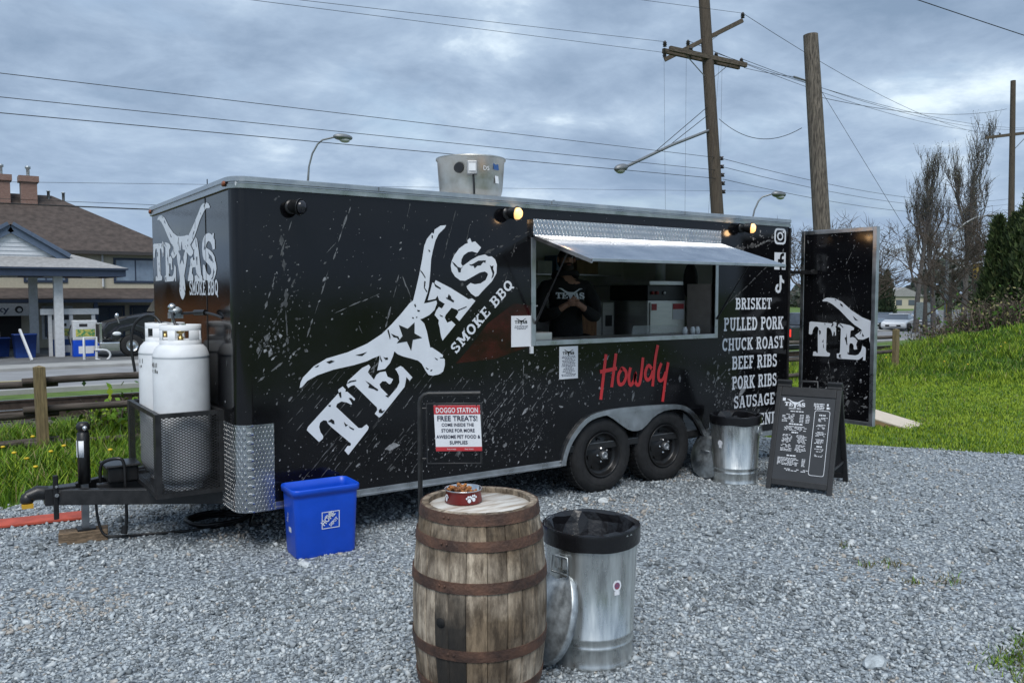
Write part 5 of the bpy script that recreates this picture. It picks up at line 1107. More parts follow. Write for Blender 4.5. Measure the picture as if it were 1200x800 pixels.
solid('shelf_cabinet', [('body', MB().box(4.55,4.95,1.75,2.2,.452,1.72), mat('cab_grey', (.20,.195,.19), .5), .004), ('panel', MB().box(4.57,4.74,1.74,1.7495,1.0,1.70), steel, .003), ('panel', MB().box(4.76,4.93,1.74,1.7495,1.0,1.70), steel, .003), ('slot', MB().box(4.80,4.90,1.735,1.7395,1.42,1.55), blackp, 0), ('slot', MB().box(4.82,4.88,1.735,1.7395,1.12,1.20), blackp, 0)], 'grey metal cabinet with dark slots standing behind the cook', 'cabinet')
m_ = MB(); m_.prism(rrect(-.10,.10,0,.62,.09), Frame((4.30,1.45,1.05), (1,-.15,0), (0,0,1)), -.015, .015); o = m_.build('cutting_board', mat('board_wood', (.30,.14,.055), .6, var=.3, stretch=(8,8,1)), bev=.004); tag(o, 'brown wooden serving board propped up behind the cook', 'serving board')
solid('prep_table', [('top', MB().box(4.1,4.98,1.2,1.72,1.01,1.05), steel, .004), ('leg', MB().box(4.14,4.19,1.25,1.3,.452,1.0095), steel, 0), ('leg', MB().box(4.9,4.95,1.25,1.3,.452,1.0095), steel, 0), ('leg', MB().box(4.14,4.19,1.62,1.67,.452,1.0095), steel, 0), ('leg', MB().box(4.9,4.95,1.62,1.67,.452,1.0095), steel, 0)], 'stainless prep table behind the cook', 'table')
# wall shelf with hanging pans
we = solid('wall_shelf', [('shelf', MB().box(3.8,5.5,W_-.36,W_-.036,2.02,2.04), steel, .002), ('rail', MB().tube([(3.8,W_-.3,1.90),(5.5,W_-.3,1.90)], .008, 8), steel, 0)], 'steel wall shelf with rail at the back of the trailer', 'shelf')
for i, (x, r_) in enumerate(((4.15,.09),(4.42,.11),(4.72,.08),(5.0,.10))):
    m_ = MB(); M = Matrix.Translation((x, W_-.30, 1.72-r_)) @ Matrix.Rotation(math.pi/2,4,'X'); m_.lathe([(0,0),(r_*.85,0),(r_,.05),(r_-.006,.05),(r_*.82,.006),(0,.006)], 20, M); m_.bar((x,W_-.30,1.72),(x,W_-.30,1.905), .02, .006); tag(m_.build('frying_pan', steel), ['small steel pan hung at the left end of the wall rail','largest steel pan hung on the wall rail','smallest steel pan hung mid rail on the back wall','steel pan hung at the rail end toward the cooker'][i], 'pan')
m_ = MB(); m_.box(WX0+.02,WX0+.22,.05,.30,1.399,1.47); tag(m_.build('napkin_box', steel, bev=.006), 'low steel napkin box at the left end of the counter', 'box')
m_ = MB(); m_.lathe([(0,0),(.032,0),(.034,.12),(.028,.14),(.012,.16),(.012,.19),(0,.19)], 14); m_.tube([(0,0,.19),(0,0,.22),(.05,-.01,.225)], .006, 6); o = m_.build('sanitiser_bottle', tank_w); o.location = (WX0+.10,.18,1.471); tag(o, 'white pump bottle standing on the napkin box', 'bottle')
m_ = MB(); m_.prism(rect(0,.62,0,.085), Frame((4.03,.46,1.399), (1,0,0), (0,-.25,1)), -.003, .003)
gl_ = mat('sneeze_guard_glass', (.75,.80,.78), .08, alpha=.25, var=0); tag(m_.build('sneeze_guard', gl_), 'low clear sneeze guard on the counter before the cooker', 'glass panel')
for x in (4.42, 4.53, 4.60):
    m_ = MB(); m_.lathe([(0,0),(.025,0),(.027,.05),(.018,.065),(.018,.075),(0,.075)], 12); o = m_.build('condiment_pot', tank_w); o.location = (x,.12,1.399); tag(o, 'small white condiment pot at the right end of the counter', 'pot', 'pots on the counter')
m_ = MB(); m_.box(4.74,5.04,.08,.40,1.35,1.9); m_.box(4.78,5.0,.07,.0795,1.45,1.8); tag(m_.build('order_cabinet', mat('cab_beige', (.33,.29,.27), .6), bev=.01), 'beige cabinet at the right end inside the hatch', 'cabinet')
m_ = MB(); m_.tube([(4.90,.5,2.15),(4.90,.5,2.08)], .03, 10); m_.ball((4.90,.5,1.93), .09,.07,.2, 14, 10); tag(m_.build('hanging_apron', mat('apron_black', (.012,.012,.012), .9, bump=.3)), 'black apron hanging right of the cooker', 'apron')
m_ = MB(); m_.box(1.2,5.5,.95,1.02,2.44,2.475); tag(m_.build('ceiling_light', mat('tube_light_off', (.45,.45,.42), .5)), 'unlit tube light on the trailer ceiling', 'light')

# clutter in the galley
boxc = mat('carton_brown', (.36,.24,.13), .8, var=.15); jarm = mat('sauce_red', (.35,.05,.02), .3); steelb = steel
for i, (x, w_, h_, mt, lb) in enumerate(((3.95,.30,.20,boxc,'brown carton at the left end of the wall shelf'),(4.32,.22,.15,mat('carton_white', (.62,.62,.6), .7),'white carton beside the brown one on the wall shelf'),(4.62,.26,.22,mat('tin_blue', (.08,.16,.30), .4),'blue tin box in the middle of the wall shelf'),(4.98,.34,.17,boxc,'flat brown carton toward the right of the wall shelf'))):
    o = MB().box(-w_/2,w_/2,-.12,.12,0,h_).build('carton', mt, bev=.006); o.location = (x, W_-.20, 2.041); tag(o, lb, 'box')
for i, (x, lb) in enumerate(((4.28,'red sauce bottle nearest the serving board on the prep table'),(4.40,'second red sauce bottle on the prep table'),(4.86,'red sauce bottle next to the cooker on the prep table'))):
    m_ = MB(); m_.lathe([(0,0),(.035,0),(.036,.14),(.015,.19),(.012,.23),(0,.23)], 14); o = m_.build('sauce_bottle', jarm); o.location = (x, 1.34, 1.051); tag(o, lb, 'bottle')
m_ = MB(); m_.lathe([(0,0),(.14,0),(.15,.16),(.155,.165),(.145,.165),(.135,.01)], 24); o = m_.build('stock_pot', steel); o.location = (4.62,1.42,1.051); tag(o, 'round steel pot on the prep table', 'pot')
m_ = MB(); m_.lathe([(.02,0),(.06,0),(.06,.24),(.02,.24)], 20); o = m_.build('paper_roll', paper); o.location = (5.55,1.60,1.946); tag(o, 'paper towel roll on top of the cooker', 'paper roll')
for i, x in enumerate((4.05,4.28,4.57,4.86)):
    m_ = MB(); m_.tube([(x,W_-.30,1.905),(x,W_-.30,1.62)], .006, 6); m_.ball((x,W_-.30,1.58), .03,.012,.045, 10, 6); tag(m_.build('ladle', steel), ['ladle hanging first on the wall rail beside the small pan','ladle hanging between the small and the largest pan','ladle hanging between the largest and smallest pan','ladle hanging before the pan near the cooker'][i], 'ladle')
m_ = MB(); m_.box(3.98,4.22,W_-TH-.018,W_-TH-.013,1.35,1.72); tag(m_.build('notice_sheet', paper), 'white notice sheet fixed to the back wall behind the cook', 'notice')
# ================================================================ THE COOK
skin = mat('skin', (.42,.22,.15), .55, var=.12, vscale=12); hood_m = mat('black_hoodie', (.012,.012,.013), .92, var=.3, vscale=20, bump=.35, bscale=35)
jean = mat('dark_jeans', (.02,.022,.03), .9, var=.3, vscale=30); hairm = mat('dark_hair', (.02,.014,.01), .7, bump=.5, bscale=90); greyw = mat('grey_waistband', (.16,.16,.17), .9)
def skin_obj(name, verts, edges, radii, material, parent, sub=2, root=0):
    me = bpy.data.meshes.new(name); me.from_pydata(verts, edges, []); o = bpy.data.objects.new(name, me); COL.objects.link(o)
    o.modifiers.new('skin', 'SKIN')
    for i, v in enumerate(me.skin_vertices[0].data):
        r_ = radii[i]; v.radius = r_ if isinstance(r_, tuple) else (r_, r_); v.use_root = (i == root)
    o.modifiers['skin'].branch_smoothing = .6
    s = o.modifiers.new('sub', 'SUBSURF'); s.levels = sub; s.render_levels = sub
    dg = bpy.context.evaluated_depsgraph_get(); m2 = bpy.data.meshes.new_from_object(o.evaluated_get(dg)); bpy.data.objects.remove(o)
    m2.materials.clear(); m2.materials.append(material); m2.polygons.foreach_set('use_smooth', [True]*len(m2.polygons)); m2.name = name
    ob = bpy.data.objects.new(name, m2); COL.objects.link(ob); ob.parent = parent; return ob
PX, PY, PZ = 3.56, .92, .452
pe = empty('person', (PX, PY, PZ), R(-24), 'cook in black hoodie standing in the hatch, hands together at the chest', 'person')
# local: x right of the viewer-facing figure, -y forward, z up
Vb = [(0,0,.96),(0,0,1.10),(0,.01,1.28),(0,.01,1.44),(0,.0,1.52),(0,-.01,1.58),(0,-.02,1.66),(0,-.02,1.76)]
Rb = [(.12,.09),(.13,.10),(.175,.125),(.16,.11),(.062,.06),(.056,.058),(.078,.092),(.06,.075)]
Eb = [(i, i+1) for i in range(7)]
for s in (-1, 1):
    b0 = len(Vb); arm = [(s*.20,.01,1.43),(s*.27,-.02,1.26),(s*.265,-.08,1.12),(s*.16,-.22,1.17),(s*.075,-.275,1.235)]
    Vb += arm; Rb += [.065,.058,.05,.042,.030]; Eb += [(3,b0)]+[(b0+i, b0+i+1) for i in range(4)]
    b1 = len(Vb); leg = [(s*.095,0,.90),(s*.10,-.01,.50),(s*.10,.02,.10),(s*.11,-.11,.045)]
    Vb += leg; Rb += [.095,.068,.048,.042]; Eb += [(0,b1)]+[(b1+i, b1+i+1) for i in range(3)]
    pm = len(Vb); Vb.append((s*.025,-.285,1.26)); Rb.append((.036,.022)); Eb.append((b0+4, pm))
body = skin_obj('body', Vb, Eb, Rb, skin, pe)
for s in (-1, 1):      # five separate, bent fingers on each hand, closed over the other hand
    for f, (dz, ln, cu_) in enumerate(((.028,.065,.9),(.010,.075,1.0),(-.008,.07,1.0),(-.026,.058,1.0))):
        z = 1.262+dz; fo = -.302-.012*(s > 0)
        p = [(s*.02,-.285,z),(-s*.012,fo,z+.004),(-s*(.012+ln*.45),fo-.004,z),(-s*(.01+ln*.75),fo+.016,z-.004)]
        skin_obj('finger', p, [(0,1),(1,2),(2,3)], [.0105,.0095,.0085,.0075], skin, body, 1)
    p = [(s*.03,-.29,1.285),(s*.012,-.312,1.312),(-s*.015,-.318,1.318)]; skin_obj('thumb', p, [(0,1),(1,2)], [.012,.0105,.009], skin, body, 1)
# hoodie, trousers, hair, face
Vh = [(0,0,.84),(0,0,.93),(0,0,1.10),(0,.01,1.28),(0,.01,1.43),(0,.015,1.53)]; Rh = [(.195,.15),(.195,.15),(.18,.145),(.205,.155),(.185,.13),(.085,.08)]; Eh = [(i, i+1) for i in range(5)]
for s in (-1,1):
    b0 = len(Vh); Vh += [(s*.205,.01,1.435),(s*.285,-.02,1.26),(s*.28,-.08,1.11),(s*.17,-.21,1.165),(s*.105,-.258,1.215)]; Rh += [.085,.08,.074,.062,.048]; Eh += [(4,b0)]+[(b0+i, b0+i+1) for i in range(4)]
hd_ = skin_obj('hoodie', Vh, Eh, Rh, hood_m, pe)
m_ = MB(); pts = [(.115*math.cos(a), .03+.10*math.sin(a), 1.535-.025*math.sin(a)+.0) for a in np.linspace(0, 2*math.pi, 24, endpoint=False)]; m_.tube(pts, .032, 8, closed=True); m_.build('hood', hood_m, hd_)
m_ = MB(); pts = [(.205*math.cos(a), .158*math.sin(a), .875) for a in np.linspace(0, 2*math.pi, 28, endpoint=False)]; m_.tube(pts, .02, 8, closed=True); m_.build('waistband', greyw, hd_)
Vt = [(0,0,.97)]; Rt = [(.175,.135)]; Et = []
for s in (-1,1):
    b0 = len(Vt); Vt += [(s*.10,0,.86),(s*.105,-.01,.50),(s*.105,.02,.07)]; Rt += [.11,.085,.07]; Et += [(0,b0),(b0,b0+1),(b0+1,b0+2)]
skin_obj('trousers', Vt, Et, Rt, jean, pe)
m_ = MB(); m_.ball((0,-.012,1.70), .086,.104,.115, 20, 10, z0=.05); m_.ball((0,.03,1.69), .087,.085,.10, 18, 10); m_.build('hair', hairm, pe)
m_ = MB(); m_.ball((0,-.055,1.615), .066,.062,.055, 16, 8); m_.build('beard', hairm, pe)
m_ = MB(); m_.ball((0,-.112,1.685), .016,.024,.026, 10, 6); m_.build('nose', skin, pe)
for s in (-1,1):
    m_ = MB(); m_.ball((s*.084,-.005,1.69), .012,.025,.034, 10, 6); m_.build('ear', skin, pe)
    m_ = MB(); m_.ball((s*.032,-.098,1.71), .013,.009,.008, 10, 6); m_.build('eye', white_vinyl, pe)
    m_ = MB(); m_.ball((s*.032,-.106,1.71), .006,.003,.006, 8, 4); m_.build('pupil', blackp, pe)
m_ = MB(); m_.ball((0,-.112,1.635), .024,.008,.007, 10, 6); m_.build('mouth', mat('lips', (.28,.10,.08), .5), pe)
CF = Frame((0,-.166,1.30), (1,0,0), (0,.08,1)); 
lg = MB(); logo(CF, -.14, .0, .145, .16, (1,0), .016, pe, 'chest_print', detail=False)
# ================================================================ BEYOND THE YARD: fence, railway, road
def T1(x, y): return float(terrain(x, y))
fe = empty('rail_fence', (0, 5.1, 0), 0, 'weathered log rail fence along the railway verge', 'fence')
pm_ = MB(); pm_.box(-.055,.055,-.055,.055,-.35,.98); pm_.add([(-.055,-.055,.98),(.055,-.055,.98),(.055,.055,.98),(-.055,.055,.98),(0,0,1.0)], [(0,1,4),(1,2,4),(2,3,4),(3,0,4)])
po0 = None
for i in range(-2, 8):
    x = -.70+2.45*i; z = 0
    if po0 is None: po0 = pm_.build('post', post_w, fe); po = po0
    else: po = po0.copy(); COL.objects.link(po)
    po.location = (x, -.10, z*.9); po.rotation_euler = (random.uniform(-.02,.02), random.uniform(-.02,.02), random.uniform(-.1,.1))
for i in range(-3, 7):
    for k, h in enumerate((.815, .455, .095)):
        x0, x1 = -.70+2.45*i-.18, -.70+2.45*(i+1)+.18; dz = .03*math.sin(i*2.1+k*1.7); dy = .02*(i % 2)*3
        za = zb_ = 0.0
        r = MB(); pts = [(x0+(x1-x0)*t_, dy+.012*math.sin(7*t_+i), za+(zb_-za)*t_+h+dz+.012*math.sin(5*t_+k)) for t_ in np.linspace(0,1,7)]
        r.tube(pts, [.040,.043,.041,.044,.040,.042,.038], 9); r.build('rail', fence_w, fe)
# railway
def structure(name, b, m, parent=None, bev=0):
    o = b.build(name, m, parent, bev=bev)
    if parent is None: o['kind'] = 'structure'
    return o
ballast = mat('ballast', (.17,.15,.13), .95, var=.5, vscale=30, bump=1, bscale=40, detail=3)
rb = MB(); rb.add([(-60,8.3,-.31),(-60,9.0,-.20),(-60,11.4,-.20),(-60,12.2,-.33),(60,8.3,-.31),(60,9.0,-.20),(60,11.4,-.20),(60,12.2,-.33)], [(0,4,5,1),(1,5,6,2),(2,6,7,3)]); 
track = structure('railway', rb, ballast)
steelr = mat('rail_steel', (.10,.075,.06), .55, .5, var=.3); railtop = mat('rail_head', (.55,.55,.56), .3, 1)
for y in (9.45, 10.9):
    r = MB(); r.box(-60,60,y-.065,y+.065,-.17,-.155); r.box(-60,60,y-.012,y+.012,-.1545,-.05); r.box(-60,60,y-.035,y+.035,-.0495,-.022); ro_ = r.build('rail', steelr, track); MB().box(-60,60,y-.03,y+.03,-.0215,-.018).build('rail_head', railtop, ro_)
s0 = None
for i in range(-12, 46):
    if s0 is None:
        s0 = MB().box(-.12,.12,-1.25,1.25,-.06,.03).build('sleeper', mat('sleeper_wood', (.06,.048,.04), .9, var=.4), track); s = s0
    else: s = s0.copy(); COL.objects.link(s)
    s.location = (i*.6, 10.17, -.20)
# road and forecourt
asph = mat('asphalt', (.15,.155,.16), .9, var=.2, vscale=1.2, bump=.2, bscale=30); conc = mat('concrete', (.36,.36,.35), .85, var=.15, vscale=1.5)
def sheet(name, x0, x1, y0, y1, z, m): return structure(name, MB().add([(x0,y0,z),(x1,y0,z),(x1,y1,z),(x0,y1,z)], [(0,1,2,3)]), m)
sheet('road', -120, 260, 22.6, 30.5, -1.095, mat('road_asphalt', (.27,.275,.285), .8, var=.15, vscale=.8))
structure('kerb', MB().box(-120,260,22.25,22.59,-1.3,-.98), conc)
structure('pavement', MB().box(-120,260,30.52,32.4,-1.4,-.99), conc)
sheet('forecourt', -40, 260, 32.42, 75, -1.185, asph)
mk_ = sheet('road_line', -120, 260, 26.3, 26.45, -1.090, mat('road_paint', (.6,.5,.15), .7))
# ================================================================ FILLING STATION
FZ = -1.18
navy = mat('navy_trim', (.028,.045,.085), .5, var=.1); offw = mat('offwhite_post', (.62,.64,.66), .55, var=.1); siding = mat('white_siding', (.64,.67,.71), .6, var=.06)
shingle = mat('grey_shingle', (.33,.33,.33), .9, var=.2, vscale=6); brownsh = mat('brown_shingle', (.085,.066,.058), .95, var=.3, vscale=3, bump=.4, bscale=25); brickm = mat('chimney_brick', (.24,.10,.07), .85, var=.35, vscale=10)
t, b, nn = nodes_of(brickm); bt = nn('ShaderNodeTexBrick'); bt.inputs['Scale'].default_value = 5; bt.inputs['Color1'].default_value = (.17,.085,.065,1); bt.inputs['Color2'].default_value = (.22,.12,.09,1); bt.inputs['Mortar'].default_value = (.35,.32,.30,1); bt.inputs['Mortar Size'].default_value = .015
co = nn('ShaderNodeTexCoord'); mp = nn('ShaderNodeMapping'); mp.inputs['Rotation'].default_value = (R(90),0,0); t.links.new(co.outputs['Object'], mp.inputs[0]); t.links.new(mp.outputs[0], bt.inputs['Vector']); t.links.new(bt.outputs[0], b.inputs['Base Color'])
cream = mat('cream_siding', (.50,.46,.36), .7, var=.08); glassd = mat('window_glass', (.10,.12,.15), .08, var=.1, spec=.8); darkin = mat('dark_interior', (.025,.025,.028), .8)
ca_ = empty('station_canopy', (0,0,0), 0, 'white gabled canopy with navy fascia on posts over the pumps', 'canopy')
cx0, cx1, cy0, cy1, zf0, zf1 = -4.5, 6.0, 38.2, 44.0, 2.62, 3.02
m_ = MB(); m_.box(cx0,cx1,cy0,cy1,zf0,zf1-.08); m_.build('fascia', navy, ca_); MB().box(cx0-.1,cx1+.1,cy0-.1,cy1+.1,zf1-.0795,zf1).build('gutter', navy, ca_)
m_ = MB(); ym = (cy0+cy1)/2; m_.add([(cx0-.1,cy0-.1,zf1+.002),(cx1+.1,cy0-.1,zf1+.002),(cx1+.1,cy1+.1,zf1+.002),(cx0-.1,cy1+.1,zf1+.002),(cx0+3.2,ym,zf1+1.05),(cx1-3.2,ym,zf1+1.05)], [(0,1,5,4),(1,2,5),(2,3,4,5),(3,0,4)]); m_.build('canopy_roof', shingle, ca_)
gx0, gx1, gxm, gz0, gz1 = -.55, 3.25, 1.35, 3.60, 4.75
m_ = MB(); fr = Frame((0,39.6,0), (1,0,0), (0,0,1)); m_.prism([(gx0,gz0-.4),(gx1,gz0-.4),(gx1,gz0),(gxm,gz1),(gx0,gz0)], fr, -2.0, 0); gb = m_.build('gable', siding, ca_)
for i in range(8):
    z = gz0-.36+i*.19; w2 = (gx1-gx0)/2*(1 if z < gz0 else max(.05, 1-(z-gz0)/(gz1-gz0)))-.03; MB().box(gxm-w2,gxm+w2,39.57,39.599,z,z+.015).build('siding_board', siding, gb)
m_ = MB(); m_.bar((gx0-.45,39.5,gz0-.12),(gxm,39.5,gz1+.16),.5,.17,up=(0,-1,0)); m_.bar((gx1+.45,39.5,gz0-.12),(gxm,39.5,gz1+.16),.5,.17,up=(0,-1,0)); m_.build('barge_board', mat('pale_navy', (.10,.14,.21), .5), gb)
m_ = MB(); m_.add([(gx0-.5,39.3,gz0-.1),(gxm,39.3,gz1+.26),(gxm,42,gz1+.26),(gx0-.5,42,gz0-.1),(gx1+.5,39.3,gz0-.1),(gx1+.5,42,gz0-.1)], [(0,1,2,3),(1,4,5,2)]); m_.build('gable_roof', brownsh, gb)
for i, (x, y) in enumerate(((3.17,39.1),(2.42,42.4),(-3.5,39.1),(-3.5,42.4))): MB().box(x-.19,x+.19,y-.19,y+.19,FZ-.02,zf0-.001).build('post', offw, ca_)
for x in (-.5, 1.2, 3.0, 4.6): MB().box(x-.35,x+.35,39.2,39.8,zf0-.03,zf0-.001).build('soffit_light', offw, ca_)
# pump gantry and pumps
ge = empty('pump_gantry', (0,0,0), 0, 'white post-and-beam frame over the fuel pumps', 'frame')
for x in (2.85, 3.75, 4.72): MB().box(x-.08,x+.08,39.55,39.75,FZ-.02,.80).build('post', offw, ge)
MB().box(2.45,4.95,39.5,39.8,.801,1.08).build('beam', offw, ge)
def pump(x, y, label, col):
    e = empty('fuel_pump', (x, y, FZ), 0, label, 'fuel pump', 'fuel pumps on the island')
    MB().box(-.52,.52,-.25,.25,0,.78).build('lower_panel', col, e, bev=.02); MB().box(-.52,.52,-.24,.24,.781,1.72).build('head', offw, e, bev=.03)
    MB().box(-.30,.34,-.256,-.251,.15,.5).build('panel_label', paper, e); MB().box(-.40,.42,-.247,-.2405,.95,1.30).build('display', mat('pump_advert', (.55,.5,.12), .5, col2=(.08,.25,.10), vscale=9, lo=.45, hi=.55), e)
    MB().box(-.25,.1,-.247,-.2405,1.42,1.56).build('screen', darkin, e)
    m_ = MB(); m_.tube([(-.56,0,1.5),(-.72,-.1,1.0),(-.62,-.12,.55),(-.54,-.1,.9)], .025, 6); m_.build('fuel_hose', blackp, e)
pump(4.18, 38.6, 'white and blue fuel pump with colourful advert, uncovered beside the truck', blue_pl); pump(3.45, 39.9, 'fuel pump half hidden behind the white canopy post', mat('pump_blue2', (.02,.07,.25), .5))
# blue bins and litter by the shop door
def tub(x, y, w, h, label, cat='bin'):
    e = empty('storage_bin', (x, y, FZ), .1, label, cat); m_ = MB(); loft(m_, [(w*.85,.55,0,.05),(w,.65,h,.06),(w*1.04,.69,h,.06),(w*1.04,.69,h+.06,.06),(w*.96,.6,h+.06,.06),(w*.8,.5,.1,.05)], 4); m_.build('tub', mat('bin_navy_'+str(int(x*10)), (.01,.045,.22), .5), e); return e
tub(1.75, 39.4, .95, 1.05, 'tall blue bin beside the shop doorway of the filling station'); tub(.75, 40.6, .95, .85, 'lower dark blue bin left of the tall blue bin')
m_ = MB(); m_.bar((1.50,38.4,FZ+1.35),(1.85,37.2,FZ),.09,.09); tag(m_.build('leaning_post', offw), 'white post leaning in front of the blue bin at the filling station', 'post')
m_ = MB(); m_.box(-.35,.35,-.25,.25,0,1.0); m_.box(-.4,.4,-.3,.3,1.001,1.3); o = m_.build('ice_chest', offw, bev=.03); o.location = (.35,39.2,FZ); tag(o, 'white chest at the edge of the filling station forecourt', 'chest')
# shop and house
ho_ = empty('shop_house', (0,0,0), 0, 'cream two-storey shop house with brown hipped roof and two chimneys', 'building')
hx0, hx1, hy0, hy1, ze = -6.5, 10.4, 47.0, 57.5, 4.25
m_ = MB(); m_.box(hx0,hx1,hy0,hy1,FZ-.02,ze); m_.build('wall', cream, ho_)
rz = 7.75; ry = (hy0+hy1)/2; m_ = MB(); ov_ = .55; A = [(hx0-ov_,hy0-ov_,ze-.05),(hx1+ov_,hy0-ov_,ze-.05),(hx1+ov_,hy1+ov_,ze-.05),(hx0-ov_,hy1+ov_,ze-.05),(hx0+4.5,ry,rz),(hx1-6.0,ry,rz)]
m_.add(A, [(0,1,5,4),(1,2,5),(2,3,4,5),(3,0,4),(3,2,1,0)]); rf = m_.build('roof', brownsh, ho_)
MB().box(hx0-ov_,hx1+ov_,hy0-ov_-.06,hy0-ov_-.001,ze-.22,ze-.03).build('gutter', mat('dark_gutter', (.05,.045,.045), .6), rf)
for x in (1.75, 3.12):
    c_ = MB(); c_.box(x-.42,x+.42,51.0,51.9,5.6,8.35); c_.box(x-.52,x+.52,50.9,52.0,8.351,8.7); c_.build('chimney', brickm, rf)
    m_ = MB(); m_.lathe([(.09,8.7),(.09,9.15),(.15,9.16),(.15,9.3),(0,9.32)], 10, Matrix.Translation((x,51.4,0))); m_.build('flue', galv2, rf)
for x, h in ((4.2,.35),(5.0,.3)): 
    m_ = MB(); m_.lathe([(.08,7.3),(.08,7.6+h),(.14,7.6+h),(0,7.7+h)], 8, Matrix.Translation((x,51.9,0))); m_.build('roof_vent', galv2, rf)
def win(x0, x1, z0, z1, y, par, frame, panes=2):
    wo_ = MB(); f = .12; wo_.box(x0-f,x1+f,y-.06,y-.002,z1,z1+f); wo_.box(x0-f,x1+f,y-.06,y-.002,z0-f,z0); wo_.box(x0-f,x0,y-.06,y-.002,z0+.0005,z1-.0005); wo_.box(x1,x1+f,y-.06,y-.002,z0+.0005,z1-.0005); w_o = wo_.build('window', frame, par)
    for i in range(panes):
        a, c = x0+(x1-x0)*i/panes, x0+(x1-x0)*(i+1)/panes; MB().box(a+.03,c-.03,y-.03,y-.004,z0+.001,z1-.001).build('pane', glassd, w_o)
        if i: MB().box(a-.03,a+.03,y-.055,y-.004,z0+.001,z1-.001).build('mullion', frame, w_o)
glassd_keep = glassd; glassd = mat('sky_reflection_glass', (.22,.29,.38), .06, var=.2, vscale=1.5, spec=.9); win(7.0, 9.1, 2.55, 3.75, hy0, ho_, navy); win(2.5, 4.4, 2.55, 3.75, hy0, ho_, navy); win(-2, 0, 2.55, 3.75, hy0, ho_, navy)  # upper panes have the sky's reflection painted in as pale blue
glassd = glassd_keep
for x in (6.3, 10.2): MB().tube([(x,hy0-.12,ze-.2),(x,hy0-.12,2.2)], .06, 8).build('downpipe', offw, ho_)
m_ = MB(); m_.add([(hx0,hy0-.001,2.12),(hx1+.4,hy0-.001,2.12),(hx1+.4,hy0-2.2,1.55),(hx0,hy0-2.2,1.55),(hx0,hy0-.001,2.0),(hx1+.4,hy0-.001,2.0),(hx1+.4,hy0-2.2,1.40),(hx0,hy0-2.2,1.40)], [(0,3,2,1),(4,5,6,7),(3,7,6,2),(1,2,6,5)]); m_.build('porch_roof', brownsh, ho_)
MB().box(hx0,hx1+.4,hy0-2.26,hy0-2.201,1.32,1.5).build('porch_beam', navy, ho_)
for x in (-4, 5.6, 9.6): MB().box(x-.1,x+.1,hy0-2.2,hy0-2.0,FZ-.02,1.39).build('porch_post', navy if x > 5 else offw, ho_)
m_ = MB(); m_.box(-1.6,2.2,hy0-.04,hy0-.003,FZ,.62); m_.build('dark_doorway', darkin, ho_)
MB().box(.9,1.0,hy0-.08,hy0-.041,FZ,.62).build('door_post', offw, ho_)
win(3.3, 4.6, -.6, 1.0, hy0, ho_, offw); win(5.9, 7.3, -.6, 1.0, hy0, ho_, navy); win(7.8, 9.2, -.6, 1.0, hy0, ho_, navy)
sgn = empty('shop_sign', (0,0,0), 0, 'pale signboard with dark lettering over the filling station shop door', 'sign')
MB().box(-1.8,2.75,hy0-2.36,hy0-2.27,.66,1.30).build('board', mat('sign_pale', (.56,.57,.58), .5), sgn)
SSF = Frame((0,hy0-2.362,0), (1,0,0), (0,0,1)); sans_text('Husky', SSF, .02, .85, .32, .004, navy, 'sign_lettering', sgn, bold=.02, width=1.5)
m_ = MB(); m_.decal(circ(1.95,.98,.19), SSF, .004); m_.build('sign_emblem', darkin, sgn); m_ = MB(); m_.decal(circ(1.97,.96,.10), SSF, .008); m_.build('sign_emblem_face', MATS['sign_pale'], sgn)
# lorry
te = empty('semi_truck', (4.75, 37.2, FZ), R(4), 'black long-nosed semi truck parked at the fuel pumps', 'truck')
tblk = mat('truck_paint', (.018,.02,.026), .22, var=.2, coat=.5)
TF = Frame((0,0,0), (1,0,0), (0,0,1))
m_ = MB(); m_.prism([(.15,.85),(.12,1.35),(.35,1.62),(1.2,1.86),(2.55,2.05),(2.55,.75),(1.9,.75),(1.75,1.15),(1.3,1.35),(.85,1.2),(.7,.85)], TF, -1.85, -.45); m_.build('hood', tblk, te, bev=.08)
m_ = MB(); m_.prism([(.35,.80),(.4,1.12),(.75,1.42),(1.4,1.55),(1.95,1.35),(2.15,.95),(1.9,.75),(1.75,1.1),(1.3,1.28),(.85,1.15),(.72,.8)], TF, -.46, .02); m_.build('fender', tblk, te, bev=.05)
m_ = MB(); m_.box(-.02,.13,.55,1.75,.55,1.62); m_.build('grille', chrome, te, bev=.03)
m_ = MB()
for i in range(9): m_.box(-.035,-.021,.62+i*.125,.67+i*.125,.62,1.55)
m_.build('grille_bar', darkin, te)
MB().box(-.15,.75,-.05,2.35,.25,.72).build('bumper', chrome, te, bev=.06)
m_ = MB(); m_.ball((.62,-.03,1.10), .20,.06,.10, 14, 8); m_.build('headlight', mat('headlight_glass', (.75,.78,.8), .1, var=.05), te)
for x in (1.3, 6.2):
    m_ = MB(); M = Matrix.Translation((x,.02,.52)) @ Matrix.Rotation(math.pi/2,4,'X'); m_.lathe([(.2,-.30),(.48,-.30),(.52,-.26),(.52,-.03),(.48,0),(.28,-.01)], 28, M); wh = m_.build('wheel', rubber, te); m_ = MB(); m_.lathe([(.28,-.012),(.24,-.06),(.1,-.04),(.08,.02),(0,.02)], 20, M); m_.build('rim', chrome, wh)
m_ = MB(); m_.prism([(2.55,.75),(2.55,2.1),(3.1,3.05),(3.6,3.45),(5.6,3.55),(5.6,.75)], TF, -2.2, -.1); m_.build('cab', tblk, te, bev=.1)
m_ = MB(); m_.prism([(2.85,2.15),(3.15,2.9),(3.75,2.95),(3.75,2.15)], TF, -.098, -.09); m_.build('side_window', glassd, te)
MB().box(5.6,7.6,.3,2.0,.75,1.0).build('chassis', blacks, te)
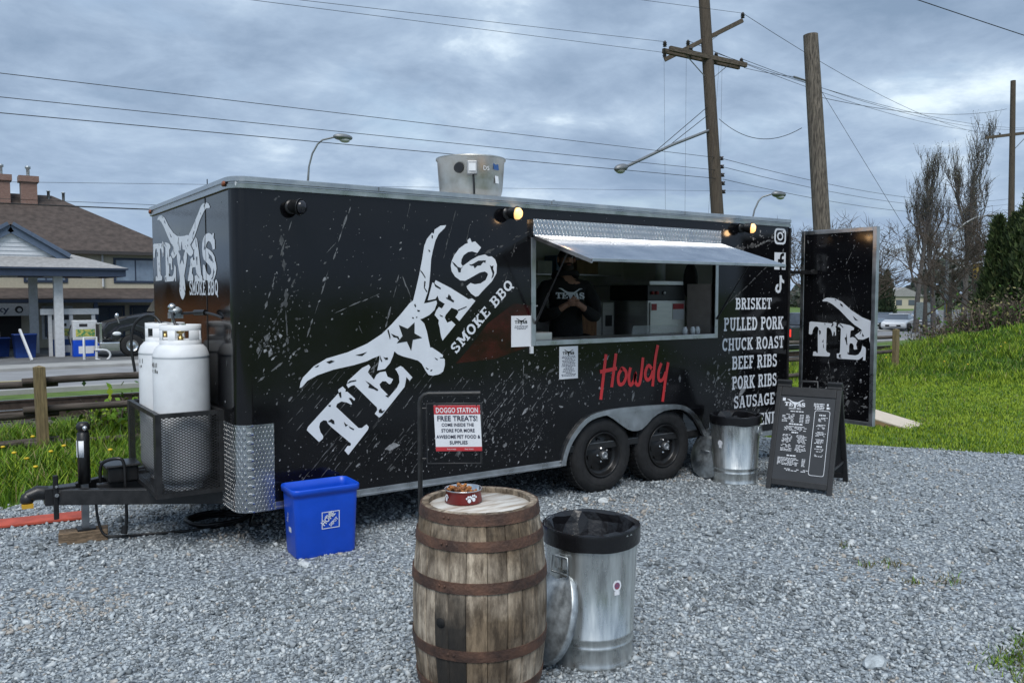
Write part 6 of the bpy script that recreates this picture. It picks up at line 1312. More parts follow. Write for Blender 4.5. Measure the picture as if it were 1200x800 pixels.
m_ = MB(); m_.tube([(.7,-.12,1.6),(.62,-.16,1.85)], .03, 6); m_.ball((.6,-.17,1.95), .10,.08,.13, 10, 6); m_.build('hood_mirror', chrome, te)
m_ = MB(); m_.tube([(5.45,-.02,.9),(5.45,-.02,4.0)], .08, 10); m_.build('exhaust_stack', chrome, te)
# chrome crash guard by the truck
m_ = MB()
for y in (36.35,):
    m_.tube([(3.85,y,FZ),(3.85,y,FZ+1.0),(4.35,y,FZ+1.0),(4.35,y,FZ)], .06, 8); m_.tube([(4.3,y-.05,FZ+.42)]+[(4.62+.3*math.sin(R(a)),y-.05,FZ+.42+.25*math.cos(R(a))-.25) for a in range(0,181,30)]+[(4.3,y-.05,FZ+.0)], .05, 8)
tag(m_.build('crash_guard', offw), 'white tubular crash guard in front of the black truck', 'barrier')

# ================================================================ POLES, LAMPS AND WIRES
polew = mat('pole_wood', (.10,.08,.06), .9, vscale=7, col2=(.055,.042,.032), bump=.5, bscale=30, stretch=(7,7,.5), detail=8)
polew2 = mat('pole_wood_pale', (.20,.17,.14), .9, vscale=9, col2=(.05,.042,.036), lo=.40, hi=.60, bump=.6, bscale=30, stretch=(7,7,.45), detail=9)
armw = mat('crossarm_wood', (.13,.105,.08), .9, var=.4, vscale=6, stretch=(1,7,7)); insul = mat('insulator', (.03,.025,.025), .3); wirem = mat('wire_black', (.012,.012,.014), .6)
galvp = mat('galv_pole', (.26,.275,.29), .5, .6, var=.15)
def lerp(a, b_, t_): return a+(b_-a)*t_
p1b, p1t = Vector((13.95,7.75,-.4)), Vector((13.80,8.6,9.6))
def p1(z): return p1b.lerp(p1t, (z-p1b.z)/(p1t.z-p1b.z))
ue = empty('utility_pole', tuple(p1b), 0, 'tall wooden utility pole with crossarms and a long street lamp bracket', 'utility pole')
def W2(o, e): return [Vector(p)-e.location for p in o]
m_ = MB(); m_.tube(W2([p1(z) for z in (-.4,2,4,6,8,9.6)], ue), [.165,.16,.15,.142,.135,.13], 14); m_.build('pole', polew, ue)
ax_d = Vector((1,-.22,0)).normalized(); up_d = Vector((.35,-.95,0)).normalized()
arms = []
c0 = p1(7.48)
a_l, a_r = c0+Vector((-1.20,.24,.05)), c0+Vector((.98,-.20,-.10))
for off in (-.11, .11):
    o_ = Vector((.05,-off*1.0,0)); m_ = MB(); m_.bar(*W2([a_l+o_, a_r+o_], ue), .08, .105); m_.build('crossarm', armw, ue)
b_l, b_r = p1(7.42)+Vector((-.85,.60,.0)), p1(8.15)+Vector((.70,-.52,.2))
m_ = MB(); m_.bar(*W2([b_l, b_r], ue), .075, .095); m_.build('crossarm', armw, ue)
m_ = MB()
for p, q in ((a_l.lerp(a_r,.25), p1(6.9)), (a_l.lerp(a_r,.85), p1(6.9)), (b_r.lerp(b_l,.2), p1(7.8))): m_.bar(*W2([p, q], ue), .03, .01)
m_.build('brace', galvp, ue)
for p in [a_l, a_l.lerp(a_r,.33), a_l.lerp(a_r,.66), a_r, b_l, b_l.lerp(b_r,.3), b_r]:
    q = p-ue.location; m_ = MB(); m_.lathe([(.02,.05),(.05,.06),(.03,.09),(.055,.10),(.035,.13),(.05,.14),(.02,.19),(0,.19)], 10, Matrix.Translation(q)); m_.build('insulator', insul, ue)
for z in (4.25,4.45,4.65,4.85,5.05):
    q = p1(z)-ue.location+Vector((.16,-.10,0)); m_ = MB(); m_.lathe([(0,-.05),(.05,-.04),(.03,0),(.05,.04),(0,.05)], 8, Matrix.Translation(q)); m_.build('spool_insulator', insul, ue)
# lamp bracket
lp0, lp1 = p1(5.75), Vector((11.05,8.2,4.62))
m_ = MB(); m_.tube(W2([lp0, lp0.lerp(lp1,.5)+Vector((0,0,.04)), lp1], ue), .035, 8); m_.build('lamp_arm', galvp, ue)
m_ = MB(); m_.tube(W2([p1(6.35), lp0.lerp(lp1,.75)], ue), .008, 6); m_.tube(W2([p1(6.15), lp0.lerp(lp1,.6)], ue), .008, 6); m_.build('stay_wire', wirem, ue)
m_ = MB(); M = Matrix.Translation(lp1-ue.location+Vector((-.16,.02,-.05))) @ Matrix.Rotation(R(-14),4,'Y'); m_.ball((0,0,0), .20,.10,.09, 14, 8, M=M.to_3x3()); lh = m_.build('lamp_head', galvp, ue)
lh.location = M.translation
m_ = MB(); m_.ball((0,0,0), .13,.09,.08, 12, 6, z0=-1, z1=.1); lz = m_.build('lamp_lens', mat('lamp_glass', (.5,.52,.52), .2), lh); lz.location = (-.03,0,-.05)
# short heavy pole
p2b, p2t = Vector((14.30,5.19,-.2)), Vector((14.15,5.78,7.40))
ue2 = empty('stub_pole', tuple(p2b), 0, 'thick bare wooden pole without crossarms behind the trailer door', 'utility pole')
m_ = MB(); m_.tube(W2([p2b.lerp(p2t,k/8.) for k in range(9)], ue2), [.20,.195,.19,.185,.18,.175,.17,.165,.155], 18); m_.build('pole', polew2, ue2)
m_ = MB(); q = p2t-ue2.location; m_.tube([q+Vector((0,0,-1.0)), q+Vector((-.42,.1,-.93))], .02, 6); m_.build('guy_bracket', galvp, ue2)
# far pole on the right
p3b, p3t = Vector((46.4,16.1,-.8)), Vector((46.7,16.5,13.3))
ue3 = empty('utility_pole', tuple(p3b), 0, 'distant utility pole with one crossarm rising behind the cedars', 'utility pole')
m_ = MB(); m_.tube(W2([p3b, p3t], ue3), [.19,.13], 10); m_.build('pole', polew, ue3)
c3 = p3b.lerp(p3t, .79); k_ = Vector((.84,-.54,0)); m_ = MB(); m_.bar(*W2([c3-k_*1.5+Vector((0,0,-.12)), c3+k_*1.5+Vector((0,0,.25))], ue3), .12, .15); m_.build('crossarm', armw, ue3)
m_ = MB(); m_.bar(*W2([c3+k_*.9+Vector((0,0,.1)), p3b.lerp(p3t,.73)], ue3), .04, .03); m_.build('brace', galvp, ue3)
for s in (-1.4,-.7,.7,1.4): m_ = MB(); m_.lathe([(.02,0),(.06,.03),(.03,.08),(.06,.12),(0,.2)], 8, Matrix.Translation(c3+k_*s-ue3.location+Vector((0,0,.06+.12*s)))); m_.build('insulator', insul, ue3)
# wires
def wire(a, b_, sag, label, r=.011, group=None):
    a, b_ = Vector(a), Vector(b_); pts = []
    for i in range(17): 
        t_ = i/16; p = a.lerp(b_, t_); p.z -= sag*4*t_*(1-t_); pts.append(p)
    m_ = MB(); m_.tube(pts, r*.47, 5); return tag(m_.build('overhead_wire', wirem), label, 'wire', group)
def ext(a, b_, x):   # extend the line a->b to the given x
    a, b_ = Vector(a), Vector(b_); t_ = (x-a.x)/(b_.x-a.x); return a.lerp(b_, t_)
UP = Vector((0,0,.17))
pair = 'overhead wires across the sky'
wire(p1(5.05)+Vector((-.1,-.1,0)), ext((13.9,8.2,5.23),(-.79,8.2,4.97),-16), .0, 'upper of three low telephone wires from the tall crossarm pole', .012, pair)
wire(p1(4.75)+Vector((-.1,-.1,0)), ext((13.9,8.2,5.17),(-.79,8.2,4.76),-16), .0, 'middle of three low telephone wires from the tall crossarm pole', .012, pair)
wire(p1(4.55)+Vector((-.1,-.1,0)), ext((13.9,8.2,5.11),(-.79,8.2,4.61),-16), .0, 'lowest and thickest of three low telephone wires from the crossarm pole', .014, pair)
wire(a_l+UP, ext((12.36,8.2,7.42),(3.01,8.2,6.64),-10), .0, 'power wire leaving the end of the lower crossarm over the trailer', .010, pair)
wire(b_l+UP, ext((12.75,8.2,7.62),(4.33,8.2,6.9),-10), .0, 'power wire leaving the end of the slanted crossarm over the trailer', .010, pair)
wire(b_r+UP, ext((14.6,8.2,8.44),(9.99,8.2,8.01),-6), .0, 'highest power wire from the raised end of the slanted crossarm', .010, pair)
for j, (p, s, lb) in enumerate(((b_r+UP,-1.4,'power wire from the raised crossarm end to the distant pole'),(b_l.lerp(b_r,.3)+UP,-.7,'power wire from mid slanted crossarm to the distant pole'),(a_r+UP,.7,'power wire from the lower crossarm end to the distant pole'),(a_l.lerp(a_r,.66)+UP,1.4,'power wire from mid lower crossarm to the distant pole'))):
    wire(p, c3+k_*s+Vector((0,0,.25+.12*s)), .5, lb, .014, pair)
for j, (z, zz_) in enumerate(((5.05,8.0),(4.85,7.6),(4.55,7.3))):
    wire(p1(z)+Vector((.15,-.1,0)), p3b.lerp(p3t,.55-.02*j), .5, ['upper','middle','lower'][j]+' telephone wire running from the crossarm pole to the distant pole', .014, pair)
wire(a_r+Vector((.1,0,-.03)), p2t+Vector((-.42,.1,-.93)), .02, 'short guy wire from the lower crossarm to the stub pole', .012)
wire(p1(6.0)+Vector((.15,-.1,0)), p2t+Vector((-.17,.05,-2.0)), .35, 'slack thick cable drooping between the crossarm pole and the stub pole', .016)
wire(p2t+Vector((.16,-.05,-1.3)), (34.6,11.17,9.33), .3, 'thick service cable leaving the stub pole over the lawn', .014)
wire(p2t+Vector((.16,-.05,-1.0)), (17.3,3.2,0.0), .0, 'taut guy wire from the stub pole down to the ground', .010)
wire((12.4,3.9,7.75), (23.1,1.9,6.8), .03, 'single dark wire crossing high over the lawn beyond the folded door', .020)
for j, (dx, lb) in enumerate(((-.02,'first'),(.6,'second'),(1.5,'third'),(1.9,'fourth'))):
    top_ = a_l.lerp(a_r, dx/2.2 if dx < 1.4 else .62+.12*j/3)
    wire(top_+Vector((0,0,-.08)), p1b+Vector((-2.6+.55*j, -.5, 2.0)), .12, lb+' thin guy wire dropping from the lower crossarm toward the trailer roof', .006, 'guy wires under the crossarm')
# cable with splice box at the left
cable_a, cable_b = Vector((-6.,13.2,3.50)), Vector((11.0,13.2,3.75))
wire(cable_a, cable_b, .05, 'dark communication cable in front of the brown roof', .028)
wire(cable_a+Vector((0,0,.04)), cable_b+Vector((0,0,.10)), .02, 'thin messenger wire just above the communication cable', .010)
wire((-6.,14.2,3.72), (24.0,14.2,5.55), .0, 'thin wire rising behind the trailer roof fan', .009)
m_ = MB(); m_.tube([(2.75,13.2,3.56),(3.30,13.2,3.56)], .055, 10); tag(m_.build('splice_box', blackpl), 'black splice case hanging on the communication cable', 'splice box')
m_ = MB(); m_.tube(smooth_path([(3.1,13.2,3.55),(3.3,13.2,3.70),(3.7,13.2,3.73),(4.1,13.2,3.60),(3.9,13.2,3.46),(3.6,13.2,3.38),(3.3,13.2,3.42),(3.15,13.2,3.54)],4), .013, 6); tag(m_.build('cable_loop', wirem), 'loop of spare cable beside the splice case', 'cable')
# street lamps
def street_lamp(x, y, h, reach, label, dirx=1, r=.05, diry=-.55):
    z0 = T1(x, y)-.1; e = empty('street_lamp', (x, y, z0), 0, label, 'street lamp', 'curved street lamps along the road'); H = h-z0
    pts = [(0,0,0),(0,0,H-1.6)]+[(dirx*reach*(1-math.cos(R(a)))*.75, diry*reach*(1-math.cos(R(a)))*.75, H-1.6+1.45*math.sin(R(a))) for a in (20,40,60,75)]+[(dirx*reach, diry*reach, H-.1)]
    m_ = MB(); m_.tube(pts, [r,r*.8]+[r*.6]*5, 10); m_.build('pole', galvp, e)
    m_ = MB(); m_.ball((dirx*(reach+.25), diry*(reach+.25), H-.1), .36,.18,.12, 14, 8); hd = m_.build('lamp_head', galvp, e)
    m_ = MB(); m_.ball((dirx*(reach+.3), diry*(reach+.3), H-.19), .20,.12,.10, 12, 6); m_.build('lamp_lens', MATS['lamp_glass'], hd)
street_lamp(9.0, 22.0, 7.25, .78, 'curved street lamp rising behind the front of the trailer roof', diry=-.6)
street_lamp(22.8, 14.4, 5.5, .62, 'curved street lamp rising behind the rear of the trailer roof', diry=-.6)

# ================================================================ TREES AND SHRUBS
bark = mat('bare_bark', (.10,.085,.075), .95, var=.3, vscale=10); bark2 = mat('bare_bark_grey', (.13,.12,.115), .95, var=.3, vscale=10); twigm = mat('twig_brown', (.085,.066,.052), .95); budm = mat('bud_green', (.14,.14,.06), .9, var=.3)
def tree(name, base, H, spread, label, seed, poplar=False, lv=4, nb=5, trunk_r=.22, mats=None, buds=0, group=None):
    rd_ = random.Random(seed); tm = MB(); br_ = MB(); bd = MB(); e = empty(name, base, 0, label, 'tree', group)
    ends = []
    def grow(p, d, ln, r, level):
        n = 4 if level == 0 else 3; pts = [p]; q = p.copy(); dd = d.copy()
        for i in range(n):
            j = .06 if level == 0 else .22
            dd = (dd+Vector((rd_.gauss(0,j), rd_.gauss(0,j), rd_.gauss(0,j)*.5)+((.10 if poplar else .03)*level)))if False else (dd+Vector((rd_.gauss(0,j), rd_.gauss(0,j), rd_.gauss(0,j)*.5+(.22 if poplar and level else .05*(level > 0))))).normalized()
            q = q+dd*ln/n; pts.append(q.copy())
        rs = [r*(1-.75*i/n) for i in range(n+1)] if level else [r*(1-.62*i/n) for i in range(n+1)]
        (tm if level == 0 else br_).tube(pts, rs, 8 if level == 0 else (4 if level < 3 else 3), caps=False)
        ends.append(pts[-1])
        if level >= lv: 
            if buds:
                for _ in range(buds):
                    c = pts[rd_.randint(1,n)]+Vector((rd_.gauss(0,.05), rd_.gauss(0,.05), rd_.gauss(0,.06))); s_ = .035; u = Vector((rd_.gauss(0,1), rd_.gauss(0,1), rd_.gauss(0,1))).normalized()*s_; v = Vector((rd_.gauss(0,1), rd_.gauss(0,1), rd_.gauss(0,1))).normalized()*s_
                    bd.add([c-u, c+v, c+u, c-v], [(0,1,2,3)])
            return
        k = (nb+5 if poplar else nb+1) if level == 0 else (nb if level < lv-1 else nb-1)
        for i in range(k):
            t_ = rd_.uniform(.15 if (poplar and level == 0) else .32, 1.0); i0 = min(int(t_*n), n-1); pp = pts[i0].lerp(pts[i0+1], t_*n-i0)
            a = rd_.uniform(0, 6.283); tilt = rd_.uniform(.16,.34) if poplar else rd_.uniform(.45,1.15)
            ref = Vector((math.cos(a), math.sin(a), 0)); ax = (dd*math.cos(tilt)+ref*math.sin(tilt)).normalized()
            if poplar: ax = (Vector((0,0,1))*math.cos(tilt)+ref*math.sin(tilt)).normalized()
            grow(pp, ax, ln*(rd_.uniform(.30,.42)*(1.2-.6*t_) if poplar and level == 0 else rd_.uniform(.45,.68))*(spread if level == 0 else 1), max(.016, rs[i0]*rd_.uniform(.38,.58)), level+1)
    grow(Vector((0,0,0)), Vector((rd_.gauss(0,.02), rd_.gauss(0,.02), 1)), H*(.92 if poplar else .55), trunk_r, 0)
    mm_ = mats or (bark, twigm)
    tm.build('trunk', mm_[0], e); br_.build('crown', mm_[1], e)
    if buds: o = bd.build('buds', budm, e); o['kind'] = 'stuff'
    return e
def at(px, py, d):     # a place in the world by bearing and distance from the yard's viewpoint
    f, pi_, ya = 975, .0572, .9646; fw = Vector((math.cos(ya)*math.cos(pi_), math.sin(ya)*math.cos(pi_), -math.sin(pi_))); rt = Vector((math.sin(ya), -math.cos(ya), 0)); u_ = rt.cross(fw)
    return Vector((-1.655,-5.65,1.8))+(fw+rt*((px-600)/f)+u_*((400-py)/f))*d
def base(px, d):
    p = at(px, 380, d); return (p.x, p.y, T1(p.x, p.y)-.1)
# tall bare poplars
for px, d, H, sd_, lb in ((1073,62,11.4,1,'bare grey poplar, shortest and leftmost of the roadside row seen from the yard'),(1128,60,12.4,2,'tallest bare poplar in the roadside row behind the traffic signal'),(1154,63,11.8,3,'slim bare poplar between the tallest poplar and the far pole'),(1094,66,11.0,4,'brown bare poplar between the shortest and the tallest of the row')):
    tree('poplar_tree', base(px, d), H, 1.0 if sd_ != 3 else .7, lb.replace(', shortest and leftmost of the roadside row seen from the yard', ', shortest of the roadside row by the traffic signal'), sd_, True, 3, 8, .22, (bark2, bark2 if sd_ in (1,2) else twigm), 3, 'poplars by the road')
for px, d, H, sd_, lb in ((1022,80,7.5,11,'low spreading bare tree beside the conifer by the parked cars'),(1112,55,8.5,12,'broad bare tree under the tall poplars'),(1140,52,7.8,13,'bare twiggy tree behind the cedar hedge'),(1168,50,9.2,14,'bare dark tree close to the distant utility pole'),(1085,58,8.0,18,'bare dense tree left of the traffic signal mast')):
    tree('bare_tree', base(px, d), H, 1.15, lb, sd_, False, 4, 5, .20, (bark, twigm), 0, 'bare trees by the road')
for px, d, H, sd_, lb in ((945,42,7.4,21,'wide bare tree showing between trailer and stub pole'),(1000,46,7.9,22,'wide bare tree behind the trailer door'),(900,45,6.3,23,'bare tree top peeping over the trailer roof')):
    tree('bare_tree', base(px, d), H, 1.2, lb, sd_, False, 4, 5, .17, (bark, twigm), 0, 'bare trees by the road')
def conifer(name, b_, H, rad, label, seed, cols, n=7000, leaf=.10, group=None, fat=.75):
    r_ = np.random.default_rng(seed); e = empty(name, b_, 0, label, 'tree', group)
    m_ = MB(); m_.tube([(0,0,0),(0,0,H*.92)], [rad*.16,.02], 7); m_.build('trunk', bark, e)
    t_ = r_.random(n)**1.25; z = .12+t_*H*.97; prof = rad*np.minimum(1, (1-t_)**fat*1.18+.02)*(.80+.20*np.clip(t_*6,0,1)); a = r_.uniform(0, 6.283, n)
    lump = 1+.18*np.sin(a*3+z*2.3+seed)+.16*np.sin(a*7-z*5.1)+.08*np.sin(a*11+z*9); rr = prof*lump*np.sqrt(r_.uniform(.35,1.05,n))
    c = np.stack([rr*np.cos(a), rr*np.sin(a), z], 1); out = np.stack([np.cos(a)*.5, np.sin(a)*.5, np.full(n,1.0)], 1)+r_.normal(0,.35,(n,3)); out /= np.linalg.norm(out,axis=1)[:,None]
    sd_ = np.cross(out, r_.normal(0,1,(n,3))); sd_ /= np.linalg.norm(sd_,axis=1)[:,None]; s = leaf*r_.uniform(.6,1.5,n)[:,None]
    V = np.stack([c-sd_*s*.42, c+sd_*s*.42, c+out*s*1.9], 1).reshape(-1,3); F = np.arange(n*3).reshape(-1,3)
    o = np_mesh('crown', V, F, cols, r_.choice(len(cols), n, p=[.5,.32,.18])); o.parent = e; return e
cedar = [mat('cedar_mid', (.07,.11,.03), .85, var=.3), mat('cedar_dark', (.035,.06,.02), .9, var=.3), mat('cedar_light', (.13,.155,.05), .85, var=.3)]
firs = [mat('fir_mid', (.03,.06,.025), .9), mat('fir_dark', (.015,.03,.014), .9), mat('fir_light', (.06,.085,.035), .9)]
for px, d, H, rad, sd_, lb in ((1167,27.5,4.15,.56,5,'narrow dark green cedar at the left end of the clipped row on the bank'),(1187,27.0,4.0,.62,6,'broad cedar in the middle of the row on the bank'),(1208,26.2,4.75,.75,7,'largest cedar of the row on the grassy bank')):
    conifer('cedar_tree', base(px, d), H, rad, lb.replace('at the left end of the clipped row','at the thin end of the row'), sd_, cedar, 9500, .10, 'cedars on the bank', .72)
for px, d, H, rad, sd_, lb in ((1038,84,5.4,.8,9,'small pointed conifer beside the parked white car'),(1030,86,5.0,.75,10,'small conifer half hidden by the trailer door')): conifer('conifer_tree', base(px, d), H, rad, lb, sd_, firs, 3500, .14, None, .6)
# bramble bank of bare twigs and sparse leaves under the cedars
def shrub(name, b_, w_, H, label, seed, n=900, leaf=.06, cols=None, group=None, twigs=120):
    r_ = random.Random(seed); e = empty(name, b_, 0, label, 'shrub', group); m_ = MB()
    for i in range(twigs):
        x, y = r_.gauss(0,w_*.35), r_.gauss(0,w_*.3); a = r_.uniform(0,6.28); l_ = H*r_.uniform(.5,1.15); dx, dy = math.cos(a)*l_*.5, math.sin(a)*l_*.5
        m_.tube([(x,y,0),(x+dx*.4,y+dy*.4,l_*.7),(x+dx,y+dy,l_*r_.uniform(.7,1))], [.012,.008,.003], 3, caps=False)
    m_.build('stems', mat('bramble_stem_%d' % seed, (.20,.155,.12), .9, var=.4) if seed % 2 else twigm, e)['kind'] = 'stuff'
    q = np.random.default_rng(seed); c = np.stack([q.normal(0,w_*.4,n), q.normal(0,w_*.35,n), np.abs(q.normal(0,H*.42,n))], 1); u = q.normal(0,1,(n,3)); u /= np.linalg.norm(u,axis=1)[:,None]; v = np.cross(u, q.normal(0,1,(n,3))); v /= np.linalg.norm(v,axis=1)[:,None]; s = leaf*q.uniform(.5,1.4,n)[:,None]
    V = np.stack([c-u*s, c+v*s*.6, c+u*s, c-v*s*.6], 1).reshape(-1,3); o = np_mesh('leaves', V, np.arange(n*4).reshape(-1,4), cols or [MATS['grass_dark'], twigm, MATS['grass_straw']], q.choice(3, n, p=[.42,.36,.22])); o.parent = e; o['kind'] = 'stuff'; return e
for i, (px, d, w_, H) in enumerate(((1100,27,1.3,.85),(1122,26.5,1.5,1.05),(1142,26,1.4,1.15),(1160,25.5,1.3,1.0),(1180,25,1.3,.95),(1200,24.5,1.3,1.0))):
    shrub('bramble_bush', base(px, d), w_, H, ['low straw-coloured bramble at the tapering end of the bank','leafless bramble clump just below the signal mast','tangled brown bramble between signal mast and cedars','bramble clump at the foot of the thin cedar','bramble clump at the foot of the middle cedar','bramble clump at the foot of the largest cedar'][i], 31+i, 700, .05, None, 'brambles along the bank')
for i, (x, y) in enumerate(((6.9,3.6),(7.5,3.2),(8.2,4.2))): shrub('verge_shrub', (x, y, -.02), .8, .9, ['leafy shrub behind the rear corner of the trailer','small leafy shrub behind the folded trailer door','leafy shrub near the fence behind the trailer'][i], 51+2*i, 900, .05, [MATS['grass_mid'], MATS['grass_straw'], MATS['grass_light']], None, 60)
# weeds along the fence on the left
for i, (x, y, lb) in enumerate(((.75,5.55,'bushy weed right of the pale fence post'),(1.5,5.4,'tall weed behind the gas cage'),(.2,5.7,'leafy weed clump just behind the fence rails'))): shrub('weed_clump', (x, y, -.02), .55, .50, lb, 61+2*i, 1100, .045, [MATS['grass_mid'], MATS['grass_dark'], MATS['grass_light']], 'weeds along the fence', 50)
# far woods at the horizon: one mass
n = 70000; q = np.random.default_rng(77); ang = .9646+q.uniform(-.9,.95,n); dist = q.uniform(190,330,n); hh = 5+3.5*np.sin(ang*17)+2.5*np.sin(ang*41+1)+1.5*np.sin(ang*93); hh = np.maximum(hh, 2.0)
c = np.stack([CAM[0]+dist*np.cos(ang), CAM[1]+dist*np.sin(ang), -1.3+q.random(n)**.8*hh], 1); u = q.normal(0,1,(n,3)); u /= np.linalg.norm(u,axis=1)[:,None]; v = np.cross(u, q.normal(0,1,(n,3))); v /= np.linalg.norm(v,axis=1)[:,None]; s = .62*q.uniform(.4,1.4,n)[:,None]
o = np_mesh('distant_woods', np.stack([c-u*s, c+v*s, c+u*s, c-v*s],1).reshape(-1,3), np.arange(n*4).reshape(-1,4), [mat('woods_a', (.06,.075,.055), .95), mat('woods_b', (.085,.085,.075), .95), mat('woods_c', (.045,.06,.05), .95)], q.choice(3,n)); tag(o, 'distant band of mixed woods along the horizon', 'woods', kind='stuff')

# ================================================================ CARS AND SIGNALS ON THE FAR ROAD
def car(name, x, y, rz, paint, label, kind='coupe', z=-1.10):
    e = empty(name, (x, y, z), rz, label, 'car' if kind != 'pickup' else 'pickup', 'cars waiting on the road'); pf = Frame((0,-.9,0), (1,0,0), (0,0,1))     # nose towards -x
    if kind == 'coupe':
        lower = [(-2.2,.32),(-2.22,.55),(-2.05,.72),(-1.0,.88),(1.6,.98),(2.15,.85),(2.2,.4),(1.9,.25),(-2.0,.22)]; cab = [(-1.0,.86),(-.25,1.24),(.35,1.32),(.95,1.22),(1.65,.96)]
    elif kind == 'suv':
        lower = [(-2.3,.35),(-2.32,.85),(-2.1,1.02),(-1.2,1.12),(2.2,1.15),(2.3,.5),(2.2,.3),(-2.2,.28)]; cab = [(-1.2,1.1),(-.5,1.72),(1.7,1.74),(2.2,1.13)]
    else:
        lower = [(-2.6,.45),(-2.62,1.0),(-2.4,1.15),(-1.3,1.25),(2.6,1.28),(2.65,.6),(2.5,.45)]; cab = [(-1.3,1.24),(-.6,1.88),(.7,1.9),(1.0,1.27)]
    m_ = MB(); m_.prism(lower, pf, -1.8, 0); bdy = m_.build('body', paint, e, bev=.12, seg=3)
    m_ = MB(); n_ = len(cab); ins = .2; V = [(u, -.9+.02, v) for u, v in cab]+[(u, .9-.02, v) for u, v in cab]
    top = max(v for _, v in cab); V = [(a, (b_ if c_ < top-.2 else b_*.80), c_) for a, b_, c_ in V]
    m_.add(V, [tuple(range(n_)), tuple(range(n_, 2*n_))[::-1]]+[(i, n_+i, n_+(i+1) % n_, (i+1) % n_) for i in range(n_)]); m_.build('glasshouse', glassd, e, bev=.05)
    cr_ = [p for p in cab if p[1] > top-.15]; m_ = MB(); m_.add([(cr_[0][0]+.05,-.70,top+.012),(cr_[-1][0]-.05,-.70,top+.012),(cr_[-1][0]-.05,.70,top+.012),(cr_[0][0]+.05,.70,top+.012),(cr_[0][0]+.05,-.70,top-.05),(cr_[-1][0]-.05,-.70,top-.05),(cr_[-1][0]-.05,.70,top-.05),(cr_[0][0]+.05,.70,top-.05)], [(0,1,2,3),(0,4,5,1),(2,6,7,3),(0,3,7,4),(1,5,6,2)]); m_.build('roof', paint, e, bev=.03)
    for wx in (-1.35, 1.4):
        for sy in (-1, 1):
            m_ = MB(); M = Matrix.Translation((wx, sy*.92, .33)) @ Matrix.Rotation(math.pi/2*sy,4,'X'); m_.lathe([(.15,-.2),(.31,-.2),(.33,-.17),(.33,-.02),(.31,0),(.22,-.01)], 20, M); w__ = m_.build('wheel', rubber, e); m_ = MB(); m_.lathe([(.22,-.012),(.19,-.03),(0,-.02)], 14, M); m_.build('rim', galvp, w__)
    hz0 = lower[1][1]
    for sy in (-1, 1):
        m_ = MB(); m_.ball((lower[1][0]+.10, sy*.66, hz0+.04), .10,.2,.06, 10, 6); m_.build('headlight', MATS['headlight_glass'], e)
        m_ = MB(); m_.box(2.18 if kind != 'pickup' else 2.62, 2.26 if kind != 'pickup' else 2.68, sy*.72-.14, sy*.72+.14, .72, .95 if kind == 'coupe' else 1.1); m_.build('tail_light', mat('tail_red', (.5,.02,.02), .3, emit=((1,.05,.03), .5)) if 'tail_red' not in MATS else MATS['tail_red'], e)
    MB().box(lower[0][0]-.03, lower[0][0]+.1, -.55, .55, .36, .52).build('grille', darkin, e); MB().box(lower[0][0]-.04, lower[0][0]-.031, -.25, .25, .40, .50).build('number_plate', paper, e)
    return e
cw, cg_, cd = mat('car_white', (.70,.72,.75), .2, coat=.5, var=.05), mat('car_silver_blue', (.22,.27,.33), .25, .4, coat=.4, var=.05), mat('car_dark', (.03,.033,.038), .25, coat=.5, var=.05)
bw_ = base(1053, 66); car('parked_car', bw_[0], bw_[1], R(20), cw, 'low white car facing the yard on the far road')
bw_ = base(1033, 70); car('parked_car', bw_[0], bw_[1], R(20), cg_, 'silver-blue car beside the white car, half hidden by the trailer door')
bw_ = base(1083, 78); car('parked_car', bw_[0], bw_[1], R(20), cg_, 'silver van-like car following behind the white car', 'suv')
bw_ = base(931, 44); car('pickup_truck', bw_[0]+1.2, bw_[1], R(180), cd, 'dark pickup with red tail light seen between trailer and door', 'pickup', T1(bw_[0]+1.2, bw_[1])-.02)
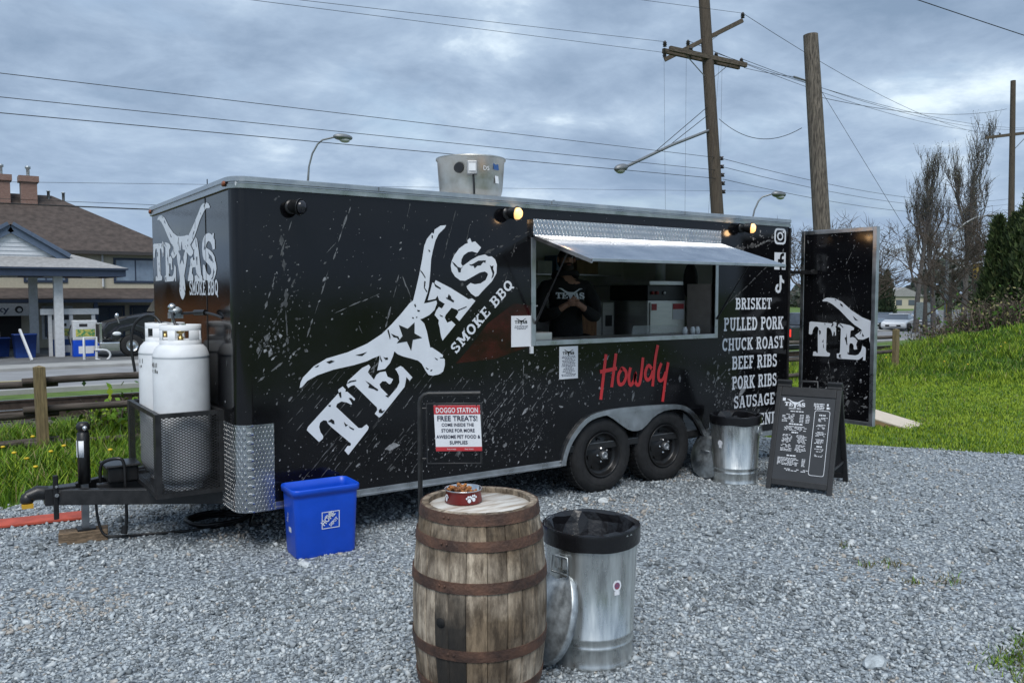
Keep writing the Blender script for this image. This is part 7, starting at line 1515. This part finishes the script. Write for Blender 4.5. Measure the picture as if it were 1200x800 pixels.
# signals
pe3 = empty('traffic_signal', base(1108, 58), 0, 'pale traffic signal mast with two curved arms', 'traffic signal')
m_ = MB(); m_.tube([(0,0,-.1),(0,0,5.6)], [.15,.11], 10); m_.build('mast', galvp, pe3)
kx = Vector((.82,-.57,0))
for z0, z1, ln in ((4.4,5.35,4.0),(6.6,8.4,2.6)):
    m_ = MB(); m_.tube([(0,0,z0 if z0 < 5 else 5.5)]+[tuple(kx*ln*f+Vector((0,0,lerp(z0, z1, math.sin(f*1.57)**.8)))) for f in (.1,.25,.45,.7,1.0)], [.10,.09,.08,.07,.06,.05], 8); m_.build('arm', galvp, pe3)
def sig_head(p):
    m_ = MB(); m_.box(p.x-.17,p.x+.17,p.y-.13,p.y+.13,p.z-.5,p.z+.5); s_ = m_.build('signal_head', mat('signal_yellow', (.30,.20,.03), .6) if 'signal_yellow' not in MATS else MATS['signal_yellow'], pe3, bev=.03)
    for k in (-.3,0,.3): m_ = MB(); m_.ball((p.x-.17,p.y-.05,p.z+k), .06,.10,.10, 10, 6); m_.build('lens', darkin, s_)
sig_head(kx*2.0+Vector((0,0,4.55))); sig_head(Vector((.0,-.2,2.0)))
m_ = MB(); m_.ball(tuple(kx*2.9+Vector((0,0,8.4))), .4,.2,.12, 12, 6); m_.build('lamp_head', galvp, pe3)
rs = empty('road_sign', base(1081, 60), R(-35), 'grey back of a rectangular road sign on a thin post', 'road sign'); MB().tube([(0,0,-.1),(0,0,2.2)], .04, 8).build('post', galvp, rs); MB().box(-.5,.5,-.06,-.042,1.2,2.4).build('plate', galv2, rs)
hb = empty('cottage', base(1050, 170), R(-35), 'small pale cottage far down the road behind the conifer', 'building'); MB().box(-4,4,-3,3,-.2,2.6).build('wall', cream, hb); m_ = MB(); m_.prism([(-4.5,2.55),(4.5,2.55),(0,4.4)], Frame((0,-3.3,0),(1,0,0),(0,0,1)), -6.6, 0); m_.build('roof', shingle, hb); MB().box(-1.5,-.3,-3.05,-3.005,.8,1.9).build('window', glassd, hb); MB().box(1,2.2,-3.05,-3.005,.8,1.9).build('window', glassd, hb)
# brown timber shed across the road, mirrored in the glossy trailer front
sh = empty('timber_shed', (-6.2, 20.2, -1.1), 0, 'long brown timber shed across the tracks, out of view beside the yard', 'shed'); brn = mat('brown_boards', (.40,.15,.06), .8, var=.25, stretch=(6,6,.5))
MB().box(-4.2,2.7,0,1.8,0,3.2).build('wall', brn, sh); m_ = MB(); m_.prism([(-4.6,3.2),(3.1,3.2),(3.1,3.3),(-4.6,3.3)], Frame((0,-.4,0),(1,0,0),(0,0,1)), -2.6, 0); m_.build('roof', mat('shed_roof', (.05,.05,.055), .7), sh)
for x in np.arange(-4.1, 2.7, .45): MB().box(x, x+.02, -.012, -.001, 0, 3.18).build('board_joint', darkin, sh)
